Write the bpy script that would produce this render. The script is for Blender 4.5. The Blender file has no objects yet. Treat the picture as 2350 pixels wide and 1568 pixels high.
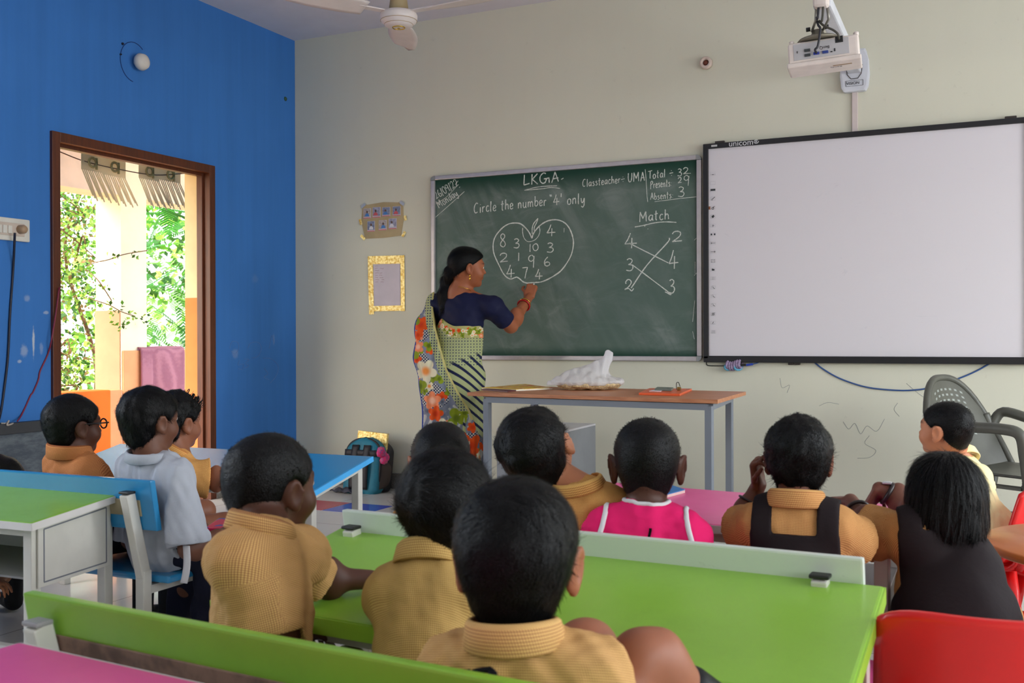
import bpy, bmesh, math, random
import numpy as np
from mathutils import Vector, Matrix
import openvdb

random.seed(7)
RNG = np.random.default_rng(11)
SC = bpy.context.scene
COL = SC.collection
PI = math.pi

# ------------------------------------------------------------------ camera model (level lens at a seated eye height)
FPX, YAW, PIT, ROL, EYE = 2356.5, math.radians(25.249), math.radians(.1704), math.radians(-.1786), 1.018
FW = np.array([-math.sin(YAW)*math.cos(PIT), math.cos(YAW)*math.cos(PIT), -math.sin(PIT)])
_r0 = np.array([math.cos(YAW), math.sin(YAW), 0.0]); _u0 = np.cross(_r0, FW)
RT = math.cos(ROL)*_r0 + math.sin(ROL)*_u0
UP = -math.sin(ROL)*_r0 + math.cos(ROL)*_u0
CAM = np.array([0, 0, EYE])
def ray(x, y): return FW + RT*(x-1175)/FPX - UP*(y-784)/FPX
def atZ(x, y, z): d = ray(x, y); return CAM + d*(z-EYE)/d[2]
def atY(x, y, Y): d = ray(x, y); return CAM + d*Y/d[1]
def atX(x, y, X): d = ray(x, y); return CAM + d*X/d[0]
def atD(x, y, D): return CAM + ray(x, y)*D

def make_camera():
    cd = bpy.data.cameras.new('camera'); c = bpy.data.objects.new('camera', cd); COL.objects.link(c)
    R = Matrix(((RT[0], UP[0], -FW[0]), (RT[1], UP[1], -FW[1]), (RT[2], UP[2], -FW[2])))
    c.matrix_world = Matrix.Translation(Vector(CAM)) @ R.to_4x4()
    cd.sensor_width = 36; cd.lens = FPX/2350*36; cd.clip_start = .05; cd.clip_end = 200
    cd.dof.use_dof = True; cd.dof.focus_distance = 5.0; cd.dof.aperture_fstop = 8
    SC.camera = c

# ------------------------------------------------------------------ materials
def lin(c):
    return tuple((v/255/12.92) if v/255 <= .04045 else ((v/255+.055)/1.055)**2.4 for v in c)
def rgba(c): return (*lin(c), 1)
MATS = {}
class NT:
    def __init__(s, name, rough=.5, spec=.5, metal=0):
        s.m = bpy.data.materials.new(name); s.m.use_nodes = True; s.t = s.m.node_tree; s.n = s.t.nodes
        s.b = s.n['Principled BSDF']; s.b.inputs['Roughness'].default_value = rough
        s.b.inputs['Specular IOR Level'].default_value = spec; s.b.inputs['Metallic'].default_value = metal
    def node(s, ty, **kw):
        n = s.n.new(ty)
        for k, v in kw.items(): setattr(n, k, v)
        return n
    def link(s, a, b): s.t.links.new(a, b)
    def put(s, sock, v):
        if hasattr(v, 'is_linked') or hasattr(v, 'links'): s.link(v, sock)
        elif isinstance(v, (tuple, list)) and sock.type == 'RGBA' and len(v) == 3: sock.default_value = (*v, 1)
        else: sock.default_value = v
    def coord(s, kind='Object'): return s.node('ShaderNodeTexCoord').outputs[kind]
    def mapping(s, v, scale=(1,1,1), rot=(0,0,0), loc=(0,0,0)):
        m = s.node('ShaderNodeMapping'); s.link(v, m.inputs[0]); m.inputs['Scale'].default_value = scale
        m.inputs['Rotation'].default_value = rot; m.inputs['Location'].default_value = loc; return m.outputs[0]
    def noise(s, v, scale=5, detail=4, rough=.55, dist=0):
        n = s.node('ShaderNodeTexNoise'); s.link(v, n.inputs['Vector']); n.inputs['Scale'].default_value = scale
        n.inputs['Detail'].default_value = detail; n.inputs['Roughness'].default_value = rough; n.inputs['Distortion'].default_value = dist
        return n.outputs['Fac']
    def ramp(s, v, lo, hi):
        n = s.node('ShaderNodeMapRange'); s.link(v, n.inputs[0]); n.inputs[1].default_value = lo; n.inputs[2].default_value = hi
        n.interpolation_type = 'SMOOTHSTEP'; return n.outputs[0]
    def math(s, op, a, b=0.0, c=None):
        n = s.node('ShaderNodeMath', operation=op); s.put(n.inputs[0], a); s.put(n.inputs[1], b)
        if c is not None: s.put(n.inputs[2], c)
        return n.outputs[0]
    def mix(s, f, a, b):
        n = s.node('ShaderNodeMix', data_type='RGBA'); s.put(n.inputs[0], f); s.put(n.inputs[6], a); s.put(n.inputs[7], b); return n.outputs[2]
    def bump(s, h, st=.3, dist=.002):
        n = s.node('ShaderNodeBump'); n.inputs['Strength'].default_value = st; n.inputs['Distance'].default_value = dist
        s.link(h, n.inputs['Height']); s.link(n.outputs[0], s.b.inputs['Normal'])
    def col(s, v): s.put(s.b.inputs['Base Color'], v)

def mat(name, c, rough=.5, spec=.5, metal=0, var=.06, vs=6, bump=0, bs=60, coat=0):
    """plain painted / moulded surface with a little procedural mottling"""
    if name in MATS: return MATS[name]
    t = NT(name, rough, spec, metal); L = lin(c); v = t.coord()
    n = t.noise(v, vs, 3)
    t.col(t.mix(t.ramp(n, .3, .7), tuple(x*(1-var) for x in L), tuple(min(1, x*(1+var)) for x in L)))
    if bump: t.bump(t.noise(v, bs, 3), bump)
    if coat: t.b.inputs['Coat Weight'].default_value = coat; t.b.inputs['Coat Roughness'].default_value = .12
    MATS[name] = t.m; return t.m

# ------------------------------------------------------------------ objects
def tag(o, label=None, cat=None, group=None, kind=None):
    if label: o['label'] = label
    if cat: o['category'] = cat
    if group: o['group'] = group
    if kind: o['kind'] = kind
    return o
def empty(name, loc=(0,0,0), label=None, cat=None, group=None, rz=0):
    o = bpy.data.objects.new(name, None); COL.objects.link(o); o.location = Vector(loc); o.rotation_euler = (0, 0, rz)
    o.empty_display_size = .1
    return tag(o, label, cat, group)
def link_mesh(name, me, m=None, parent=None, smooth=False, world=True):
    o = bpy.data.objects.new(name, me); COL.objects.link(o)
    if m is not None:
        for x in (m if isinstance(m, (list, tuple)) else [m]): me.materials.append(x)
    if parent is not None:
        o.parent = parent
        if world: o.matrix_parent_inverse = pinv(parent)
    if smooth: me.shade_smooth()
    return o
def pinv(p):
    M = Matrix.Identity(4)
    while p is not None:
        loc = Matrix.LocRotScale(p.location, p.rotation_euler, p.scale)
        M = p.matrix_parent_inverse @ loc @ M if p.parent is not None else loc @ M
        p = p.parent
    return M.inverted()
def recenter(o, base=None):
    """move the mesh origin to its base centre so a top-level mesh sits where it stands"""
    me = o.data; a = np.empty(len(me.vertices)*3); me.vertices.foreach_get('co', a); a = a.reshape(-1, 3)
    c = np.array([(a[:,0].min()+a[:,0].max())/2, (a[:,1].min()+a[:,1].max())/2, a[:,2].min()]) if base is None else np.array(base)
    me.vertices.foreach_set('co', (a-c).ravel()); o.location = Vector(c); me.update(); return o

class MB:
    """mesh builder: collects simple solids, build() links them as ONE object"""
    def __init__(s): s.bm = bmesh.new(); s.mi = 0
    def _take(s, geom):
        for f in geom:
            f.material_index = s.mi
    def box(s, c, size, rot=None, bev=0, seg=2):
        r = bmesh.ops.create_cube(s.bm, size=1); vs = r['verts']
        M = Matrix.Translation(Vector(c)) @ ((rot.to_4x4() if rot is not None else Matrix.Identity(4))) @ Matrix.Diagonal((*size, 1))
        bmesh.ops.transform(s.bm, matrix=M, verts=vs)
        fs = list({f for v in vs for f in v.link_faces})
        if bev:
            es = list({e for v in vs for e in v.link_edges})
            rr = bmesh.ops.bevel(s.bm, geom=es, offset=bev, segments=seg, affect='EDGES', profile=.6)
            fs = [f for f in set(rr['faces']) | set(x for x in fs if x.is_valid)]
        s._take([f for f in fs if f.is_valid]); return s
    def rbox(s, a, b, bev=0): return s.box([(a[i]+b[i])/2 for i in range(3)], [abs(b[i]-a[i]) for i in range(3)], None, bev)
    def bar(s, a, b, w, h=None, bev=0, up=(0,0,1)):
        """rectangular bar from a to b"""
        a, b = Vector(a), Vector(b); d = b-a; L = d.length; z = d.normalized(); u = Vector(up)
        if abs(z.dot(u)) > .98: u = Vector((0, 1, 0))
        x = u.cross(z).normalized(); y = z.cross(x)
        R = Matrix((x, y, z)).transposed()
        return s.box((a+b)/2, (w, h or w, L), R, bev)
    def tube(s, pts, r, seg=10, caps=True, closed=False):
        pts = [Vector(p) for p in pts]; n = len(pts); rr = r if isinstance(r, (list, tuple)) else [r]*n
        rings = []; prev = None
        for i, p in enumerate(pts):
            t = (pts[(i+1) % n] - pts[i-1]) if closed else (pts[min(i+1, n-1)] - pts[max(i-1, 0)])
            if t.length < 1e-9: t = Vector((0, 0, 1))
            t.normalize()
            if prev is None:
                u = Vector((0, 0, 1)) if abs(t.z) < .9 else Vector((1, 0, 0))
                x = u.cross(t).normalized()
            else:
                x = (prev - t*prev.dot(t)).normalized()
            prev = x; y = t.cross(x)
            rings.append([s.bm.verts.new(p + (x*math.cos(2*PI*k/seg) + y*math.sin(2*PI*k/seg))*rr[i]) for k in range(seg)])
        fs = []
        for i in range(n if closed else n-1):
            A, B = rings[i], rings[(i+1) % n]
            for k in range(seg): fs.append(s.bm.faces.new((A[k], A[(k+1) % seg], B[(k+1) % seg], B[k])))
        if caps and not closed:
            fs.append(s.bm.faces.new(list(reversed(rings[0])))); fs.append(s.bm.faces.new(rings[-1]))
        for f in fs: f.smooth = True
        s._take(fs); return s
    def lathe(s, c, prof, seg=32, axis=None):
        """prof: (r, z) list; axis: 3x3 matrix taking +z to the axis"""
        R = axis or Matrix.Identity(3); c = Vector(c); rings = []
        for r, z in prof:
            rings.append([s.bm.verts.new(c + R @ Vector((r*math.cos(2*PI*k/seg), r*math.sin(2*PI*k/seg), z))) for k in range(seg)])
        fs = []
        for A, B in zip(rings, rings[1:]):
            for k in range(seg): fs.append(s.bm.faces.new((A[k], A[(k+1) % seg], B[(k+1) % seg], B[k])))
        if prof[0][0] > 1e-6: fs.append(s.bm.faces.new(list(reversed(rings[0]))))
        if prof[-1][0] > 1e-6: fs.append(s.bm.faces.new(rings[-1]))
        for f in fs: f.smooth = True
        s._take(fs); return s
    def prism(s, poly, ext, bev=0):
        """closed polygon (3D points) extruded by vector ext"""
        e = Vector(ext); A = [s.bm.verts.new(Vector(p)) for p in poly]; B = [s.bm.verts.new(Vector(p)+e) for p in poly]; n = len(A)
        fs = [s.bm.faces.new(list(reversed(A))), s.bm.faces.new(B)]
        for k in range(n): fs.append(s.bm.faces.new((A[k], A[(k+1) % n], B[(k+1) % n], B[k])))
        if bev:
            es = list({x for f in fs for x in f.edges})
            rr = bmesh.ops.bevel(s.bm, geom=es, offset=bev, segments=2, affect='EDGES', profile=.6)
            fs = [f for f in set(rr['faces']) | {f for f in fs if f.is_valid}]
        s._take([f for f in fs if f.is_valid]); return s
    def grid(s, fn, nu, nv, smooth=True):
        V = [[s.bm.verts.new(Vector(fn(i/nu, j/nv))) for j in range(nv+1)] for i in range(nu+1)]
        fs = [s.bm.faces.new((V[i][j], V[i+1][j], V[i+1][j+1], V[i][j+1])) for i in range(nu) for j in range(nv)]
        for f in fs: f.smooth = smooth
        s._take(fs); return s
    def build(s, name, m=None, parent=None, merge=0, recalc=True, solid=0):
        if merge: bmesh.ops.remove_doubles(s.bm, verts=s.bm.verts, dist=merge)
        if recalc: bmesh.ops.recalc_face_normals(s.bm, faces=s.bm.faces)
        me = bpy.data.meshes.new(name); s.bm.to_mesh(me); s.bm.free()
        o = link_mesh(name, me, m, parent)
        if solid:
            md = o.modifiers.new('thick', 'SOLIDIFY'); md.thickness = solid; md.offset = 0
        return o
def spline(pts, n=8, closed=False):
    """Catmull-Rom through points"""
    P = [np.array(p, float) for p in pts]; N = len(P); out = []
    rng = range(N) if closed else range(N-1)
    for i in rng:
        a, b, c, d = (P[(i-1) % N] if closed or i > 0 else 2*P[0]-P[1]), P[i], P[(i+1) % N], (P[(i+2) % N] if closed or i+2 < N else 2*P[-1]-P[-2])
        for k in range(n):
            t = k/n
            out.append(.5*((2*b) + (c-a)*t + (2*a-5*b+4*c-d)*t*t + (3*b-a-3*c+d)*t**3))
    if not closed: out.append(P[-1])
    return out
def text_mesh(name, body, size, M, m, parent=None, depth=.0006, align='CENTER'):
    cu = bpy.data.curves.new(name, 'FONT'); cu.body = body; cu.size = size; cu.align_x = align; cu.align_y = 'CENTER'; cu.extrude = depth
    o = bpy.data.objects.new(name, cu); COL.objects.link(o)
    me = bpy.data.meshes.new_from_object(o.evaluated_get(bpy.context.evaluated_depsgraph_get()))
    bpy.data.objects.remove(o); me.transform(M)
    return link_mesh(name, me, m, parent)
def basis(x, y, z, o):
    return Matrix(((x[0], y[0], z[0], o[0]), (x[1], y[1], z[1], o[1]), (x[2], y[2], z[2], o[2]), (0, 0, 0, 1)))
YB, XL, XR, YF, HC = 5.976, -4.525, 2.75, -1.35, 3.147
DY0, DY1, DZ = 3.873, 5.125, 2.125          # door frame, outer edges

def wall_material(name, c, scuffs=(), var=.05, plane='XZ', grime=0.0, streak=0.04):
    """distempered plaster: faint brush streaks, low mottling, chalky scuffs with their own outlines"""
    t = NT(name, .82, .25); v = t.coord(); L = lin(c)
    sc = (9, 1, .5) if plane == 'XZ' else (1, 9, .5)
    n = t.noise(t.mapping(v, sc), 1.2, 4); n2 = t.noise(v, 2.2, 5)
    base = t.mix(t.ramp(n, .25, .75), tuple(x*(1-var) for x in L), tuple(min(1, x*(1+var)) for x in L))
    base = t.mix(t.math('MULTIPLY', t.ramp(n2, .45, .75), streak*6), base, tuple(min(1, x*1.12+.01) for x in L))
    if grime:
        g = t.math('MULTIPLY', t.ramp(t.noise(v, 16, 6, .75), .62, .74), grime)
        base = t.mix(g, base, tuple(x*.62 for x in L))
    sep = t.node('ShaderNodeSeparateXYZ'); t.link(v, sep.inputs[0])
    wn = t.noise(v, 26, 5, .7)
    for a, z, ra, rz, s in scuffs:
        da = t.math('DIVIDE', t.math('SUBTRACT', sep.outputs[0 if plane == 'XZ' else 1], a), ra)
        dz = t.math('DIVIDE', t.math('SUBTRACT', sep.outputs[2], z), rz)
        r = t.math('SQRT', t.math('ADD', t.math('MULTIPLY', da, da), t.math('MULTIPLY', dz, dz)))
        k = t.math('MULTIPLY', t.ramp(t.math('ADD', r, t.math('MULTIPLY', wn, .9)), 1.25, .75), s)
        base = t.mix(k, base, (.62, .66, .68))
    t.col(base); t.bump(t.noise(v, 40, 5), .12, .004)
    return t.m

def room():
    def pY(x, y): p = atX(x, y, XL); return p[1], p[2]
    sc = []
    for x, y, ra, rz, s in [(77, 785, .012, .13, .8), (55, 805, .035, .05, .35), (105, 718, .03, .015, .45), (62, 685, .03, .03, .3), (95, 800, .02, .05, .25), (45, 830, .02, .015, .5),
                            (540, 812, .05, .05, .16), (628, 780, .02, .07, .12), (585, 640, .05, .05, .06)]:
        a, z = pY(x, y); sc.append((a, z, ra, rz, s))
    mblue = wall_material('blue_wall_paint', (62, 122, 196), sc, .06, 'YZ', .12, .05)
    mback = wall_material('pale_wall_paint', (216, 214, 196), [], .006, 'XZ', .22, .02)
    mceil = mat('ceiling_white', (216, 214, 222), .9, .2, var=.02)
    mwhite = wall_material('cream_side_wall_paint', (222, 220, 208), (), .03, 'YZ', .1)
    # floor -- pale vitrified tiles with thin joints
    t = NT('pale_floor_tiles', .16, .5); v = t.coord()
    br = t.node('ShaderNodeTexBrick'); br.offset = 0; t.link(t.mapping(v, (1, 1, 1), (0, 0, 0), (.105, .12, 0)), br.inputs['Vector'])
    br.inputs['Scale'].default_value = 1; br.inputs['Brick Width'].default_value = .6; br.inputs['Row Height'].default_value = .6
    br.inputs['Mortar Size'].default_value = .003; br.inputs['Mortar Smooth'].default_value = .3
    br.inputs['Color1'].default_value = rgba((206, 203, 199)); br.inputs['Color2'].default_value = rgba((212, 209, 203)); br.inputs['Mortar'].default_value = rgba((140, 134, 126))
    d = t.ramp(t.noise(v, 3.5, 6, .65), .4, .75)
    t.col(t.mix(t.math('MULTIPLY', d, .25), br.outputs['Color'], lin((172, 162, 150))))
    t.put(t.b.inputs['Roughness'], t.math('ADD', t.math('MULTIPLY', t.noise(v, 7, 4), .22), .1))
    mfloor = t.m
    E = .25
    fl = MB().rbox((XL-.2, YF-.2, -.12), (XR+.2, YB+.2, 0)).build('floor', mfloor); tag(fl, kind='structure')
    for c, x0, y0, nm in [((185, 70, 84), -3.93, 5.03, 'r'), ((70, 92, 190), -3.62, 5.03, 'b'), ((78, 98, 180), -3.05, 1.75, 'b'), ((196, 110, 92), -3.36, 1.75, 'o'), ((186, 80, 90), -2.1, 3.6, 'r'), ((70, 92, 190), -1.8, 3.6, 'b')]:
        o = MB().rbox((x0, y0, -.004), (x0+.3, y0+.3, .0015)).build('coloured_tile', mat('tile_'+nm, c, .22, .5, var=.05), fl); tag(o, kind='structure')
    wb_marks = [[(1935, 968), (1948, 985), (1962, 972), (1975, 996), (1990, 978), (2012, 990), (2030, 962)], [(1880, 932), (1900, 924), (1925, 928)], [(1995, 1000), (1985, 1018), (2010, 1034), (1996, 1050), (1968, 1052)], [(1790, 868), (1795, 890), (1812, 884), (1806, 902)], [(2080, 880), (2110, 905), (2150, 930), (2190, 948)], [(2060, 925), (2052, 940), (2064, 956)]]
    ce = MB().rbox((XL-.2, YF-.2, HC), (XR+.2, YB+.2, HC+.15)).build('ceiling', mceil); tag(ce, kind='structure')
    wb = MB().rbox((XL-.2, YB, -.1), (XR+.2, YB+.2, HC)).build('wall_back', mback); tag(wb, kind='structure')
    m = MB()
    for s_ in wb_marks: m.tube(spline([atY(*q_, YB-.0006) for q_ in s_], 6), .0010, 4)
    tag(m.build('pencil_scribble', mat('pencil_grey', (150, 152, 152), .9, .1), wb), kind='structure')
    # left wall with the doorway
    m = MB(); m.rbox((XL-.2, YF-.2, -.1), (XL, .1, HC)); m.rbox((XL-.2, 1.7, -.1), (XL, DY0+.03, HC)); m.rbox((XL-.2, .1, -.1), (XL, 1.7, .95)); m.rbox((XL-.2, .1, 2.35), (XL, 1.7, HC)); m.rbox((XL-.2, DY1-.03, -.1), (XL, YB, HC)); m.rbox((XL-.2, DY0+.03, DZ-.03), (XL, DY1-.03, HC))
    wl = m.build('wall_left', mblue); tag(wl, kind='structure')
    # right wall and rear wall with the windows that light the room
    RW = [(-.6, .9), (1.7, 3.1), (3.75, 5.2)]; z0, z1 = .95, 2.35
    m = MB(); y = YF-.2
    for a, b in RW:
        m.rbox((XR, y, -.1), (XR+.2, a, HC)); m.rbox((XR, a, -.1), (XR+.2, b, z0)); m.rbox((XR, a, z1), (XR+.2, b, HC)); y = b
    m.rbox((XR, y, -.1), (XR+.2, YB, HC)); tag(m.build('wall_right', mwhite), kind='structure')
    tag(MB().rbox((XL-.2, YF-.2, -.1), (XR, YF, HC)).build('wall_front', mwhite), kind='structure')
    mfr = mat('window_grey_paint', (150, 150, 150), .5)
    k = 1
    for a, b in RW:
        m = MB()
        for yy in (a+.02, (a+b)/2, b-.02): m.rbox((XR+.08, yy-.02, z0), (XR+.12, yy+.02, z1))
        for zz in (z0+.02, z1-.02): m.rbox((XR+.08, a, zz-.02), (XR+.12, b, zz+.02))
        for zz in np.linspace(z0+.2, z1-.2, 6): m.tube([(XR+.1, a, zz), (XR+.1, b, zz)], .005, 6)
        tag(m.build('window_%d' % k, mfr), kind='structure'); k += 1
    m = MB()
    for yy in (.12, .9, 1.68): m.rbox((XL-.12, yy-.02, z0), (XL-.08, yy+.02, z1))
    for zz in (z0+.02, z1-.02): m.rbox((XL-.12, .1, zz-.02), (XL-.08, 1.7, zz+.02))
    tag(m.build('window_%d' % k, mfr), kind='structure')
    # baseboards: speckled granite
    t = NT('speckled_granite', .35); v = t.coord(); t.col(t.mix(t.ramp(t.noise(v, 260, 2), .4, .62), lin((88, 86, 84)), lin((156, 150, 142)))); mg = t.m
    tag(MB().rbox((XL, YB-.018, 0), (XR, YB, .105), .003).build('baseboard_back', mg), kind='structure')
    m = MB(); m.rbox((XL, YF, 0), (XL+.018, DY0, .105), .003); m.rbox((XL, DY1, 0), (XL+.018, YB-.02, .105), .003); tag(m.build('baseboard_left', mg), kind='structure')
    # door frame (brown steel / wood section with rebate)
    t = NT('brown_door_frame', .42); v = t.coord(); t.col(t.mix(t.ramp(t.noise(t.mapping(v, (12, 12, 1)), 6, 4), .3, .7), lin((78, 34, 12)), lin((98, 46, 18)))); mdf = t.m
    m = MB(); w = .052
    def ring(y0, y1, zt, ww, xa, xb):
        m.rbox((xa, y0, 0), (xb, y0+ww, zt), .003); m.rbox((xa, y1-ww, 0), (xb, y1, zt), .003); m.rbox((xa, y0+ww-.001, zt-ww), (xb, y1-ww+.001, zt), .003)
    ring(DY0, DY1, DZ, w, XL-.03, XL+.018)
    ring(DY0+.03, DY1-.03, DZ-.03, w-.012, XL-.075, XL-.03)
    d = m.build('door_1', mdf); tag(d, kind='structure')
    # low grey chalk panel with its dark ledge under the switch
    a, b = 1.9, DY0-.02
    o = empty('wall_slate', (XL+.01, (a+b)/2, 0), 'low grey slate panel with dark ledge on the blue wall before the doorway', 'chalkboard')
    t = NT('grey_slate', .75); v = t.coord(); t.col(t.mix(t.ramp(t.noise(t.mapping(v, (1, 3, 9)), 3, 6, .7), .35, .75), lin((74, 82, 92)), lin((112, 120, 126)))); msl = t.m
    MB().rbox((XL, a, .12), (XL+.012, b, .545)).build('panel', msl, o)
    MB().rbox((XL, a, .545), (XL+.05, b, .60), .004).build('ledge', mat('dark_ledge', (52, 54, 58), .5), o)
    # chalk scribbles low on the blue wall
    P = lambda x, y: atX(x, y, XL+.0015)
    sets = [[(527, 800), (532, 785), (545, 786), (548, 800), (540, 812), (530, 806)], [(550, 826), (546, 838), (558, 836), (556, 848), (547, 846)], [(560, 824), (572, 826), (563, 834), (571, 840), (560, 846)],
            [(568, 800), (575, 788), (592, 786), (600, 800), (592, 818), (578, 822)], [(603, 822), (622, 824), (638, 840), (634, 862), (620, 880)], [(606, 845), (615, 858), (606, 866), (618, 872)], [(618, 800), (624, 770), (630, 790)]]
    m = MB()
    for s_ in sets: m.tube(spline([P(*q) for q in s_], 6), .0011, 5)
    tag(m.build('chalk_scribble', mat('faint_chalk', (116, 146, 200), .9, .1), wl), kind='structure')
    outside()

def leafcloud(name, parent, m, centers, n, size, spread, fr, seed, droop=.3):
    """foliage: many small bent leaf blades scattered through clumps"""
    r = np.random.default_rng(seed); V = []; Fc = []; mi = []
    C = np.array(centers); idx = r.integers(0, len(C), n)
    P = C[idx, :3] + r.normal(size=(n, 3))*C[idx, 3:4]*spread
    D = r.normal(size=(n, 3)); D[:, 2] -= droop; D /= np.linalg.norm(D, axis=1)[:, None]
    U = r.normal(size=(n, 3)); S = np.cross(D, U); S /= np.linalg.norm(S, axis=1)[:, None]; N = np.cross(S, D)
    L = size*(.6+.8*r.random(n))[:, None]; w = L*.32
    V = np.stack([P, P+D*L*.5+S*w+N*L*.06, P+D*L*.5-S*w+N*L*.06, P+D*L-N*L*.1], 1).reshape(-1, 3)
    i = np.arange(n)[:, None]*4
    F = np.concatenate([i+np.array([[0, 1, 2]]), i+np.array([[1, 3, 2]])], 0)
    me = bpy.data.meshes.new(name); me.from_pydata(V.tolist(), [], F.tolist()); me.update()
    mi = np.tile(r.integers(0, len(m), n), 2); o = link_mesh(name, me, m, parent); me.polygons.foreach_set('material_index', mi.astype(np.int32)); return o

def leafmat(name, c):
    t = NT(name, .45, .4); L = lin(c); v = t.coord(); n = t.noise(v, 3, 2)
    k = t.mix(t.ramp(n, .3, .7), tuple(x*.7 for x in L), L); t.col(k)
    tr = t.node('ShaderNodeBsdfTranslucent'); t.link(k, tr.inputs[0]); mx = t.node('ShaderNodeMixShader'); mx.inputs[0].default_value = .4
    t.link(t.b.outputs[0], mx.inputs[1]); t.link(tr.outputs[0], mx.inputs[2]); t.link(mx.outputs[0], t.n['Material Output'].inputs[0]); return t.m

def outside():
    cream = mat('veranda_cream', (244, 232, 204), .85, .2, var=.03); orange = mat('veranda_orange', (228, 116, 38), .8, .25, var=.06, bump=.15)
    peach = mat('veranda_peach', (230, 166, 118), .8, .25, var=.05, bump=.2); pink = mat('veranda_beam_pink', (240, 216, 196), .85, .2)
    tag(MB().rbox((-6.7, 2.5, -.12), (XL-.2, 9.5, -.01)).build('floor_veranda', mat('veranda_floor', (222, 176, 120), .5)), kind='structure')
    tag(MB().rbox((-60, -40, -.5), (-6.7, 60, -.35)).build('ground', mat('outside_ground', (150, 140, 100), .95, var=.3, vs=.6)), kind='structure')
    # pillar: cream above, peach dado on its side face
    o = empty('pillar', (-6.437, 6.2, 0)); tag(o, kind='structure')
    MB().rbox((-6.574, 6.068, 0), (-6.3, 6.338, 2.7)).build('shaft', cream, o)
    MB().rbox((-6.58, 6.06, 0), (-6.31, 6.09, 1.25)).build('dado', mat('pillar_dado', (202, 146, 114), .8, .25, var=.05, bump=.2), o)
    tag(MB().rbox((-6.57, 6.075, 0), (-6.285, 9.2, .93), .008).build('parapet', peach), kind='structure')
    tag(MB().rbox((-6.5, 2.6, 0), (-6.27, 5.93, .625), .01).build('parapet.001', orange), kind='structure')
    tag(MB().rbox((-6.56, 5.93, 0), (-6.3, 6.07, .62), .008).build('parapet.002', peach), kind='structure')
    tag(MB().rbox((-6.57, 2.5, 2.17), (-6.31, 9.4, 2.7)).build('beam', pink), kind='structure')
    tag(MB().rbox((-7.0, 2.4, 2.7), (XL-.2, 9.5, 2.85)).build('roof_veranda', mat('veranda_soffit', (240, 226, 205), .9)), kind='structure')
    # painted plaster lining of the door reveal: cream above an orange dado
    o = empty('trim_1', (-4.66, 5.09, 0)); tag(o, kind='structure'); cr, og = mat('reveal_cream', (236, 216, 174), .85), mat('reveal_orange', (226, 140, 74), .8)
    MB().rbox((XL-.203, DY1-.037, 1.285), (XL-.076, DY1-.029, DZ-.03)).build('upper_lining', cr, o); MB().rbox((XL-.203, DY1-.037, 0), (XL-.076, DY1-.029, 1.285)).build('lower_lining', og, o)
    MB().rbox((XL-.203, DY0+.03, DZ-.037), (XL-.076, DY1-.037, DZ-.029)).build('head_lining', cr, o); MB().rbox((XL-.203, DY0+.029, 0), (XL-.076, DY0+.036, DZ-.037)).build('side_lining', cr, o)
    # mauve towel over the parapet
    t = NT('mauve_towel', .95, .1); v = t.coord(); w = t.node('ShaderNodeTexWave'); w.inputs['Scale'].default_value = 28; w.inputs['Distortion'].default_value = 1.5; t.link(t.mapping(v, (1, 1, 1.4)), w.inputs[0])
    t.col(t.mix(w.outputs['Fac'], lin((150, 100, 118)), lin((172, 120, 136)))); t.bump(w.outputs['Fac'], .5, .004)
    Y0, Y1 = atX(322, 805, -6.27)[1], atX(421, 805, -6.27)[1]
    prof = [(-6.62, .45), (-6.615, .7), (-6.61, .9), (-6.6, .945), (-6.57, .955), (-6.43, .957), (-6.3, .955), (-6.268, .942), (-6.262, .9), (-6.258, .7), (-6.262, .5), (-6.255, .36)]
    def fn(u, w_):
        i = u*(len(prof)-1); k = min(int(i), len(prof)-2); f = i-k
        x = prof[k][0]*(1-f)+prof[k+1][0]*f; z = prof[k][1]*(1-f)+prof[k+1][1]*f
        yy = Y0+(Y1-Y0)*w_; x = max(x, -6.294) if yy < 6.352 else x
        return (x+.006*math.sin(w_*9+z*4)*(yy > 6.36), yy, z-.004*math.sin(w_*PI)*1)
    o = MB().grid(fn, 44, 30).build('towel', t.m, None, solid=.012); tag(o, 'mauve pink towel draped over the parapet outside the doorway', 'towel'); recenter(o)
    # trees
    g = [leafmat('leaf_mid', (92, 150, 44)), leafmat('leaf_light', (160, 200, 84)), leafmat('leaf_dark', (52, 92, 32)), leafmat('leaf_brown', (150, 122, 74))]
    bark = mat('bark', (112, 84, 58), .9, var=.3, vs=12, bump=.6, bs=20)
    def tree(label, base, branches, centers, n, size, spread, mats, seed, droop=.3):
        o = empty('tree', base, label, 'tree', 'trees beyond the veranda')
        m = MB()
        for pts, r0 in branches:
            s = spline(pts, 6); m.tube(s, [r0*(1-.75*i/(len(s)-1)) for i in range(len(s))], 7)
        m.build('trunk', bark, o)
        leafcloud('foliage', o, mats, centers, n, size, spread, 0, seed, droop); return o
    r = np.random.default_rng(5)
    cs = [];   # creeper covered bush left of the pillar
    for k in range(150):
        z = r.uniform(.1, 3.2); cs.append((-8.0+r.normal()*.25, r.uniform(5.7, 7.15), z, .18))
    br = [([(-8, 6.8, -.4), (-8.05, 6.9, .6), (-7.9, 6.7, 1.6), (-8.1, 6.9, 2.8)], .03), ([(-8, 7.1, -.4), (-7.9, 7.3, .7), (-8.1, 7.1, 1.9), (-7.9, 7.4, 2.9)], .028)]
    for k in range(16):
        z = r.uniform(.3, 2.4); y = r.uniform(6.2, 7.4); br.append(([(-7.9, y, z), (-7.75, y+r.uniform(-.3, .3), z+.2), (-7.7, y+r.uniform(-.6, .6), z+r.uniform(-.1, .5))], .014))
    tree('creeper covered bush with small leaves outside the doorway, before the cream pillar', (-8, 6.9, -.4), br, cs, 16000, .045, .75, [g[0], g[1], g[1], g[2], g[3]], 21)
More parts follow.
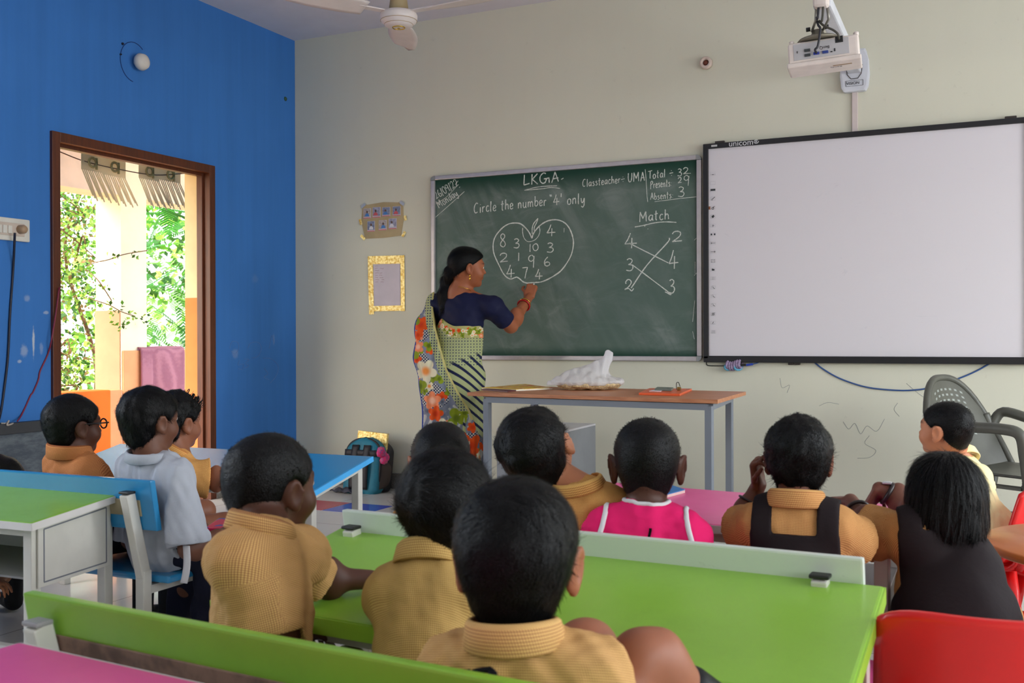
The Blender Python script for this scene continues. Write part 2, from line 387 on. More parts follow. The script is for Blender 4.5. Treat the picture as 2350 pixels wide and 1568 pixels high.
    # feathery tree: fronds of paired leaflets
    o = empty('tree', (-11, 12.9, -.4), 'feathery bright green tree beyond the parapet with the mauve towel', 'tree', 'trees beyond the veranda')
    m = MB(); m.tube(spline([(-11, 12.9, -.4), (-10.9, 13, 1.2), (-11.2, 12.8, 2.5), (-10.8, 12.6, 4)], 6), .09, 8)
    V = []; F = []; MI = []
    for k in range(460):
        c = np.array([-10.2+r.normal()*.5, r.uniform(10.1, 13.2), r.uniform(.2, 4.2)]); d = np.array([r.normal()*.5+.3, r.normal(), r.uniform(-.75, .25)]); d /= np.linalg.norm(d); L = r.uniform(.4, .75)
        s = np.cross(d, [0, 0, 1]); s /= np.linalg.norm(s); nrm = np.cross(s, d); mi = r.integers(0, 3)
        for q in range(18):
            f = (q+1)/18; p = c+d*L*f-np.array([0, 0, .22*f*f*L]); ll = .12*math.sin(PI*(.12+.85*f)); w = .013
            for sg in (-1, 1):
                e = p+s*sg*ll+d*ll*.35-np.array([0, 0, ll*.25]); i = len(V)
                V += [p-d*w, p+d*w, e+d*w*.7, e-d*w*.7]; F.append((i, i+1, i+2, i+3)); MI.append(mi)
    m.build('trunk', bark, o)
    me = bpy.data.meshes.new('foliage'); me.from_pydata([tuple(x) for x in V], [], F); f_ = link_mesh('foliage', me, [leafmat('frond_a', (84, 160, 60)), leafmat('frond_b', (140, 196, 90)), leafmat('frond_c', (60, 120, 50))], o)
    me.polygons.foreach_set('material_index', np.array(MI, np.int32))
    cs = [(-15.5+r.normal()*.6, r.uniform(12, 21), r.uniform(-.2, 4.5), .5) for k in range(90)]
    tree('dense dark green hedge tree standing behind the feathery tree', (-15.5, 18.2, -.4), [([(-15.5, 18.2, -.4), (-15.5, 18.3, 1.5), (-15.6, 18.1, 3)], .1)], cs, 2600, .2, .8, [g[0], g[1], g[2]], 33)
    # thin creeper shoots in front of the pillar
    o = empty('creeper', (-6.9, 5.6, 0), 'thin creeper shoots trailing across the pillar outside', 'plant')
    m = MB(); A = lambda x, y, X=-6.2: atX(x, y, X)
    sh = [[A(196, 612, -7.5), A(218, 603), A(250, 596), A(285, 584), A(338, 575)], [A(198, 680, -7.5), A(220, 690), A(250, 700), A(280, 716), A(310, 726)], [A(200, 620, -7.5), A(222, 640), A(240, 665), A(256, 690)]]
    for s_ in sh: m.tube(spline(s_, 5), .004, 5)
    m.build('stem', bark, o)
    cs = [(*A(x, y), .03) for x, y in [(262, 590), (313, 586), (240, 700), (262, 718), (272, 722), (312, 726), (300, 722), (282, 745), (335, 735), (232, 655), (245, 672), (262, 742)]]
    leafcloud('foliage', o, [g[0], g[1], g[2]], cs, 90, .035, .9, 0, 3)
    # fringed paper bunting under the lintel, outside
    o = empty('paper_bunting', (-4.95, 4.6, 2.0), 'cream fringed paper bunting hung outside under the door lintel', 'bunting')
    paper = leafmat('bunting_paper', (240, 228, 198)); dark = mat('bunting_cut', (150, 136, 92), .9)
    X = -4.98
    m = MB(); m.tube(spline([(XL-.2025, 3.93, 2.1), atX(134, 347, X), atX(200, 372, X), atX(290, 392, X), atX(360, 402, X), atX(430, 398, X), atX(460, 404, X), (XL-.2025, 5.08, 2.09)], 6), .0035, 5); m.build('string', mat('bunting_string', (90, 60, 50), .9), o)
    for x0, y0, x1, y1 in [(186, 356, 236, 388), (236, 364, 288, 400), (318, 378, 366, 408), (366, 388, 414, 412)]:
        p0, p1 = atX(x0, y0, X), atX(x1, y0+6, X); pb = atX(x0, y1, X)[2]
        c = MB().rbox((X-.001, p0[1], pb), (X+.001, p1[1], p0[2]+.06)).build('letter_card', paper, o)
        m = MB(); n = 11
        for k in range(n):
            y = p0[1]+(p1[1]-p0[1])*(k+.5)/n; dy = .07+.03*k/n
            m.bar((X, y, pb+.002), (X+.012, y+dy, pb-.15-.015*((k*7) % 3)), .0010, .009)
        m.build('fringe', paper, c)
        m = MB(); cy, cz = (p0[1]+p1[1])/2, (pb+p0[2])/2+.01
        m.tube([(X+.004, cy+.028*math.cos(a), cz+.028*math.sin(a)) for a in np.linspace(0, 2*PI, 14, endpoint=False)], .008, 6, closed=True); m.tube([(X+.004, cy+.03, cz+.03), (X+.004, cy+.03, cz-.04)], .008, 6)
        m.build('letter_shape', dark, c)
V3 = lambda *a: Vector(a)
STEEL = lambda: mat('offwhite_steel', (206, 203, 194), .42, .5, var=.05, vs=9)
DARKCAP = lambda: mat('black_plastic', (24, 24, 25), .5)
TOPS = {}
def laminate(name, c, dirt=.25, rough=.32):
    if name in MATS: return MATS[name]
    t = NT(name, rough, .5); v = t.coord(); L = lin(c)
    n = t.noise(v, 3.2, 6, .7); s = t.noise(t.mapping(v, (2, 22, 1), (0, 0, .6)), 3, 5, .8)
    k = t.mix(t.math('MULTIPLY', t.ramp(n, .48, .74), dirt), L, tuple(x*.55 for x in L))
    k = t.mix(t.math('MULTIPLY', t.ramp(s, .64, .74), dirt*1.3), k, tuple(x*.4+.01 for x in L))
    t.col(k); t.put(t.b.inputs['Roughness'], t.math('ADD', t.math('MULTIPLY', n, .2), rough-.1)); MATS[name] = t.m; return t.m

def desk(label, BL, BR, FR, FL, top, edge, side=False, th=.022, group=None, footrail=True, legw=.032, steel=None, name='school_desk', shelf=True):
    BL, BR, FR, FL = map(Vector, (BL, BR, FR, FL)); c = (BL+BR+FR+FL)/4
    o = empty(name, (c.x, c.y, 0), label, 'desk', group)
    st = steel or STEEL(); dn = Vector((0, 0, -th))
    tp = MB().prism([p+dn for p in (BL, BR, FR, FL)], (0, 0, th), .006).build('tabletop', top, o)
    if edge is not None:
        m = MB(); up = Vector((0, 0, -.001))
        for a, b in ((BL, BR), (BR, FR), (FR, FL), (FL, BL)):
            m.bar(a+dn*.55, b+dn*.55, th*.86, .006, up=(0, 0, 1)) if False else m.box((a+b)/2+dn*.55, ((b-a).length+.004, .006, th*.9), Matrix.Rotation(math.atan2(b.y-a.y, b.x-a.x), 3, 'Z') @ Matrix.Rotation(-math.asin(max(-1, min(1, (b.z-a.z)/(b-a).length))), 3, 'Y'))
        m.build('edge_band', edge, tp)
    ins = .045; ux = (BR-BL).normalized(); uy = (BL-FL).normalized()
    P = {'BL': BL+ux*ins-uy*ins, 'BR': BR-ux*ins-uy*ins, 'FR': FR-ux*ins+uy*ins, 'FL': FL+ux*ins+uy*ins}
    for k in P:
        p = P[k]; MB().bar((p.x, p.y, 0), (p.x, p.y, p.z-th), legw, legw, .003, up=(ux.x, ux.y, 0)).build('leg', st, o)
    m = MB()
    for a, b in (('BL', 'BR'), ('BR', 'FR'), ('FR', 'FL'), ('FL', 'BL')):
        m.bar(P[a]+Vector((0, 0, -th-.016)), P[b]+Vector((0, 0, -th-.016)), .03, .022)
    m.build('top_frame', st, o)
    if footrail:
        for a, b in (('BR', 'FR'), ('BL', 'FL')):
            MB().bar((*P[a].xy, .09), (*P[b].xy, .09), .026).build('foot_rail', st, o)
        a, b = (P['BR']+P['FR'])/2, (P['BL']+P['FL'])/2; MB().bar((*a.xy, .09), (*b.xy, .09), .026).build('foot_rail', st, o)
    zs = min(FR.z, FL.z)-.17
    if shelf: m = MB(); m.prism([Vector((*P[k].xy, zs)) for k in ('BL', 'BR', 'FR', 'FL')], (0, 0, .006)); m.build('shelf', mat('shelf_grey', (120, 118, 116), .5), o)
    if side:
        for a, b, s_ in (('FR', 'BR', 1), ('FL', 'BL', -1)):
            A, B = P[a], P[b]; off = ux*s_*.018
            q = [Vector((*A.xy, zs-.02))+off, Vector((*B.xy, zs-.02))+off, Vector((*B.xy, B.z-th))+off, Vector((*A.xy, A.z-th))+off]
            sp = MB().prism(q, ux*s_*.006, .002).build('side_panel', st, o)
            ce = (q[0]+q[1]+q[2]+q[3])/4; m = MB()
            i = [ce+(x-ce)*.86+ux*s_*.0062 for x in q]
            for k in range(4): m.bar(i[k], i[(k+1) % 4], .004, .0015, up=tuple(ux))
            m.build('inset_line', mat('panel_groove', (110, 112, 120), .6), sp)
        m = MB(); m.prism([Vector((*P[k].xy, zs)) for k in ('BL', 'BR')]+[P['BR']+dn, P['BL']+dn], uy*.004); m.build('back_panel', st, o)
    return o

def bench(label, L, R, zt, seatm, backm, battenm, bh=.15, seat_z=.30, seat_d=.30, postx=(.07, .07), group='benches', capm=None, batten=True, edge=None):
    """L, R: top ends of the backrest (left / right as the sitters face forward)"""
    L, R = Vector((*L, zt)), Vector((*R, zt)); ux = (R-L).normalized(); uy = Vector((-ux.y, ux.x, 0)); c = (L+R)/2
    o = empty('school_bench', (c.x+uy.x*.15, c.y+uy.y*.15, 0), label, 'bench', group); st = STEEL()
    lean = -.055; th = .022
    b0 = uy*(-lean*bh/.3)
    br = MB().prism([L, R, R+uy*th, L+uy*th], b0+Vector((0, 0, -bh)), .005).build('backrest', backm, o)
    if batten:
        f_ = .062/bh; q = b0*f_+Vector((0, 0, -bh*f_)); MB().prism([L+q-uy*.004+ux*.05, R+q-uy*.004-ux*.05, R+q+uy*.001-ux*.05, L+q+uy*.001+ux*.05], b0*.32+Vector((0, 0, -.050)), .002).build('batten', battenm, br)
    s0 = L+uy*.075; s1 = R+uy*.075
    MB().prism([Vector((*p.xy, seat_z-.022)) for p in (s0, s1, s1+uy*seat_d, s0+uy*seat_d)], (0, 0, .022), .006).build('seat', seatm, o)
    for e, s_, px in ((L, 1, postx[0]), (R, -1, postx[1])):
        b = e+ux*s_*px; top = b-uy*.020+Vector((0, 0, -.040)); mid = b+uy*.045+Vector((0, 0, -zt+seat_z))
        p = MB().bar(top, mid, .036, .030, .004, up=tuple(ux)).bar(mid+Vector((0, 0, .02)), (mid.x+uy.x*.0, mid.y, 0), .034, .034, .004, up=tuple(ux)).build('leg', st, o)
        MB().box(top+Vector((0, 0, .004)), (.038, .032, .008), Matrix.Rotation(math.atan2(ux.y, ux.x), 3, 'Z'), .003).build('cap', capm or DARKCAP(), p)
        f = mid+uy*(seat_d-.05)
        MB().bar((f.x, f.y, 0), (f.x, f.y, seat_z-.022), .034, .034, .004, up=tuple(ux)).build('leg', st, o)
        MB().bar((mid.x, mid.y, seat_z-.04), (f.x, f.y, seat_z-.04), .03, .025).build('seat_rail', st, o)
        MB().bar((mid.x, mid.y, .08), (f.x, f.y, .08), .026, .022).build('foot_rail', st, o)
    return o

def kid_chair(label, c, rz, m, group='red chairs', scale=1.0):
    """one-piece moulded children's chair, back towards local -y"""
    o = empty('kids_chair', (*c, 0), label, 'chair', group, rz); R = Matrix.Rotation(rz, 3, 'Z'); C = Vector((*c, 0))
    W = lambda p: C + R @ (Vector(p)*scale)
    def back(u, v):
        x = (u-.5)*.345*(1-.05*v**3); z = .33+.232*v-.022*(abs(u-.5)*2)**5*v**2
        return W((x, -.155-.055*v+.05*(abs(u-.5)*2)**2, z))
    MB().grid(back, 20, 16).build('backrest', m, o, solid=.012)
    def seat(u, v):
        x = (u-.5)*.32; y = -.16+.33*v
        return W((x, y, .30+.05*max(0, (.12-v)/.12)**2+.008*(abs(u-.5)*2)**2-.025*max(0, (v-.88)/.12)**2))
    MB().grid(seat, 16, 18).build('seat', m, o, solid=.014)
    for sx in (-1, 1):
        MB().tube([W((sx*.145, -.15, .31)), W((sx*.15, -.165, .34)), W((sx*.148, -.185, .40))], .014, 8).build('back_upright', m, o)
        for sy in (-1, 1):
            MB().tube([W((sx*.125, sy*.12, .295)), W((sx*.155, sy*.17, 0))], [.022*scale, .015*scale], 10).build('leg', m, o)
    MB().tube([W((-.14, -.145, .15)), W((.14, -.145, .15))], .010, 8).tube([W((-.14, .145, .15)), W((.14, .145, .15))], .010, 8).build('stretcher', m, o)
    return o

def furniture():
    green = laminate('green_laminate', (136, 184, 58), .22); pink = laminate('pink_laminate', (226, 84, 146), .18); blue = laminate('blue_laminate', (46, 136, 190), .2, .2)
    pale = laminate('pale_laminate', (206, 214, 204), .25); whiteE = mat('white_edge_band', (214, 210, 206), .45); greenE = mat('green_edge_band', (150, 196, 60), .4); blueE = mat('blue_edge_band', (70, 172, 238), .35)
    wood = mat('raw_ply_strip', (128, 98, 84), .7, var=.35, vs=26)
    woodp = mat('pale_ply_strip', (160, 148, 120), .6, var=.15, vs=14)
    G = 'school desks'
    desk('green topped desk in the centre with the nearest children leaning on it', (-1.477, 2.139, .55), (-.191, 2.045, .55), (-.19, 1.50, .505), (-1.42, 1.60, .50), green, greenE, th=.034, shelf=False, group=G)
    desk('pink topped desk nearest the teacher table, blue notebook lying on it', (-1.478, 3.196, .55), (-.20, 3.05, .55), (-.2, 2.50, .55), (-1.5, 2.62, .55), pink, whiteE, group=G)
    desk('blue topped desk beside the doorway, pale glare on its far end', (-3.571, 3.433, .55), (-2.253, 3.469, .55), (-2.24, 3.06, .468), (-3.56, 3.03, .468), blue, blueE, shelf=False, group=G)
    desk('green topped white steel desk with panelled side, before the blue bench', (-3.75, 2.30, .55), (-2.422, 2.348, .55), (-2.36, 1.955, .523), (-3.7, 1.90, .523), green, whiteE, side=True, group=G)
    d = atZ(45, 1473, .55)
    desk('pink topped desk in the near corner of the view', (d[0], d[1], .55), (-.1, d[1]-.09, .55), (-.13, d[1]-.62, .55), (d[0]-.03, d[1]-.52, .55), pink, whiteE, group=G)
    bench('bench with pale grey backrest and black capped posts in front of the centre green desk', (-1.451, 2.094), (-.228, 2.033), .60, pink, pale, woodp, .155, postx=(.045, .075), batten=False)
    bench('bench with a green backrest nearest the camera', (-1.46, 1.19), (-.235, 1.10), .60, green, green, wood, .155, postx=(.068, .05), capm=mat('grey_cap', (150, 148, 150), .5))
    bench('blue bench with blue slatted backrest and steel posts', (-3.55, 2.27), (-2.264, 2.288), .60, blue, blue, woodp, .155, postx=(.08, .07), seat_d=.33)
    # ---- teacher's table
    FL, FR, BR = V3(-2.388, 4.537, .75), V3(-1.091, 4.399, .75), V3(-1.126, 5.114, .75); BL = FL+BR-FR
    o = empty('teacher_table', ((FL+BR)/2).xy.to_3d(), 'long brown topped table on grey steel legs in front of the chalkboard', 'table')
    t = NT('beech_laminate', .4, .4); v = t.coord(); n = t.noise(t.mapping(v, (1.2, 14, 14), (0, 0, -.1)), 5, 4); t.col(t.mix(t.ramp(n, .3, .7), lin((172, 108, 72)), lin((196, 134, 94)))); mb_ = t.m
    MB().prism([p+V3(0, 0, -.018) for p in (BL, BR, FR, FL)], (0, 0, .018), .002).build('tabletop', mb_, o)
    gs = mat('grey_steel', (120, 126, 136), .45, .5, var=.04)
    ux = (FR-FL).normalized(); uy = (BL-FL).normalized()
    P = [FL+ux*.105+uy*.03, FR-ux*.045+uy*.03, BR-ux*.08-uy*.03, BL+ux*.10-uy*.03]
    for p in P: MB().bar((p.x, p.y, 0), (p.x, p.y, .72), .032, .032, .003, up=tuple(ux)).build('leg', gs, o)
    m = MB()
    for a, b in zip(P, P[1:]+P[:1]): m.bar(V3(a.x, a.y, .715), V3(b.x, b.y, .715), .034, .028)
    m.build('top_frame', gs, o)
    # grey box cabinet behind the table leg
    a, b, c = V3(*atZ(1125, 987, .52)), V3(*atZ(1299, 988, .52)), V3(*atZ(1367, 972, .52))
    o = empty('storage_box', (b.x-.2, b.y+.15, 0), 'grey steel storage box with pale lid under the long brown table', 'box')
    dd = (c-b); a = b+Vector((dd.y, -dd.x, 0)).normalized()*-(a-b).length
    q = [a, b, c, a+dd]
    MB().prism([V3(p.x, p.y, 0) for p in q], (0, 0, .508), .004).build('body', mat('grey_sheet', (142, 145, 150), .5), o)
    MB().prism([V3(p.x, p.y, .508) for p in q], (0, 0, .012), .003).build('lid', mat('pale_lid', (212, 210, 214), .4), o)
    # ---- things on the table
    T = .7505
    def flat(name, label, cat, pts, th, m, bev=.001):
        o = MB().prism([V3(p[0], p[1], T) for p in pts], (0, 0, th), bev).build(name, m); recenter(o); tag(o, label, cat); return o
    q = [atZ(x, y, .752) for x, y in ((1106, 893), (1185, 897), (1268, 893), (1205, 884))]
    o = empty('picture_book', np.mean(q, 0)*[1, 1, 0]+[0, 0, T], 'yellow and red picture book lying on the end of the brown table beside the teacher', 'book')
    MB().prism([V3(p[0], p[1], T) for p in q], (0, 0, .007)).build('pages', mat('book_pages', (228, 222, 206), .8), o)
    t = NT('yellow_book_cover', .4); v = t.coord(); n = t.noise(v, 11, 2); t.col(t.mix(t.ramp(n, .45, .55), lin((232, 190, 40)), t.mix(t.ramp(t.noise(v, 17, 1), .5, .52), lin((200, 60, 40)), lin((226, 214, 160))))); cv = t.m
    MB().prism([V3(p[0], p[1], T+.007) for p in q], (0, 0, .002)).build('cover', cv, o)
    q2 = [atZ(x, y, .752) for x, y in ((1104, 895), (1126, 892), (1184, 897.5), (1165, 900))]
    o = MB().prism([V3(p[0], p[1], T) for p in q2], (0, 0, .006)).build('notebook', mat('maroon_book', (92, 44, 44), .5)); recenter(o); tag(o, 'thin maroon notebook under the edge of the yellow picture book', 'book')
    q = [atZ(x, y, .752) for x, y in ((1466, 906), (1560, 908.5), (1588, 896.5), (1490, 895))]
    o = empty('plastic_folder', np.mean(q, 0)*[1, 1, 0]+[0, 0, T], 'orange plastic folder lying on the brown table', 'folder')
    MB().prism([V3(p[0], p[1], T) for p in q], (0, 0, .011), .002).build('folder', mat('orange_plastic', (232, 96, 44), .3), o)
    c = V3(*np.mean(q, 0)); MB().prism([V3(*(np.array(c)*.0+p)) + V3(0, 0, T+.011-.752) for p in [atZ(x, y, .752) for x, y in ((1490, 903), (1515, 904), (1525, 900), (1502, 899.5))]], (0, 0, .002)).build('paper_slip', mat('pale_slip', (228, 216, 222), .6), o)
    q = [atZ(x, y, .764) for x, y in ((1502, 896), (1541, 897.5), (1546, 893), (1508, 891.5))]
    o = MB().prism([V3(p[0], p[1], T+.0115) for p in q], (0, 0, .010), .003).build('mobile_phone', mat('phone_grey', (106, 112, 100), .35)); recenter(o); tag(o, 'grey mobile phone lying on the orange folder', 'phone')
    p = V3(*atZ(1558, 896, .762)); o = empty('brass_clip', (p.x, p.y, T+.0115), 'small brass clip with a dark hook standing on the orange folder', 'clip')
    MB().rbox((p.x-.008, p.y-.006, T+.0115), (p.x+.010, p.y+.006, T+.028), .002).build('body', mat('brass', (150, 120, 66), .35, metal=.8), o)
    MB().tube(spline([(p.x-.012, p.y, T+.014), (p.x-.012, p.y, T+.045), (p.x-.002, p.y, T+.05), (p.x+.006, p.y, T+.03)], 4), .0018, 6).build('hook', mat('dark_wire', (50, 44, 40), .5, metal=.6), o)
    # sack of puffed rice in clear plastic, its loose mouth standing up
    c = np.array(atZ(1352, 894, .752)); c[2] = T; X_ = np.array((RT[0], RT[1], 0)); F_ = np.array((FW[0], FW[1], 0)); RR = np.stack([X_, F_, (0, 0, 1)], 1)
    pk = np.array(atD(1397, 818, np.dot(c-CAM, FW))); md = np.array(atD(1372, 858, np.dot(c-CAM, FW)))
    o = empty('plastic_sack', c, 'white plastic sack of puffed grain with its mouth standing up on the brown table', 'bag')
    G = Field(c-np.array((.26, .2, .01)), c+np.array((.26, .2, .12)), .004); G.add(ell(c+np.array((0, 0, .030)), (.172, .10, .034), RR), .01); x, y, z = G.full(); G.a += .0035*waves(x, y, z, 4, 150, 8).astype(np.float32); G.a = np.maximum(G.a, (T+.001-z).astype(np.float32)); G.a = np.maximum(G.a, (z-T-.036).astype(np.float32))
    link_mesh('grain', G.mesh('grain'), mat('puffed_grain', (206, 184, 142), .9, var=.25, vs=120, bump=.8, bs=160), o)
    G = Field(c-np.array((.30, .24, .01)), c+np.array((.30, .24, .28)), .004)
    G.add(ell(c+np.array((0, 0, .040)), (.180, .110, .036), RR), .01); G.add(cone(c+np.array((0, 0, .05))+X_*.02, md, .085, .040), .05); G.add(cone(c+np.array((0, 0, .045))-X_*.075, pk-X_*.010-np.array((0, 0, .02)), .050, .016), .045); G.add(cone(pk+X_*.004, c+np.array((0, 0, .05))+X_*.050, .015, .045), .03); G.add(rbx(pk+np.array((0, 0, .0)), np.array((.020, .010, .026)), RR@rot(0, 0, 12), .008), .015)
    G.add(cone(c+np.array((0, 0, .045))-X_*.10, c+np.array((0, 0, .024))-X_*.205, .045, .008), .04); G.add(cone(c+np.array((0, 0, .03))-X_*.19, c+np.array((0, 0, .03))-X_*.205, .008, .016), .006)
    x, y, z = G.full(); U_ = (x-c[0])*X_[0]+(y-c[1])*X_[1]; G.a += (.0030*waves(x, y, z, 14, 60, 7, (1, 1, .6))+.0032*waves(x, y, z, 17, 125, 7, (1.2, 1.2, .4))).astype(np.float32); G.a = np.maximum(G.a, (T+.024-z).astype(np.float32))
    t = NT('clear_plastic', .25, .6); t.col((.9, .9, .93)); t.bump(t.noise(t.coord(), 45, 5, .6, 1.5), .5, .01); tl_ = t.node('ShaderNodeBsdfTranslucent'); tl_.inputs[0].default_value = (.9, .9, .95, 1); tp_ = t.node('ShaderNodeBsdfTransparent'); m1 = t.node('ShaderNodeMixShader'); m1.inputs[0].default_value = .4; m2 = t.node('ShaderNodeMixShader'); m2.inputs[0].default_value = .22
    t.link(t.b.outputs[0], m1.inputs[1]); t.link(tl_.outputs[0], m1.inputs[2]); t.link(m1.outputs[0], m2.inputs[1]); t.link(tp_.outputs[0], m2.inputs[2]); t.link(m2.outputs[0], t.n['Material Output'].inputs[0])
    link_mesh('plastic_film', G.mesh('plastic_film'), t.m, o)
    # blue exercise book on the pink desk
    q = [atZ(x, y, .551) for x, y in ((1500, 1140), (1528, 1143), (1572, 1131), (1540, 1120))]
    o = empty('notebook', np.mean(q, 0)*[1, 1, 0]+[0, 0, .551], 'blue covered exercise book on the pink desk beside the child in pink', 'book')
    MB().prism([V3(p[0], p[1], .5505) for p in q], (0, 0, .008)).build('pages', mat('book_pages2', (206, 178, 170), .8), o); MB().prism([V3(p[0], p[1], .5585) for p in q], (0, 0, .0025), .0008).build('cover', mat('blue_cover', (38, 112, 176), .35), o)
    # ---- right hand side: red chairs and the round table
    red = mat('red_plastic', (226, 22, 20), .32, .5, var=.03, coat=.15)
    kid_chair('red plastic chair nearest the camera, its back to the room', (-.028, 2.03), .05, red, scale=1.0)
    kid_chair('red plastic chair holding the child in the cream shirt', (-.05, 3.66), PI/2-.25, red)
    kid_chair('red plastic chair with glossy back behind the orange round table', (.24, 3.66), PI-.5, red)
    o = empty('stool', (-.08, 2.47, 0), 'red plastic stool under the child with chin length hair', 'stool')
    MB().lathe((-.08, 2.47, .275), [(0, 0), (.12, 0), (.13, .006), (.128, .022), (.12, .026), (0, .026)], 28).build('seat', red, o)
    for k in range(4): a = PI/4+k*PI/2; MB().tube([(-.08+.09*math.cos(a), 2.47+.09*math.sin(a), .278), (-.08+.13*math.cos(a), 2.47+.13*math.sin(a), 0)], [.016, .012], 8).build('leg', red, o)
    o = empty('round_table', (.30, 2.93, 0), 'orange round topped table on grey legs at the edge of the view', 'table')
    MB().lathe((.30, 2.93, .478), [(0, 0), (.325, 0), (.334, .004), (.334, .020), (.330, .024), (0, .024)], 64).build('tabletop', laminate('orange_laminate', (240, 138, 66), .12), o)
    for k in range(4):
        a = PI*1.22+k*PI/2; x, y = .30+.27*math.cos(a), 2.93+.27*math.sin(a)
        MB().tube([(x, y, 0), (x, y, .478)], .022, 14).build('leg', mat('grey_tube', (146, 152, 158), .4), o)
    # ---- adult plastic armchair by the wall
    pl = mat('dark_plastic', (84, 84, 76), .45, .5, var=.12, vs=9)
    cx, cy = .06, 5.10; rz = -2.12
    o = empty('plastic_armchair', (cx, cy, 0), 'dark grey moulded plastic armchair by the wall under the whiteboard', 'chair', rz=rz); R = Matrix.Rotation(rz, 3, 'Z'); C = Vector((cx, cy, 0)); W = lambda p: C+R@Vector(p)
    def back(u, v):   # u across, v up ; local +y is forward
        x = (u-.5)*.48*(1-.12*v**3); return W((x, -.20-.15*v+.07*(abs(u-.5)*2)**2, .40+.425*v-.15*(abs(u-.5)*2)**2.6*v))
    bk = MB().grid(back, 26, 26).build('backrest', pl, o, solid=.009)
    m = MB()
    for side in (-1, 1):
        pass
    rim = [back(0, i/8) for i in range(9)]+[back(i/16, 1) for i in range(1, 16)]+[back(1, 1-i/8) for i in range(9)]
    m.tube(rim, .017, 8); m.build('rim', pl, bk)
    hol = MB()
    for i in range(7):
        for j in range(9):
            p = back(.27+.46*i/6, .40+.47*j/8); pn = back(.27+.46*i/6, .41+.47*j/8); n = (p-back(.28+.46*i/6, .40+.47*j/8)).cross(pn-p).normalized()
            for sg in (-1, 1): hol.box(p+n*sg*.0046, (.016, .010, .0006), Matrix((( p-back(.28+.46*i/6, .40+.47*j/8)).normalized(), (pn-p).normalized(), n)).transposed())
    hol.build('perforation', mat('perforation_light', (150, 156, 150), .6), bk)
    def seat(u, v): return W(((u-.5)*.44, -.22+.45*v, .405+.02*(abs(u-.5)*2)**2+.02*max(0, .2-v)-.03*max(0, v-.85)))
    MB().grid(seat, 16, 16).build('seat', pl, o, solid=.012)
    for sx in (-1, 1):
        a = spline([back(.5+sx*.5, .9), back(.5+sx*.5, .72), W((sx*.27, -.2, .66)), W((sx*.285, -.05, .63)), W((sx*.285, .12, .63)), W((sx*.275, .2, .61)), W((sx*.262, .215, .52)), W((sx*.25, .225, .40))], 6)
        MB().tube(a, .024, 10).build('armrest', pl, o)
        MB().tube([W((sx*.25, .225, .41)), W((sx*.275, .26, 0))], [.026, .02], 8).build('leg', pl, o)
        MB().tube([W((sx*.21, -.21, .41)), W((sx*.25, -.30, 0))], [.026, .02], 8).build('leg', pl, o)
    m = MB(); m.bar(W((-.22, .2, .385)), W((.22, .2, .385)), .05, .012); m.bar(W((-.24, 0, .38)), W((-.24, .2, .38)), .05, .012); m.bar(W((.24, 0, .38)), W((.24, .2, .38)), .05, .012); m.build('seat_apron', pl, o)
    backpack()

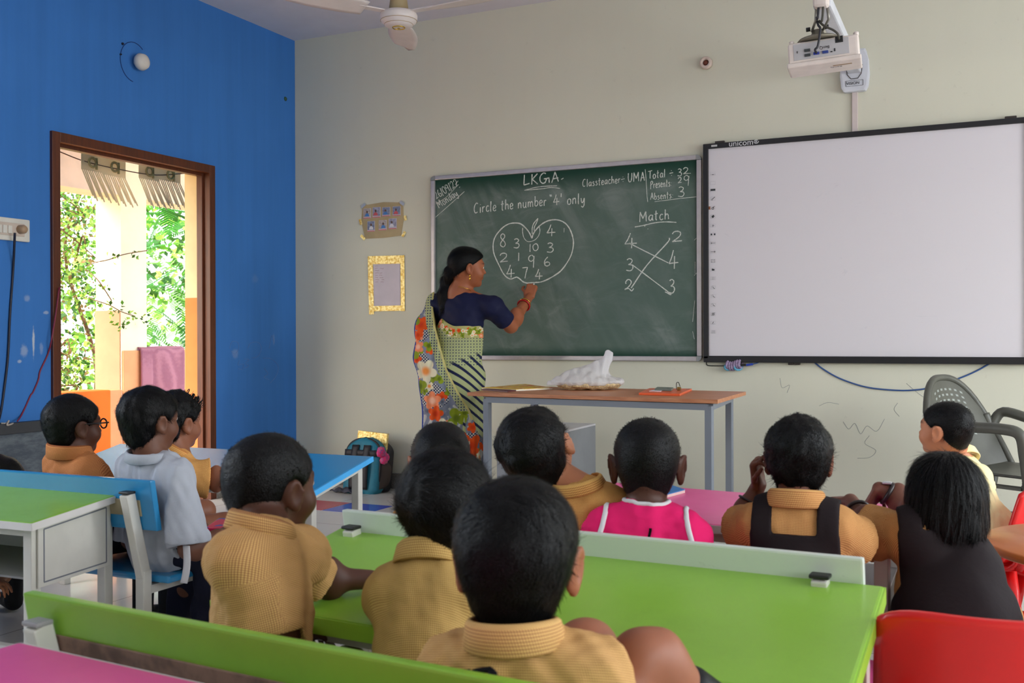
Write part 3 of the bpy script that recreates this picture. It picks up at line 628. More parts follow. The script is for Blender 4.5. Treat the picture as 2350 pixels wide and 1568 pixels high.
def backpack():
    """school bag slumped on the floor against the back wall"""
    cx, cy = -3.80, 5.76
    o = empty('backpack', (cx, cy, 0), 'teal and black school backpack standing on the floor against the back wall', 'backpack')
    teal = mat('teal_nylon', (20, 112, 136), .6, var=.15, vs=14, bump=.4, bs=30); blk = mat('black_nylon', (30, 28, 34), .6, var=.2, vs=18, bump=.3)
    ln = .06
    def body(w, d, h, y0, z0=0):
        m = MB(); n = 12
        def f(u, v):
            a = u*2*PI; k = .5; c_, s_ = math.cos(a), math.sin(a); x = abs(c_)**k*math.copysign(1, c_)*w/2; y = abs(s_)**k*math.copysign(1, s_)*d/2
            t = v; sc = 1 if t < .72 else math.cos((t-.72)/.28*PI/2*.98)**.55; bot = 1 if t > .06 else .9+.1*t/.06
            return (cx+x*sc*bot, cy+y0+y*(sc*.5+.5)*bot+ln*t, z0+h*t)
        m.grid(f, 48, 30)
        return m
    body(.28, .12, .36, -.03).build('main_compartment', teal, o, merge=.0004)
    m = body(.30, .1, .345, .055); m.build('rear_compartment', blk, o, merge=.0004)
    m = MB()
    def zip_(u, v):
        a = PI*u; x = -.132*math.cos(a); z = .20+.155*math.sin(a)**.7
        return (cx+x, cy-.055+ln*z/.36*.95-.025*(1-v), z)
    m.tube(spline([(cx-.135, cy-.04, .08), (cx-.137, cy-.03, .2), (cx-.12, cy-.012, .30), (cx-.05, cy-.0, .348), (cx+.05, cy-.0, .348), (cx+.12, cy-.012, .30), (cx+.137, cy-.03, .2), (cx+.135, cy-.04, .08)], 6), .008, 6).build('piping', blk, o)
    for dx in (-.045, .045):
        MB().grid(lambda u, v: (cx+dx+(u-.5)*.05, cy-.092+ln*v*.85-.014*math.sin(PI*v)+.006*(2*u-1)**2, .03+.285*v), 4, 14).build('shoulder_strap', blk, o, solid=.012)
    MB().grid(lambda u, v: (cx-.125+.25*u, cy-.093+ln*(.24+.04*v)/.36*1.0-.006*math.sin(PI*u), .245+.04*v), 12, 2).build('yoke_band', blk, o, solid=.006)
    p = MB().grid(lambda u, v: (cx+.138+.03*math.sin(PI*v)*math.sin(PI*u), cy-.05+.13*u+ln*v*.5, .03+.17*v), 8, 8).build('side_pocket', mat('mesh_pocket', (72, 62, 58), .8), o, solid=.006)
    t = NT('bright_cloth', .7); v = t.coord(); n = t.noise(v, 38, 2, .5, 2); r = t.node('ShaderNodeValToRGB'); t.link(n, r.inputs[0]); r.color_ramp.interpolation = 'CONSTANT'
    e = r.color_ramp.elements; e[0].color = rgba((224, 52, 116)); e[1].position = .48; e[1].color = rgba((140, 84, 150)); x = e.new(.58); x.color = rgba((238, 110, 90)); x = e.new(.68); x.color = rgba((60, 110, 190)); t.col(r.outputs[0])
    m = MB()
    for k in range(5):
        a = k*1.3; m.lathe((cx+.152+.008*math.cos(a), cy-.02+.03*math.sin(a), .22+.016*k), [(0, -.03), (.022, -.02), (.028, 0), (.02, .022), (0, .03)], 10)
    c = m.build('bright_cloth', t.m); tag(c, 'bright pink patterned cloth tucked in the side pocket of the backpack', 'cloth'); recenter(c)
    gold = NT('gold_foil', .32, .5, .35); v = gold.coord(); n = gold.noise(v, 60, 4); gold.col(gold.mix(gold.ramp(n, .35, .65), lin((204, 164, 70)), lin((248, 230, 160)))); gold.bump(n, .8, .004); MATS['gold_foil'] = gold.m
    c = MB().prism([(cx-.105, cy+.038, .17), (cx+.125, cy+.038, .16), (cx+.135, cy+.06, .385), (cx-.095, cy+.06, .40)], (0, .022, 0)).build('wrapped_book', gold.m); tag(c, 'gold foil wrapped book sticking out behind the backpack', 'book'); recenter(c)
    c = MB().grid(lambda u, v: (cx-.20+.22*u, cy-.12+.07*v-.03*u, .012+.022*math.sin(PI*u)*math.sin(PI*v)+.006*math.sin(19*u+7*v)), 26, 10).build('crumpled_cloth', mat('dark_crumple', (52, 52, 62), .8, var=.6, vs=30), None, solid=.006); tag(c, 'dark crumpled cloth on the floor in front of the backpack', 'cloth'); recenter(c)
# ------------------------------------------------------------------ single-stroke handwriting; y up from the baseline, 1 = cap height
G_ = {
 '0': (.6, [[(.3,1),(.05,.75),(.02,.4),(.15,.05),(.38,.02),(.56,.3),(.56,.7),(.42,.96),(.26,.98)]]),
 '1': (.25, [[(.14,1),(.11,0)]]),
 '2': (.65, [[(.04,.74),(.14,.93),(.34,1),(.52,.88),(.5,.6),(.3,.3),(.06,.04),(.12,.03)],[(.06,.04),(.62,.12)]]),
 '3': (.6, [[(.08,.9),(.28,1),(.5,.88),(.42,.66),(.2,.52)],[(.2,.52),(.5,.46),(.55,.22),(.36,.02),(.02,.06)]]),
 '4': (.7, [[(.34,1),(.2,.6),(.02,.28)],[(.02,.28),(.7,.34)],[(.42,.68),(.4,0)]]),
 '6': (.55, [[(.34,1),(.12,.7),(.03,.35),(.12,.05),(.36,.02),(.52,.22),(.42,.42),(.22,.42),(.06,.28)]]),
 '7': (.55, [[(.02,.94),(.52,1)],[(.52,1),(.36,.5),(.26,0)]]),
 '8': (.6, [[(.46,.9),(.28,1),(.08,.84),(.16,.62),(.42,.42),(.54,.2),(.38,.01),(.14,.06),(.06,.24),(.24,.5),(.46,.74),(.46,.94)]]),
 '9': (.6, [[(.5,.84),(.34,1),(.1,.88),(.06,.64),(.24,.5),(.46,.62),(.52,.84)],[(.54,.94),(.5,.5),(.46,0)]]),
 'L': (.5, [[(.1,1),(.06,.02)],[(.06,.02),(.5,.12)]]),
 'K': (.55, [[(.08,1),(.06,0)],[(.5,1),(.1,.5)],[(.1,.5),(.52,0)]]),
 'G': (.8, [[(.5,.92),(.3,1),(.06,.72),(.04,.3),(.22,.02),(.44,.08),(.54,.4)],[(.34,.42),(.72,.46)],[(.74,.5),(.76,0)]]),
 'A': (.6, [[(.04,0),(.3,1)],[(.3,1),(.56,.04)],[(.12,.36),(.56,.4)]]),
 'C': (.6, [[(.52,.92),(.3,1),(.08,.7),(.04,.3),(.2,.02),(.46,.1)]]),
 'U': (.6, [[(.06,1),(.04,.4),(.2,.03),(.42,.12),(.52,.5),(.54,1)]]),
 'M': (.85, [[(.06,0),(.1,1)],[(.1,1),(.4,.3)],[(.4,.3),(.7,1)],[(.7,1),(.74,0)]]),
 'T': (.6, [[(0,.94),(.62,1)],[(.3,.98),(.28,0)]]),
 'P': (.55, [[(.1,.95),(.06,-.1)],[(.1,.9),(.34,1),(.5,.82),(.38,.58),(.1,.5)]]),
 'a': (.5, [[(.42,.5),(.22,.56),(.05,.34),(.1,.06),(.28,.06),(.42,.4)],[(.43,.56),(.42,.1),(.52,0)]]),
 'b': (.48, [[(.08,1),(.06,.05)],[(.07,.3),(.22,.54),(.42,.42),(.4,.12),(.2,0),(.06,.1)]]),
 'c': (.42, [[(.38,.5),(.2,.56),(.05,.34),(.1,.06),(.26,0),(.4,.1)]]),
 'd': (.5, [[(.4,.48),(.2,.54),(.05,.3),(.12,.03),(.3,.06),(.42,.3)],[(.46,1),(.44,.02)]]),
 'e': (.45, [[(.06,.26),(.36,.32),(.34,.52),(.18,.56),(.05,.34),(.1,.06),(.26,0),(.42,.1)]]),
 'h': (.48, [[(.08,1),(.06,0)],[(.07,.32),(.2,.52),(.36,.46),(.4,.2),(.42,0)]]),
 'i': (.2, [[(.1,.55),(.09,0)],[(.11,.8),(.11,.84)]]),
 'l': (.22, [[(.1,1),(.08,.08),(.14,0)]]),
 'm': (.75, [[(.06,.55),(.06,0)],[(.06,.35),(.2,.54),(.32,.42),(.34,0)],[(.34,.35),(.48,.54),(.62,.42),(.66,0)]]),
 'n': (.5, [[(.06,.55),(.06,0)],[(.06,.32),(.2,.54),(.36,.46),(.4,.0)]]),
 'o': (.46, [[(.22,.56),(.05,.4),(.06,.1),(.22,0),(.4,.14),(.38,.44),(.2,.56)]]),
 'r': (.36, [[(.06,.55),(.06,0)],[(.06,.3),(.18,.52),(.34,.5)]]),
 's': (.4, [[(.34,.5),(.18,.56),(.08,.44),(.24,.3),(.34,.14),(.2,0),(.04,.06)]]),
 't': (.4, [[(.18,.95),(.16,.1),(.28,0)],[(.02,.6),(.36,.64)]]),
 'u': (.5, [[(.06,.55),(.06,.14),(.2,0),(.38,.2)],[(.4,.55),(.4,.05),(.48,0)]]),
 'y': (.5, [[(.06,.55),(.1,.2),(.24,.12),(.4,.5)],[(.42,.55),(.4,-.1),(.24,-.32),(.08,-.22)]]),
 '/': (.3, [[(.26,1.05),(.04,-.1)]]), '|': (.2, [[(.1,1.1),(.1,-.2)]]),
 ':': (.25, [[(.1,.5),(.11,.46)],[(.1,.12),(.11,.08)]]), ';': (.25, [[(.1,.5),(.11,.46)],[(.12,.14),(.08,0)]]), '~': (.7, [[(.04,.42),(.62,.48)],[(.34,.78),(.34,.72)],[(.36,.16),(.36,.1)]]),
 '"': (.3, [[(.04,1.05),(.1,.85)],[(.18,1.05),(.24,.85)]]), "'": (.2, [[(.1,1.1),(.08,.75)]]), '.': (.2, [[(.08,.06),(.1,.04)]]), '-': (.4, [[(.05,.4),(.32,.46)]]), ' ': (.35, []),
}
def solve_h(src, dst):
    A = []
    for (x, y), (u, v) in zip(src, dst):
        A.append([x, y, 1, 0, 0, 0, -u*x, -u*y, -u]); A.append([0, 0, 0, x, y, 1, -v*x, -v*y, -v])
    _, _, Vt = np.linalg.svd(np.array(A, float)); return Vt[-1].reshape(3, 3)

def wall_things():
    alu = NT('aluminium_trim', .35, .5, .55); v = alu.coord(); alu.col(alu.mix(alu.noise(v, 20, 3), lin((176, 168, 170)), lin((206, 200, 200)))); alu = alu.m
    X0, Z1, BW_, BH_ = -3.401, 2.0995, 1.83, 1.22; X1, Z0 = X0+BW_, Z1-BH_; fw = .029; yb = YB-.022
    o = empty('chalkboard', ((X0+X1)/2, YB-.012, Z0), 'green chalkboard in an aluminium frame covered in white chalk writing', 'chalkboard')
    # dusty green surface: wiped smears along sweeping arcs
    t = NT('chalkboard_green', .72, .3); v = t.coord()
    w = t.mapping(v, (1, 1, 1), (0, .5, 0)); s1 = t.noise(t.mapping(w, (3.2, 1, .8)), 2.0, 4, .55, .8); s2 = t.noise(t.mapping(v, (1.6, 1, 3.2), (0, -.4, 0)), 2.4, 6, .65, 1.2); s3 = t.noise(v, 1.1, 3)
    sep = t.node('ShaderNodeSeparateXYZ'); t.link(v, sep.inputs[0])
    top = t.ramp(sep.outputs[2], Z1-.04, Z1-.20); bot = t.ramp(sep.outputs[2], Z0+.02, Z0+.10)
    k = t.math('MULTIPLY', t.math('MULTIPLY', top, bot), t.math('ADD', t.math('MULTIPLY', t.ramp(s1, .42, .72), .55), t.math('MULTIPLY', t.ramp(s2, .45, .75), .6)))
    k = t.math('MULTIPLY', k, t.math('ADD', .35, t.ramp(s3, .3, .65)))
    base = t.mix(t.noise(v, 9, 3), lin((22, 60, 48)), lin((30, 68, 54)))
    c = t.mix(t.math('MULTIPLY', t.math('MULTIPLY', top, bot), .8), base, lin((98, 116, 107))); c = t.mix(t.math('MULTIPLY', k, .5), c, lin((150, 158, 154)))
    t.col(c)
    MB().rbox((X0+.012, YB-.012, Z0+.012), (X1-.012, YB-.004, Z1-.012)).build('board_surface', t.m, o)
    yf = YB-.0125
    m = MB()
    for a, b in (((X0+.03, YB-.014, Z1-fw/2), (X1-.03, YB-.014, Z1-fw/2)), ((X0+.03, YB-.014, Z0+fw/2), (X1-.03, YB-.014, Z0+fw/2))): m.bar(a, b, .026, fw, .004, up=(0, 1, 0)) if False else m.rbox((a[0], YB-.027, a[2]-fw/2), (b[0], YB-.001, a[2]+fw/2), .005)
    m.rbox((X0, YB-.027, Z0+.03), (X0+fw, YB-.001, Z1-.03), .005); m.rbox((X1-fw, YB-.027, Z0+.03), (X1, YB-.001, Z1-.03), .005)
    fr = m.build('frame', alu, o)
    gc = mat('corner_grey', (140, 142, 144), .5)
    for x, z, a0 in ((X0+.03, Z1-.03, PI/2), (X1-.03, Z1-.03, 0), (X1-.03, Z0+.03, -PI/2), (X0+.03, Z0+.03, PI)):
        pts = [(x, YB-.029, z)]+[(x+.031*math.cos(a0+PI/2*i/6), YB-.029, z+.031*math.sin(a0+PI/2*i/6)) for i in range(7)]
        MB().prism(pts, (0, .028, 0), .002).build('corner_cap', gc, fr)
    H = solve_h([(994.5, 416), (1598, 363), (1599, 820), (997, 819.5)], [(X0+fw, Z1-fw), (X1-fw, Z1-fw), (X1-fw, Z0+fw), (X0+fw, Z0+fw)])
    def P(x, y):
        q = H @ np.array([x, y, 1]); return (q[0]/q[2], yf, q[1]/q[2])
    t = NT('white_chalk', .95, .05); v = t.coord(); t.col(t.mix(t.ramp(t.noise(v, 420, 3), .36, .56), lin((150, 160, 152)), lin((232, 234, 226)))); chalk = t.m
    rr = random.Random(3)
    def stroke(m, pts, r=.0030, n=5, smooth=True):
        q = spline(pts, n) if smooth and len(pts) > 2 else [np.array(pts[0])+(np.array(pts[-1])-np.array(pts[0]))*i/4 for i in range(5)]
        w = [P(*p) for p in q]; prev = None
        # flat ribbon of chalk lying on the board
        R = []
        for i, a in enumerate(w):
            a = np.array(a); b = np.array(w[min(i+1, len(w)-1)])-np.array(w[max(i-1, 0)]); L = np.hypot(b[0], b[2])+1e-9; s = np.array([-b[2]/L, 0, b[0]/L]); rr_ = r*(.75+.5*rr.random())
            R.append([m.bm.verts.new(Vector(a-s*rr_)), m.bm.verts.new(Vector(a+s*rr_)), m.bm.verts.new(Vector(a+s*rr_*.6-np.array([0, .0012, 0]))), m.bm.verts.new(Vector(a-s*rr_*.6-np.array([0, .0012, 0])))])
        for A, B in zip(R, R[1:]):
            for k in range(4): m.bm.faces.new((A[k], A[(k+1) % 4], B[(k+1) % 4], B[k]))
        m.bm.faces.new(R[0]); m.bm.faces.new(list(reversed(R[-1])))
    def glyph(m, ch, org, ex, ey, r):
        for s in G_[ch][1]:
            stroke(m, [np.array(org)+np.array(ex)*x-np.array([0, 0])+np.array(ey)*y for x, y in s], r)
    def write(name, s, a, b, h, r=.0026, up=None):
        """text along the px baseline a-b with cap height h px"""
        a, b = np.array(a, float), np.array(b, float); tot = sum(G_[c][0]+.12 for c in s); d = (b-a)/tot; u = np.array(up if up is not None else [0, -1.0])*h
        m = MB(); x = 0
        for c in s:
            if c == ' ' and x: m.build(name, chalk, o, recalc=True); m = MB()
            j = np.array([0, rr.uniform(-.03, .03)*h]); glyph(m, c, a+d*x+j, d, u, r); x += G_[c][0]+.12
        m.build(name, chalk, o, recalc=True)
    def digit(m, ch, x0, y0, x1, y1, r=.0031):
        w = G_[ch][0]; glyph(m, ch, (x0, y1), (( x1-x0)/w, 0), (0, -(y1-y0)), r)
    write('chalk_heading', 'LKGA', (1196, 426), (1282, 416), 24, .0034)
    m = MB()
    for a in ([(1199, 437), (1225, 430), (1250, 427), (1274, 426)], [(1199, 437), (1240, 433), (1260, 430), (1281, 432)], [(1284, 411), (1289, 408)]): stroke(m, a, .0024)
    m.build('chalk_underline', chalk, o)
    ups = np.array([-.5, -.86]); 
    write('chalk_date', '26/09/22', (997, 459), (1050, 426), 17, .0022, ups); write('chalk_day', 'Monday', (1003, 480), (1049, 449), 17, .0024, ups)
    m = MB()
    for a in ([(996, 470), (1020, 454), (1047, 425)], [(995, 501), (1025, 474), (1061, 441)], [(1040, 425), (1047, 416)], [(1049, 432), (1051, 430)]): stroke(m, a, .0018)
    m.build('chalk_underline', chalk, o)
    write('chalk_teacher_line', 'Classteacher~', (1333, 428), (1433, 416), 17, .0022); write('chalk_teacher_name', 'UMA', (1438, 417), (1479, 412), 21, .0026)
    write('chalk_total', 'Total ~', (1485, 408), (1546, 401), 18, .0024); write('chalk_presents', 'Presents:', (1490, 430), (1541, 424), 17, .0022); write('chalk_absents', 'Absents:', (1490, 457), (1545, 452), 16, .0022)
    m = MB()
    for ch, b in (('3', (1553, 384, 1563, 401)), ('2', (1566, 381, 1579, 396)), ('2', (1554, 404, 1563, 417)), ('9', (1567, 399, 1581, 423)), ('3', (1554, 426, 1569, 449))): digit(m, ch, *b, r=.0024)
    for a in ([(1478, 386), (1480, 410), (1482, 445), (1484, 462)], [(1500, 461), (1530, 457), (1560, 453), (1597, 449)], [(1566, 396), (1584, 394)]): stroke(m, a, .0017)
    m.build('chalk_count', chalk, o)
    write('chalk_instruction', 'Circle the number', (1083, 491), (1252, 471), 23, .0030)
    write('chalk_instruction', '"4\' only', (1257, 472), (1341, 466), 24, .0030)
    m = MB()
    S = 2138/300; A = lambda x, y: (1060+x/S, 480+y/S)
    apple = [(1115, 490), (1075, 400), (1015, 320), (930, 250), (840, 235), (740, 250), (640, 310), (545, 415), (495, 510), (478, 620), (492, 740), (540, 860), (590, 960), (640, 1060), (700, 1130), (770, 1160), (830, 1140), (870, 1130), (920, 1160), (965, 1200), (1030, 1225), (1100, 1220), (1180, 1215), (1270, 1205), (1380, 1160), (1500, 1090), (1600, 1010), (1690, 890), (1755, 770), (1790, 640), (1795, 520), (1770, 410), (1720, 300), (1650, 225), (1560, 185), (1470, 178), (1380, 195), (1300, 235), (1230, 290), (1170, 360), (1130, 430), (1115, 490)]
    stroke(m, [A(*p) for p in apple], .0038, 4); m.build('chalk_apple', chalk, o)
    m = MB(); stroke(m, [A(*p) for p in [(963, 312), (962, 390), (985, 480), (1035, 535), (1090, 540), (1160, 515), (1220, 450), (1246, 370), (1235, 290)]], .0022)
    stroke(m, [A(*p) for p in [(1118, 410), (1120, 320), (1145, 240), (1216, 155)]], .0028); stroke(m, [A(*p) for p in [(1216, 155), (1190, 230), (1155, 300), (1152, 350), (1160, 380)]], .0028); m.build('chalk_stalk', chalk, o)
    m = MB()
    for ch, b in (('8', (590, 415, 690, 632)), ('3', (815, 495, 912, 650)), ('1', (1070, 580, 1100, 710)), ('0', (1130, 575, 1220, 690)), ('4', (1358, 258, 1500, 448)), ('3', (1360, 560, 1472, 718)), ('2', (585, 735, 725, 885)), ('1', (885, 725, 912, 862)), ('9', (1052, 765, 1165, 970)), ('6', (1315, 792, 1415, 942)),
                  ('4', (698, 928, 832, 1136)), ('7', (958, 965, 1050, 1150)), ('4', (1168, 994, 1290, 1165))):
        m = MB(); digit(m, ch, *A(*b[:2]), *A(*b[2:])); m.build('chalk_digit', chalk, o)
    m = MB(); stroke(m, [A(1645, 315), A(1643, 385)], .0018); m.build('chalk_tick', chalk, o)
    B = lambda x, y: (1400+x/6.817, 470+y/6.817)
    write('chalk_match_heading', 'Match', (1464, 509), (1536, 500), 23, .0030)
    m = MB(); stroke(m, [B(*p) for p in [(370, 342), (500, 318), (680, 275), (850, 258), (1025, 265)]], .0028); stroke(m, [B(525, 320), B(528, 335)], .0025); stroke(m, [B(572, 370), B(578, 374)], .003)
    for ch, b in (('4', (205, 440, 400, 680)), ('3', (230, 845, 345, 1040)), ('2', (950, 405, 1122, 575)), ('4', (905, 705, 1055, 1000)), ('3', (905, 1170, 1000, 1390))): digit(m, ch, *B(*b[:2]), *B(*b[2:]))
    stroke(m, [B(*p) for p in [(230, 1245), (225, 1215), (260, 1175), (300, 1190), (310, 1230), (270, 1290), (208, 1335)]], .0032); stroke(m, [B(*p) for p in [(208, 1335), (270, 1318), (318, 1355), (352, 1315)]], .0032)
    for a in ([(278, 600), (900, 910)], [(325, 940), (915, 1385), (845, 1368)], [(310, 1310), (560, 945), (880, 590), (915, 510)]): stroke(m, [B(*p) for p in a], .0034, 6, True)
    m.build('chalk_match_lines', chalk, o)
    m = MB()
    for a in ([(1597, 545), (1592, 550)], [(1594, 600), (1594, 628)], [(1592, 632), (1598, 626)], [(1593, 690), (1592, 720), (1588, 740)], [(1588, 762), (1597, 758), (1592, 780)]): stroke(m, a, .0014, 4, False)
    m.build('chalk_edge_ticks', chalk, o)
    # ---- interactive whiteboard
    wx0, wx1, wz1, wz0 = -1.5565, .17, 2.156, .8747
    o = empty('whiteboard', ((wx0+wx1)/2, YB-.02, wz0), 'large interactive whiteboard with a black frame beside the green chalkboard', 'whiteboard')
    bk = mat('board_black', (26, 26, 30), .4); t = NT('whiteboard_enamel', .3, .5); v = t.coord()
    n = t.noise(t.mapping(v, (1, 1, 2), (0, .7, 0)), 3, 7, .8, 2); t.col(t.mix(t.math('MULTIPLY', t.ramp(n, .62, .68), .10), lin((222, 217, 222)), lin((150, 150, 160)))); wm = t.m
    MB().rbox((wx0+.01, YB-.026, wz0+.01), (wx1-.01, YB-.006, wz1-.01)).build('writing_surface', wm, o)
    m = MB(); f = .03
    m.rbox((wx0, YB-.04, wz1-.030), (wx1, YB-.004, wz1), .004); m.rbox((wx0, YB-.04, wz0), (wx1, YB-.004, wz0+.038), .004)
    m.rbox((wx0, YB-.04, wz0+.02), (wx0+f, YB-.004, wz1-.02), .004); m.rbox((wx1-f, YB-.04, wz0+.02), (wx1, YB-.004, wz1-.02), .004)
    fr = m.build('frame', bk, o)
    br = mat('bracket_dark', (58, 48, 44), .5)
    for x in (wx0+.095, wx1-.1): MB().rbox((x-.028, YB-.024, wz1-.004), (x+.028, YB-.002, wz1+.014), .003).build('bracket', br, o)
    for x in (wx0+.50, wx0+.535): MB().rbox((x-.016, YB-.022, wz0-.012), (x+.016, YB-.002, wz0+.004), .003).build('bracket', br, o)
    x = np.array(atY(1706, 326, YB-.041)); text_mesh('brand_lettering', 'unicom', .046, basis((1.05, 0, 0), (0, 0, 1), (0, -1, 0), (x[0]-.014, YB-.0405, wz1-.013)), mat('logo_white', (220, 220, 222), .5), o)
    lx = x[0]+.074
    MB().tube([(lx+.013*math.cos(a), YB-.041, wz1-.012+.010*math.sin(a)) for a in np.linspace(.9, 6.6, 12)], .0017, 5).tube([(lx-.004, YB-.041, wz1-.018), (lx-.004, YB-.041, wz1-.006)], .002, 5).tube([(lx+.003, YB-.041, wz1-.018), (lx+.003, YB-.041, wz1-.006)], .002, 5).build('logo_mark', mat('logo_white', (220, 220, 222)), o)
    MB().rbox((wx0+.05, YB-.0412, wz1-.021), (wx0+.085, YB-.040, wz1-.010)).build('rating_label', mat('label_grey', (190, 190, 190), .5), o)
    # tool icons printed down the edge
    dk = mat('icon_dark', (44, 48, 52), .6); li = mat('icon_light', (176, 174, 178), .6); ix = wx0+.056; yi = YB-.0265
    zs = [atY(1637, y, YB-.027)[2] for y in (399, 420, 436, 456, 477, 497, 518, 538, 558, 578, 599, 619, 639, 660, 680, 700, 721, 741, 762)]
    mo = MB(); h = .019
    def box2(m, x0, z0, x1, z1, r=.0006): m.rbox((x0, yi-r, z0), (x1, yi, z1))
    def ln(m, pts, r=.0011): m.tube([(ix+a, yi, z+b) for a, b in pts], r, 4)
    for i, z in enumerate(zs):
        s = .0145; mi = MB()
        ln(mo, [(-s, -h/2), (s, -h/2), (s, h/2), (-s, h/2), (-s, -h/2)], .0004)
        if i == 0: ln(mi, [(-s, -.003), (s, -.003)], .0007); box2(mi, ix-.004, z-.006, ix+.004, z-.003)
        elif i == 2: box2(mi, ix-.014, z-.005, ix+.014, z+.006)
        elif i == 3: ln(mi, [(-.002, -.002), (.011, .009)], .0016); ln(mi, [(-.006+.004*math.cos(a), -.005+.004*math.sin(a)) for a in np.linspace(0, 6.28, 9)], .0009)
        elif i == 4: ln(mi, [(-.001+.006*math.cos(a), -.003+.0055*math.sin(a)) for a in np.linspace(0, 6.28, 10)], .0018); ln(mi, [(0, 0), (.008, .008)], .0018)
        elif i == 5: ln(mi, [(-.005, -.004), (.006, .005)], .0062)
        elif i == 6: ln(mi, [(-.007, 0), (.007, 0)], .001); ln(mi, [(0, -.007), (0, .007)], .001)
        elif i == 7: box2(mi, ix-.014, z-.005, ix-.005, z+.005); box2(mi, ix+.005, z-.005, ix+.014, z+.005)
        elif i == 8: ln(mi, [(-.013, 0), (.013, 0)], .0011); ln(mi, [(-.007, .005), (-.013, 0), (-.007, -.005)], .001)
        elif i == 9: ln(mi, [(-.013, 0), (.013, 0)], .0011); ln(mi, [(.007, .005), (.013, 0), (.007, -.005)], .001)
        elif i == 10: ln(mi, [(-.009, -.009), (.009, -.009), (.009, .009), (-.009, .009), (-.009, -.009)], .0009); ln(mi, [(-.004, 0), (.004, 0)], .0009)
        elif i == 11: box2(mi, ix-.008, z-.006, ix+.008, z+.004); box2(mi, ix-.008, z+.004, ix-.001, z+.006)
        elif i == 12: ln(mo, [(-.006, -.006), (.006, -.006), (.006, .006), (-.006, .006), (-.006, -.006)], .0009); ln(mo, [(-.003, 0), (.003, 0)], .0009)
        elif i in (13, 14, 15): ln(mi, [(0, 0), (.008, -.007)], .0013); ln(mo, [(-.004+.005*math.cos(a), .003+.005*math.sin(a)) for a in np.linspace(0, 6.28, 9)], .0009)
        elif i == 16:
            for a in range(4):
                for b in range(4):
                    if (a+b) % 2 == 0: box2(mi, ix-.008+a*.004, z-.008+b*.004, ix-.004+a*.004, z-.004+b*.004)
        elif i == 17: ln(mi, [(-.006, -.006), (.002, .006)], .0013); ln(mo, [(0, -.006), (.008, -.006)], .0012)
        elif i == 18: ln(mo, [(-.009, -.006), (.009, -.006), (.009, .006), (-.009, .006), (-.009, -.006)], .0012); ln(mo, [(-.005, 0), (.005, 0)], .0014)
        if len(mi.bm.verts): mi.build('icon', dk, o)
        else: mi.bm.free()
    mo.build('icon_outline', li, o)
    MB().rbox((wx0+.031, yi-.001, zs[4]-.009), (wx0+.040, yi, zs[4]+.009)).build('tape_scrap', mat('brown_scrap', (150, 92, 60), .7), o)
    # cables under the whiteboard
    Q = lambda x, y, d=.0042: Vector(atY(x, y, YB-d))
    cab = mat('blue_cable', (52, 84, 140), .5)
    o = MB().tube(spline([Q(1862, 826), Q(1890, 848), Q(1930, 870), Q(1985, 888), Q(2040, 895), Q(2090, 896), Q(2140, 889), Q(2200, 869), Q(2240, 852), Q(2272, 834), Q(2280, 828)], 8), .0042, 8).build('cable', cab); tag(o, 'blue cable sagging on the wall below the whiteboard', 'cable'); recenter(o)
    o = empty('usb_cable_bundle', Q(1686, 842), 'short cable with a cloth wrapped joint hanging under the whiteboard corner', 'cable')
    MB().tube(spline([Q(1621, 831), Q(1622, 837), Q(1628, 839.5), Q(1645, 840), Q(1668, 840)], 6), .0028, 6).build('lead', DARKCAP(), o)
    w = MB()
    for k in range(6): a = Q(1672+k*5.5, 838+2.5*math.sin(k), .03); w.tube([a+V3(.022*math.cos(t_)*.35, .016*math.cos(t_), .022*math.sin(t_)) for t_ in np.linspace(0, 2*PI, 10, endpoint=False)], .009, 6, closed=True)
    w.build('cloth_wrap', mat('lilac_cloth', (150, 132, 162), .85, var=.3, vs=90), o)
    w = MB()
    for k in (0, 4): a = Q(1672+k*5.5, 843, .034); w.tube([a+V3(.02*math.cos(t_), .012*math.cos(t_), .016*math.sin(t_)) for t_ in np.linspace(0, 2*PI, 10, endpoint=False)], .007, 6, closed=True)
    w.build('tape', mat('cyan_tape', (90, 160, 190), .6), o)
    MB().bar(Q(1700, 838, .03), Q(1711, 837.5, .03), .016, .014, .002).build('socket', DARKCAP(), o); MB().bar(Q(1713, 838, .03), Q(1728, 836, .03), .018, .013, .002).build('plug', mat('blue_plug', (30, 60, 160), .4), o)
    MB().tube(spline([Q(1727, 836, .03), Q(1738, 833, .028), Q(1746, 829, .02)], 5), .0035, 6).build('tail', cab, o)
    # ---- projector, its arm and wall plate
    wp = mat('projector_white', (226, 214, 206), .4, .5, var=.05, vs=14); gm = mat('mount_white', (214, 216, 224), .4); met = mat('mount_metal', (150, 148, 140), .4, metal=.6)
    o = empty('projector_mount', (-.705, YB, 2.35), 'white wall plate and arm carrying the projector above the whiteboard', 'mount')
    cxp, czp = -.705, 2.49
    m = MB()
    out = [(-.058, -.115), (.058, -.115), (.072, -.09), (.079, -.02), (.072, .06), (.058, .12), (-.058, .12), (-.072, .06), (-.079, -.02), (-.072, -.09)]
    m.prism([(cxp+a, YB-.045, czp+b) for a, b in out], (0, .045, 0), .012); pl = m.build('wall_plate', gm, o)
    m = MB(); m.tube([(cxp+a, YB-.047, czp+b) for a, b in ((-.045, .03), (-.038, -.02), (-.018, -.045), (.018, -.045), (.036, -.02), (.042, .03))], .0022, 6); m.build('recess_line', mat('dark_line', (70, 66, 64), .6), pl)
    text_mesh('plate_lettering', 'VISION', .022, basis((1, 0, 0), (0, 0, 1), (0, -1, 0), (cxp-.008, YB-.0462, czp-.07)), mat('ink', (40, 40, 44), .6), pl)
    m = MB()
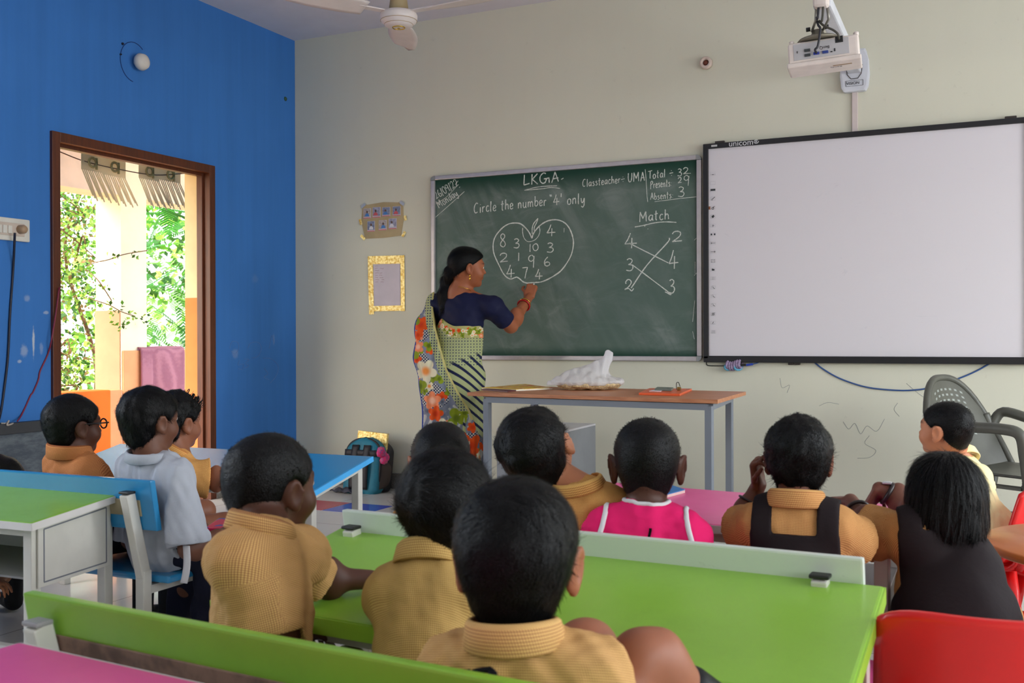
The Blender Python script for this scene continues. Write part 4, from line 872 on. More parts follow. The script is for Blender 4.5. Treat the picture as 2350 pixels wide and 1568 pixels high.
    for a, b in (((-.045, -.085), (.045, -.085)), ((.045, -.085), (.045, -.055)), ((.045, -.055), (-.045, -.055)), ((-.045, -.055), (-.045, -.085))): m.bar((cxp+a[0], YB-.0462, czp+a[1]), (cxp+b[0], YB-.0462, czp+b[1]), .0024, .001)
    m.build('plate_border', mat('ink', (40, 40, 44)), pl)
    D = 4.2
    E_ = Vector(atD(1886, 2, D-.02)); W_ = Vector((cxp, YB-.03, czp+.01)); rt = Vector(RT); 
    MB().bar(W_, E_, .07, .05, .008, up=(0, 0, 1)).build('arm', gm, o)
    MB().box(E_+V3(0, -.02, -.005), (.062, .06, .062), None, .02, 3).build('arm_cap', wp, o)
    tl = Matrix.Rotation(.09, 3, 'Z') @ Matrix.Rotation(-.055, 3, 'Y')           # hangs slightly out of level
    PC = Vector(atD(1889, 113, D)); Y_ = Vector((0, 1, 0))
    hw, hh, dp = .140, .044, .165
    L2W = lambda x, y, z: PC+tl@Vector((x, y, z))   # origin: centre of the back face
    mk = MB()
    for sx in (-1, 1): mk.tube([E_+V3(sx*.022, 0, -.03), E_+V3(sx*.026, .01, -.075), L2W(sx*.022-.02, .05, hh+.05)], .006, 6)
    mk.build('fork', met, o)
    for sx in (-1, 1): MB().tube([L2W(-.02+sx*.028, .05, hh+.06), L2W(-.02+sx*.045, .05, hh+.06)], .009, 8).build('knob', DARKCAP(), o)
    MB().lathe(L2W(-.02, .06, hh+.004), [(0, 0), (.075, 0), (.085, .006), (.078, .014), (.03, .022), (.022, .05), (0, .05)], 28, tl).build('swivel_disc', mat('disc_grey', (132, 126, 110), .4, metal=.4), o)
    o2 = empty('projector', L2W(0, .08, -hh), 'white projector hanging upside down with cables in its back panel', 'projector')
    MB().box(L2W(0, dp/2, 0), (2*hw, dp, 2*hh), tl, .014, 3).build('body', wp, o2)
    MB().box(L2W(0, dp/2-.002, -hh-.006), (2*hw+.012, dp+.01, .02), tl, .008, 3).build('lower_lid', wp, o2)
    MB().box(L2W(-.008, -.001, .002), (.218, .004, .066), tl, .001).build('connector_panel', mat('panel_grey', (184, 182, 184), .5), o2)
    MB().box(L2W(.07, .05, -hh-.0165), (.075, .006, .004), tl, .001).build('vent_slot', mat('slot_brown', (150, 126, 100), .6), o2)
    for x in (-.125, .13): MB().lathe(L2W(x, .03, hh), [(0, 0), (.011, 0), (.011, .012), (.007, .015), (0, .015)], 14, tl).build('foot', wp, o2)
    for x, z, c in ((-.062, .004, (60, 64, 66)), (-.062, -.016, (60, 64, 66)), (-.027, -.014, (44, 60, 150)), (.008, -.014, (40, 60, 130))): MB().box(L2W(x, -.005, z), (.024, .008, .011), tl, .002).build('socket', mat('sock_%d' % c[2], c, .4), o2)
    MB().box(L2W(.064, -.002, .030), (.030, .006, .026), tl).build('power_inlet', DARKCAP(), o2)
    for x, z, a, b in ((.032, -.016, .008, .004), (.045, -.010, .005, .012), (-.102, .002, .003, .008)): MB().box(L2W(x, -.004, z), (a, .003, b), tl).build('port', DARKCAP(), o2)
    ink = mat('logo_grey', (66, 62, 62), .6); inkl = mat('logo_faint', (150, 140, 140), .6); xa = tl@V3(-1, 0, 0); za = tl@V3(0, 0, -1)
    text_mesh('brand_lettering', 'BenQ', .017, basis(xa, za, (0, -1, 0), L2W(.006, -.0036, .006)), ink, o2); text_mesh('brand_lettering', 'BenQ', .020, basis(xa, (0, 1, 0), tl@V3(0, 0, -1), L2W(.045, .075, -hh-.0163)), inkl, o2)
    cb = mat('grey_cable', (72, 70, 62), .5); dkc = mat('dark_cable', (46, 46, 52), .5)
    o3 = MB().tube(spline([E_+V3(-.008, -.03, -.03), E_+V3(-.012, -.035, -.08), L2W(-.02, -.0, hh+.09), L2W(-.012, -.02, hh+.05), L2W(-.005, -.03, hh+.03), L2W(-.018, -.03, .01), L2W(-.03, -.028, -.004), L2W(-.027, -.008, -.013)], 6), .0048, 8).build('projector_cable', dkc); tag(o3, 'dark video cable with blue plug running down into the projector', 'cable'); recenter(o3)
    o3 = MB().tube(spline([E_+V3(.01, -.03, -.03), E_+V3(.006, -.035, -.09), L2W(-.008, -.01, hh+.07), L2W(.01, -.02, hh+.045), L2W(.045, -.025, hh+.02), L2W(.062, -.022, .045), L2W(.064, -.006, .03)], 6), .0048, 8).build('projector_cable', cb); tag(o3, 'grey power cable looping to the black inlet of the projector', 'cable'); recenter(o3)
    o = MB().rbox((-.722, YB-.014, wz1), (-.692, YB, czp-.112), .002).build('cable_channel', mat('channel_pinkwhite', (214, 200, 196), .5)); tag(o, 'narrow white cable channel on the wall between projector plate and whiteboard', 'cable channel'); recenter(o)
    # ---- small fittings
    p = atY(1622, 146, YB); mx = Matrix.Rotation(PI/2, 3, 'X')
    o = empty('wall_stub', (p[0], YB, p[2]), 'small white round pipe stub with a brown centre on the back wall', 'fitting')
    MB().lathe((p[0], YB, p[2]), [(0, .0), (.036, .0), (.036, .03), (.03, .036), (.02, .036), (.017, .02), (0, .02)], 28, mx).build('collar', mat('stub_white', (216, 196, 184), .5), o); MB().lathe((p[0], YB, p[2]), [(0, .02), (.017, .02), (.012, .03), (0, .032)], 18, mx).build('core', mat('stub_brown', (112, 52, 36), .6), o)
    p = atX(326, 142, XL+.05); my = Matrix.Rotation(PI/2, 3, 'Y')
    o = empty('round_fitting', (XL, p[1], p[2]), 'white round knob shaped fitting high on the blue wall above the doorway', 'fitting')
    MB().lathe((XL, p[1], p[2]), [(0, 0), (.016, 0), (.016, .02), (.045, .03), (.05, .045), (.042, .07), (.02, .08), (0, .082)], 28, my).build('knob', mat('knob_white', (222, 214, 204), .5), o)
    MB().tube([(XL+.002, p[1]-.012+.105*math.cos(a), p[2]+.0+.115*math.sin(a)) for a in np.linspace(.9, 4.6, 26)], .0022, 5).build('ring_mark', mat('ring_dark', (22, 58, 120), .8), o)
    for dy, dz, r in ((-.10, .085, .008), (-.115, .02, .006)): MB().lathe((XL, p[1]+dy, p[2]+dz), [(0, 0), (r, 0), (r*.6, .01), (0, .012)], 8, my).build('peg', mat('peg_dark', (24, 30, 48), .8), o)
    p = atX(655, 227, XL); o = MB().lathe((XL, p[1], p[2]), [(0, 0), (.016, 0), (.012, .006), (0, .008)], 10, my).build('wall_plug', mat('plug_green', (60, 92, 70), .8)); tag(o, 'tiny green plug in the blue wall near the corner', 'plug'); recenter(o)
    # switchboard on the blue wall
    ys = atX(62, 505, XL)[1]; z1_, z0_ = 1.636, 1.521
    o = empty('switchboard', (XL, ys-.13, z0_), 'white switchboard with a plug on the blue wall at the view edge', 'switchboard')
    sw = mat('switch_white', (220, 216, 206), .45)
    MB().rbox((XL, ys-.26, z0_), (XL+.022, ys, z1_), .006).build('plate', sw, o); MB().rbox((XL+.02, ys-.245, z0_+.025), (XL+.026, ys-.035, z1_-.025), .002).build('inner_panel', mat('switch_inner', (206, 190, 176), .5), o)
    for k in range(4): MB().rbox((XL+.025, ys-.225+.03*k, z0_+.035), (XL+.031, ys-.202+.03*k, z1_-.04), .002).build('rocker_switch', sw, o)
    MB().lathe((XL+.024, ys-.063, z0_+.06), [(0, 0), (.023, 0), (.022, .03), (.016, .04), (0, .04)], 18, my).build('plug_top', mat('plug_tan', (170, 140, 110), .5), o)
    X = XL+.03; B_ = lambda x, y, d=.02: Vector(atX(x, y, XL+d))
    o = MB().tube(spline([B_(34, 535, .06), B_(33, 560, .04), B_(30, 620, .008), B_(23, 720, .006), B_(18, 820, .006), B_(10, 890, .006), B_(2, 945, .008), B_(-8, 985, .055)], 8), .006, 8).build('cable', mat('navy_cable', (18, 24, 48), .5)); tag(o, 'dark cable hanging from the switchboard plug', 'cable'); recenter(o)
    o = MB().tube(spline([B_(136, 660, .03), B_(128, 720, .03), B_(118, 780, .03), B_(112, 806, .008), B_(106, 822, .004), B_(92, 852, .004), B_(88, 872, .004), B_(76, 900, .004), B_(70, 908, .004), B_(58, 935, .004), B_(48, 955, .01), B_(40, 967, .05)], 6), .0042, 7).build('cable', mat('red_cable', (128, 28, 58), .5)); tag(o, 'thin red twisted wire running from door frame to the dark ledge', 'cable'); recenter(o)
    o = MB().tube(spline([B_(2, 972, .04), B_(14, 972, .045), B_(20, 966, .05), B_(16, 976, .055), B_(30, 972, .045)], 5), .005, 6).build('wire_end', mat('pale_wire', (170, 160, 150), .6)); tag(o, 'pale bared wire end lying on the dark ledge', 'wire'); recenter(o)
    # ---- posters
    def tape(p, q, w, o): MB().bar(p, q, w, .0008, up=(0, 1, 0)).build('tape', MATS['gold_foil'], o)
    c = atY(880, 505, YB); o = empty('photo_chart', (c[0], YB, 1.71), 'brown card with seven small photographs taped on the wall', 'chart')
    T_ = lambda x, y, d=.0035: Vector(atY(x, y, YB-d))
    card = [T_(832, 472), T_(880, 464), T_(925, 465), T_(926, 505), T_(920, 541), T_(880, 546), T_(838, 548), T_(829, 508)]
    cd = MB().prism(card, (0, .0045, 0)).build('card', mat('kraft_card', (182, 164, 128), .85, .1, var=.08, vs=9), o)
    r = random.Random(9)
    for x0, y0, x1, y1 in [(834, 479, 851, 502), (855, 476, 873, 500), (877, 476, 895, 497), (901, 474, 919, 496), (843, 508, 860, 532), (869, 506, 887, 529), (892, 502, 910, 526)]:
        a, b, c_, d_ = T_(x0, y0, .006), T_(x1, y0-1, .006), T_(x1, y1-1, .006), T_(x0, y1, .006)
        ph = MB().prism([a, b, c_, d_], (0, .0025, 0)).build('photograph', mat('photo_base', (196, 190, 200), .4), cd)
        W2 = lambda u, v: a+(b-a)*u+(d_-a)*v+V3(0, -.0008, 0)
        def blob(name, pts, m): MB().prism([W2(*q) for q in pts], (0, .0006, 0)).build(name, m, ph)
        bgc = r.choice([(120, 130, 160), (150, 150, 175), (110, 96, 110), (170, 160, 160)]); hx = r.uniform(.35, .6)
        m = MB(); m.prism([W2(*q) for q in ((.04, .03), (.96, .03), (.96, .84), (.04, .84))], (0, .0004, 0)); m.build('photo_ground', mat('photo_bg%d' % bgc[0], bgc, .5, var=.3, vs=70), ph)
        MB().prism([W2(hx+.28*math.cos(k)*1.0, .8+.32*math.sin(k)) if math.sin(k) < .12 else W2(hx+.28*math.cos(k), .84) for k in np.linspace(PI, 2*PI, 9)], (0, -.0004, 0)).build('photo_figure', mat(*r.choice([('ph_white', (214, 212, 220)), ('ph_blue', (60, 120, 190)), ('ph_red', (196, 80, 90))])), ph)
        MB().prism([W2(hx+.12*math.cos(k), .36+.13*math.sin(k)) for k in np.linspace(0, 2*PI, 12, endpoint=False)], (0, -.0006, 0)).build('photo_head', mat('ph_head', (92, 66, 60)), ph)
        m = MB(); m.prism([W2(*q) for q in ((.02, .92), (.98, .92), (.98, .99), (.02, .99))], (0, -.0003, 0)); m.build('photo_caption_strip', mat('ph_strip', (206, 96, 110)), ph)
    for p, q in (((826, 503), (829, 516)), ((828, 540), (837, 550)), ((929, 495), (931, 506)), ((923, 543), (930, 532))): tape(T_(*p, .007), T_(*q, .007), .02, o)
    for p, q in (((829, 476), (838, 468)), ((918, 463), (927, 470))): MB().bar(T_(*p, .008), T_(*q, .008), .02, .0008, up=(0, 1, 0)).build('tape', mat('clear_tape', (170, 180, 196), .3), o)
    c = atY(887, 655, YB); o = empty('notice_sheet', (c[0], YB, 1.2), 'white written sheet bordered with gold foil tape below the photo card', 'notice')
    sh = MB().prism([T_(857, 604), T_(918, 602), T_(919, 704), T_(857, 706)], (0, .0045, 0)).build('paper', mat('paper_lilac', (214, 204, 212), .8), o)
    for a, b, w in (((845, 597.5), (928, 595.5), .056), ((844, 589), (847, 722), .040), ((928, 588), (929, 714), .031), ((847, 709), (929, 707), .036)):
        p, q = T_(*a, .005), T_(*b, .005)
        d = (q-p).normalized(); n_ = V3(-d.z, 0, d.x)
        s = 1 if abs(d.x) > .5 else 1
        if abs(d.x) > .5: sh_ = V3(0, 0, -.0)
        MB().bar(p+(V3(w/2, 0, 0) if a[0] < 850 and abs(d.z) > .5 else V3(-w/2, 0, 0) if abs(d.z) > .5 else V3(0, 0, 0)), q+(V3(w/2, 0, 0) if a[0] < 850 and abs(d.z) > .5 else V3(-w/2, 0, 0) if abs(d.z) > .5 else V3(0, 0, 0)), w, .0012+.0024*(abs(d.x) > .5), up=(0, 1, 0)).build('foil_border', MATS['gold_foil'], o)
    m = MB(); r = random.Random(4)
    for k in range(8):
        y = 611+5.2*k; x = 861
        for q in range(1 if k in (0, 2) else 2):
            n = r.randint(6, 9); 
            m.tube([T_(x+i*1.1, y+r.uniform(-.9, .9), .0055) for i in range(n)], .0008, 4); x += n*1.1+r.uniform(1.5, 5)
    m.build('handwriting', mat('pink_ink', (186, 140, 150), .8), sh)
    # ---- ceiling fan
    F = Vector(atD(915, 40, 5.3)); fo = empty('ceiling_fan', (F.x, F.y, HC), 'white ceiling fan with a gold ringed hub hanging over the room', 'fan')
    fm = mat('fan_white', (224, 214, 210), .35, .5); z = F.z
    MB().lathe((F.x, F.y, z-.055), [(0, 0), (.03, .002), (.05, .006), (.072, .012), (.076, .022), (.09, .03), (.096, .045), (.097, .062), (.09, .078), (.05, .085), (0, .085)], 48).build('motor_housing', fm, fo)
    MB().tube([(F.x+.031*math.cos(a), F.y+.031*math.sin(a), z-.053) for a in np.linspace(0, 2*PI, 28, endpoint=False)], .0035, 6, closed=True).build('gold_ring', mat('gold_ring', (206, 170, 60), .25, metal=.9), fo)
    MB().lathe((F.x, F.y, z-.058), [(0, 0), (.007, .001), (.007, .004), (0, .004)], 12).build('centre_screw', mat('gold_ring', (206, 170, 60)), fo)
    for rr_ in (.074, .094): MB().tube([(F.x+rr_*math.cos(a), F.y+rr_*math.sin(a), z-.055+(.017 if rr_ < .08 else .036)) for a in np.linspace(0, 2*PI, 40, endpoint=False)], .0016, 5, closed=True).build('trim_ring', mat('trim_tan', (186, 160, 130), .4), fo)
    MB().lathe((F.x, F.y, z+.03), [(.052, 0), (.045, .05), (.04, .11), (.03, .115), (0, .115)], 28).build('canopy_cup', mat('cup_tan', (176, 156, 116), .5), fo)
    MB().lathe((F.x, F.y, z+.028), [(0, 0), (.048, 0), (.048, .008), (0, .008)], 24).build('bearing', mat('bearing_dark', (50, 44, 34), .5), fo)
    MB().tube([(F.x, F.y, z+.14), (F.x, F.y, HC)], .012, 12).build('down_rod', fm, fo)
    MB().lathe((F.x, F.y, HC-.08), [(.02, 0), (.05, .05), (.055, .08), (0, .08)], 24).build('ceiling_cup', fm, fo)
    for k in range(3):
        a = math.radians(118+120*k); u = V3(math.cos(a), math.sin(a), 0); s = V3(-u.y, u.x, 0); c0 = V3(F.x, F.y, z+.02)
        def bl(p, q):
            r_ = .19+.42*p; w = (.06+.02*math.sin(PI*min(1, p*1.1)))*(1 if p < .93 else math.cos((p-.93)/.07*PI/2*.8)); return c0+u*r_+s*(q-.5)*2*w+V3(0, 0, (q-.5)*.03-.004)
        b = MB().grid(bl, 22, 6).build('blade', fm, fo, solid=.004)
        MB().bar(c0+u*.07, c0+u*.23, .045, .006, up=(0, 0, 1)).build('blade_arm', fm, b)
# ------------------------------------------------------------------ implicit-surface modelling (continuous bodies, cloth, hair)
def nrm(v): v = np.asarray(v, float); return v/(np.linalg.norm(v)+1e-12)
class Field:
    def __init__(s, lo, hi, h):
        s.o = np.array(lo, np.float32); s.h = h; s.n = np.ceil((np.array(hi)-np.array(lo))/h).astype(int)+1
        s.a = np.full(s.n, .12, np.float32)
    def sub(s, lo, hi, pad):
        i = np.maximum(np.floor((np.array(lo)-pad-s.o)/s.h).astype(int), 0); j = np.minimum(np.ceil((np.array(hi)+pad-s.o)/s.h).astype(int)+1, s.n)
        if (j <= i).any(): return None, None
        sl = tuple(slice(a, b) for a, b in zip(i, j))
        ax = [(s.o[k]+s.h*np.arange(i[k], j[k], dtype=np.float32)) for k in range(3)]
        return sl, (ax[0][:, None, None], ax[1][None, :, None], ax[2][None, None, :])
    def full(s): return s.sub(s.o, s.o+s.h*s.n, 0)[1]
    def add(s, prim, k=.02, pad=.05, op='u'):
        fn, lo, hi = prim; sl, X = s.sub(lo, hi, pad+k)
        if sl is None: return s
        b = fn(*X).astype(np.float32); a = s.a[sl]
        if op == 'u': h = np.clip(.5+.5*(b-a)/k, 0, 1); s.a[sl] = b*(1-h)+a*h-k*h*(1-h)
        else: b = -b; h = np.clip(.5-.5*(b-a)/k, 0, 1); s.a[sl] = b*(1-h)+a*h+k*h*(1-h)     # smooth subtraction
        return s
    def copy(s):
        f = Field.__new__(Field); f.o, f.h, f.n, f.a = s.o, s.h, s.n, s.a.copy(); return f
    def mesh(s, name, iso=0.0, keep_largest=False):
        a = s.a-iso; g = openvdb.FloatGrid(.1)
        for ax in range(3):        # close the surface at the grid border
            i = [slice(None)]*3
            for e in (0, -1): i[ax] = e; a[tuple(i)] = np.maximum(a[tuple(i)], .02)
        g.copyFromArray(a.astype(np.float32)); P, Q = g.convertToQuads(0.0)
        me = bpy.data.meshes.new(name)
        P = P*s.h+s.o; n, m = len(P), len(Q); me.vertices.add(n); me.vertices.foreach_set('co', P.astype(np.float32).ravel())
        me.loops.add(m*4); me.loops.foreach_set('vertex_index', Q[:, ::-1].astype(np.int32).ravel() if FLIPQ else Q.astype(np.int32).ravel())
        me.polygons.add(m); me.polygons.foreach_set('loop_start', np.arange(m, dtype=np.int32)*4)
        me.update(calc_edges=True); me.validate(); me.shade_smooth(); return me
FLIPQ = True
def cone(a, b, ra, rb):
    a, b = np.array(a, np.float32), np.array(b, np.float32); ba = b-a; L2 = float(ba@ba)+1e-9; r = max(ra, rb)
    def fn(X, Y, Z):
        px, py, pz = X-a[0], Y-a[1], Z-a[2]; t = np.clip((px*ba[0]+py*ba[1]+pz*ba[2])/L2, 0, 1)
        return np.sqrt((px-t*ba[0])**2+(py-t*ba[1])**2+(pz-t*ba[2])**2)-(ra+(rb-ra)*t)
    return fn, np.minimum(a, b)-r, np.maximum(a, b)+r
def ell(c, r, R=None):
    c = np.array(c, np.float32); r = np.array(r, np.float32); R = np.eye(3) if R is None else np.asarray(R); m = float(r.max())
    def fn(X, Y, Z):
        p = [X-c[0], Y-c[1], Z-c[2]]; q = [R[0, i]*p[0]+R[1, i]*p[1]+R[2, i]*p[2] for i in range(3)]
        k0 = np.sqrt((q[0]/r[0])**2+(q[1]/r[1])**2+(q[2]/r[2])**2); k1 = np.sqrt((q[0]/r[0]**2)**2+(q[1]/r[1]**2)**2+(q[2]/r[2]**2)**2)+1e-6
        return k0*(k0-1)/k1
    return fn, c-m, c+m
def rbx(c, half, R, rd=.006):
    c = np.array(c, np.float32); half = np.array(half, np.float32)-rd; R = np.asarray(R); m = float(np.linalg.norm(half)+rd)
    def fn(X, Y, Z):
        p = [X-c[0], Y-c[1], Z-c[2]]; q = [np.abs(R[0, i]*p[0]+R[1, i]*p[1]+R[2, i]*p[2])-half[i] for i in range(3)]
        return np.sqrt(np.maximum(q[0], 0)**2+np.maximum(q[1], 0)**2+np.maximum(q[2], 0)**2)+np.minimum(np.maximum(q[0], np.maximum(q[1], q[2])), 0)-rd
    return fn, c-m, c+m
def waves(X, Y, Z, seed, f, n=7, aniso=(1, 1, 1)):
    r = np.random.default_rng(seed); o = 0
    for i in range(n):
        k = nrm(r.normal(size=3))*f*r.uniform(.6, 1.5)*np.array(aniso); o = o+np.sin(k[0]*X+k[1]*Y+k[2]*Z+r.uniform(0, 6.28))
    return (o/np.sqrt(n)).astype(np.float32)
def snapper(o, off=.001):
    from mathutils.bvhtree import BVHTree
    me = o.data; t = BVHTree.FromPolygons([v.co.copy() for v in me.vertices], [tuple(p.vertices) for p in me.polygons])
    def f(p):
        c, n, i, d = t.find_nearest(Vector(p)); return c+n*off
    return f
def coords(me):
    a = np.empty(len(me.vertices)*3, np.float32); me.vertices.foreach_get('co', a); return a.reshape(-1, 3).astype(float)
def normals(me):
    a = np.empty(len(me.vertices)*3, np.float32); me.vertex_normals.foreach_get('vector', a); return a.reshape(-1, 3).astype(float)
def setcol(me, C, name='Col'):
    at = me.color_attributes.new(name, 'FLOAT_COLOR', 'POINT'); at.data.foreach_set('color', np.concatenate([C, np.ones((len(C), 1))], 1).astype(np.float32).ravel())
def setvec(me, V, name='cuv'):
    at = me.attributes.new(name, 'FLOAT_VECTOR', 'POINT'); at.data.foreach_set('vector', V.astype(np.float32).ravel())
def sstep(x, a, b): t = np.clip((x-a)/(b-a), 0, 1); return t*t*(3-2*t)

# ------------------------------------------------------------------ materials for people
def skin_mat(name, c):
    if name in MATS: return MATS[name]
    t = NT(name, .52, .4); L = lin(c); v = t.coord(); at = t.node('ShaderNodeVertexColor'); at.layer_name = 'Col'
    b = t.mix(t.noise(v, 30, 4), tuple(x*.9 for x in L), tuple(min(1, x*1.1) for x in L))
    mx = t.node('ShaderNodeMix', data_type='RGBA', blend_type='MULTIPLY'); mx.inputs[0].default_value = 1; t.link(b, mx.inputs[6]); t.link(at.outputs[0], mx.inputs[7]); t.col(mx.outputs[2])
    t.b.inputs['Subsurface Weight'].default_value = .12; t.b.inputs['Subsurface Radius'].default_value = (.01, .004, .002); t.b.inputs['Subsurface Scale'].default_value = 1
    t.bump(t.noise(v, 260, 2), .06, .001); MATS[name] = t.m; return t.m
def hair_mat(c=(7, 7, 8), name='black_hair'):
    if name in MATS: return MATS[name]
    t = NT(name, .42, .2); v = t.coord(); L = lin(c); t.col(t.mix(t.noise(v, 90, 2), tuple(x*.6 for x in L), tuple(x*1.8+.001 for x in L))); t.bump(t.noise(v, 380, 3), .5, .003)
    MATS[name] = t.m; return t.m
def check_mat(name, a, b, p=.0037, w=.70):
    """fine woven check; follows the cloth through its own flat pattern coordinates"""
    if name in MATS: return MATS[name]
    t = NT(name, .85, .15); at = t.node('ShaderNodeAttribute'); at.attribute_name = 'cuv'; sep = t.node('ShaderNodeSeparateXYZ'); t.link(at.outputs['Vector'], sep.inputs[0])
    def line(o): return t.ramp(t.math('COSINE', t.math('MULTIPLY', o, 2*PI/p)), .1, .75)
    u, v = line(sep.outputs[0]), line(sep.outputs[1])
    k = t.math('MULTIPLY', t.math('ADD', u, v), w); n = t.noise(t.coord(), 7, 3)
    A = t.mix(n, tuple(x*.92 for x in lin(a)), tuple(min(1, x*1.06) for x in lin(a)))
    t.col(t.mix(k, A, lin(b))); t.bump(t.noise(t.coord(), 30, 5), .25, .006); MATS[name] = t.m; return t.m
def cloth_mat(name, c, rough=.85, bump=.35, bs=34, var=.1):
    if name in MATS: return MATS[name]
    t = NT(name, rough, .2); v = t.coord(); L = lin(c); t.col(t.mix(t.noise(v, 9, 4), tuple(x*(1-var) for x in L), tuple(min(1, x*(1+var)) for x in L)))
    t.bump(t.noise(v, bs, 5), bump, .006); MATS[name] = t.m; return t.m

def paint_mat():
    if 'painted_cloth' in MATS: return MATS['painted_cloth']
    t = NT('painted_cloth', .85, .15); at = t.node('ShaderNodeVertexColor'); at.layer_name = 'Col'; t.col(at.outputs[0]); t.bump(t.noise(t.coord(), 34, 5), .3, .006); MATS['painted_cloth'] = t.m; return t.m
# ------------------------------------------------------------------ anatomy
def rot(yaw, pitch=0, roll=0):
    """columns right, forward, up. yaw turns left, pitch looks up, roll tips the crown to the right shoulder (degrees)"""
    a, b, c = map(math.radians, (yaw, pitch, roll))
    Rz = np.array([[math.cos(a), -math.sin(a), 0], [math.sin(a), math.cos(a), 0], [0, 0, 1]])
    Rx = np.array([[1, 0, 0], [0, math.cos(b), -math.sin(b)], [0, math.sin(b), math.cos(b)]])
    Ry = np.array([[math.cos(c), 0, math.sin(c)], [0, 1, 0], [-math.sin(c), 0, math.cos(c)]])
    return Rz @ Rx @ Ry
CRAN = [((0, -.012, .022), (.071, .088, .0755)), ((0, -.046, -.010), (.062, .046, .068))]
def head_prims(hc, R, s, ears=1.0, adult=0.0):
    W = lambda p: hc+R@(np.array(p)*s); P = []
    E = lambda c, r, k=.02, op='u', RR=None: P.append((ell(W(c), np.array(r)*s, R if RR is None else R@RR), k*s, op))
    for c, r in CRAN: E(c, r, .02)
    E((0, .034, -.012), (.059, .050, .072), .025)                                # face mass
    E((0, .040, -.062-.006*adult), (.042+.003*adult, .040, .036+.004*adult), .028)   # jaw
    E((0, .068, -.084-.008*adult), (.018, .014, .014), .018)                     # chin
    for sx in (-1, 1):
        E((sx*.034, .056, -.036), (.026, .028, .026), .02)                       # cheeks
        E((sx*.030, .086, .004), (.017, .012, .011), .012, 'd')                  # eye sockets
        E((sx*.030, .070, .002), (.0135, .0130, .0115), .006)                    # lids
    E((0, .075, .020), (.040, .012, .010), .016)                                 # brow ridge
    P.append((cone(W((0, .078, .004)), W((0, .096, -.026)), .006*s, .0095*s), .010*s, 'u'))
    for sx in (-1, 1): E((sx*.010, .088, -.030), (.0075, .008, .0065), .006)      # nostril wings
    E((0, .084, -.0505), (.019, .008, .0055), .006); E((0, .083, -.0605), (.017, .008, .006), .005); E((0, .0935, -.0555), (.022, .005, .0016), .004, 'd')
    for sx in (-1, 1):                                                           # ears
        q = rot(sx*(-24-20*(ears-1)), 0, sx*9)
        o = .068+.010*ears
        E((sx*o, -.006, -.014), (.0085, .021*ears, .031*ears), .008, 'u', q); E((sx*(o+.008), -.002, -.012), (.0055, .011*ears, .020*ears), .006, 'd', q); E((sx*(o-.004), .004, -.040*ears), (.007, .010, .010), .006)
    return P
def hand(F, wrist, d, pn, s=.62, curl=(.5, .55, .6, .65), spread=.05, side=1, thumb=.55, k=.006, grow=1.0):
    """palm and five separate fingers; d points to the knuckles, pn out of the palm, side picks the thumb edge"""
    d, pn = nrm(d), np.array(pn, float); pn = nrm(pn-d*(pn@d)); lat = np.cross(d, pn)*side; g = grow
    R = np.stack([lat, d, pn], 1); w = np.array(wrist)
    F.add(rbx(w+d*.048*s, np.array((.040, .052, .013))*s*np.array((1, 1, g)), R, .011*s), .012*s)
    F.add(ell(w+d*.03*s+lat*.028*s+pn*.008*s, np.array((.020, .032, .016))*s, R), .012*s)
    for i, (off, L, r) in enumerate(((.030, .076, .0088), (.010, .086, .0092), (-.011, .080, .0088), (-.030, .062, .0078))):
        p = w+d*(.094-.006*abs(i-1))*s+lat*off*s; a = 0; dd = nrm(d+lat*spread*(1.5-i))
        for j, f in enumerate((.46, .30, .24)):
            a += curl[i]*(1, 1.1, .8)[j]; v = nrm(dd*math.cos(a)+pn*math.sin(a)); q = p+v*L*f*s
            F.add(cone(p, q, r*s*g*(1-.08*j), r*s*g*(.94-.1*j)), k*s); p = q
    p = w+d*.028*s+lat*.036*s; v = nrm(d*.62+lat*.62+pn*.35)
    for j, (f, r) in enumerate(((.042, .0108), (.034, .0098), (.028, .0086))):
        q = p+v*f*s; F.add(cone(p, q, r*s*g, r*s*g*.92), k*s); p = q; v = nrm(v+pn*thumb*.6+d*.25-lat*thumb*.5)

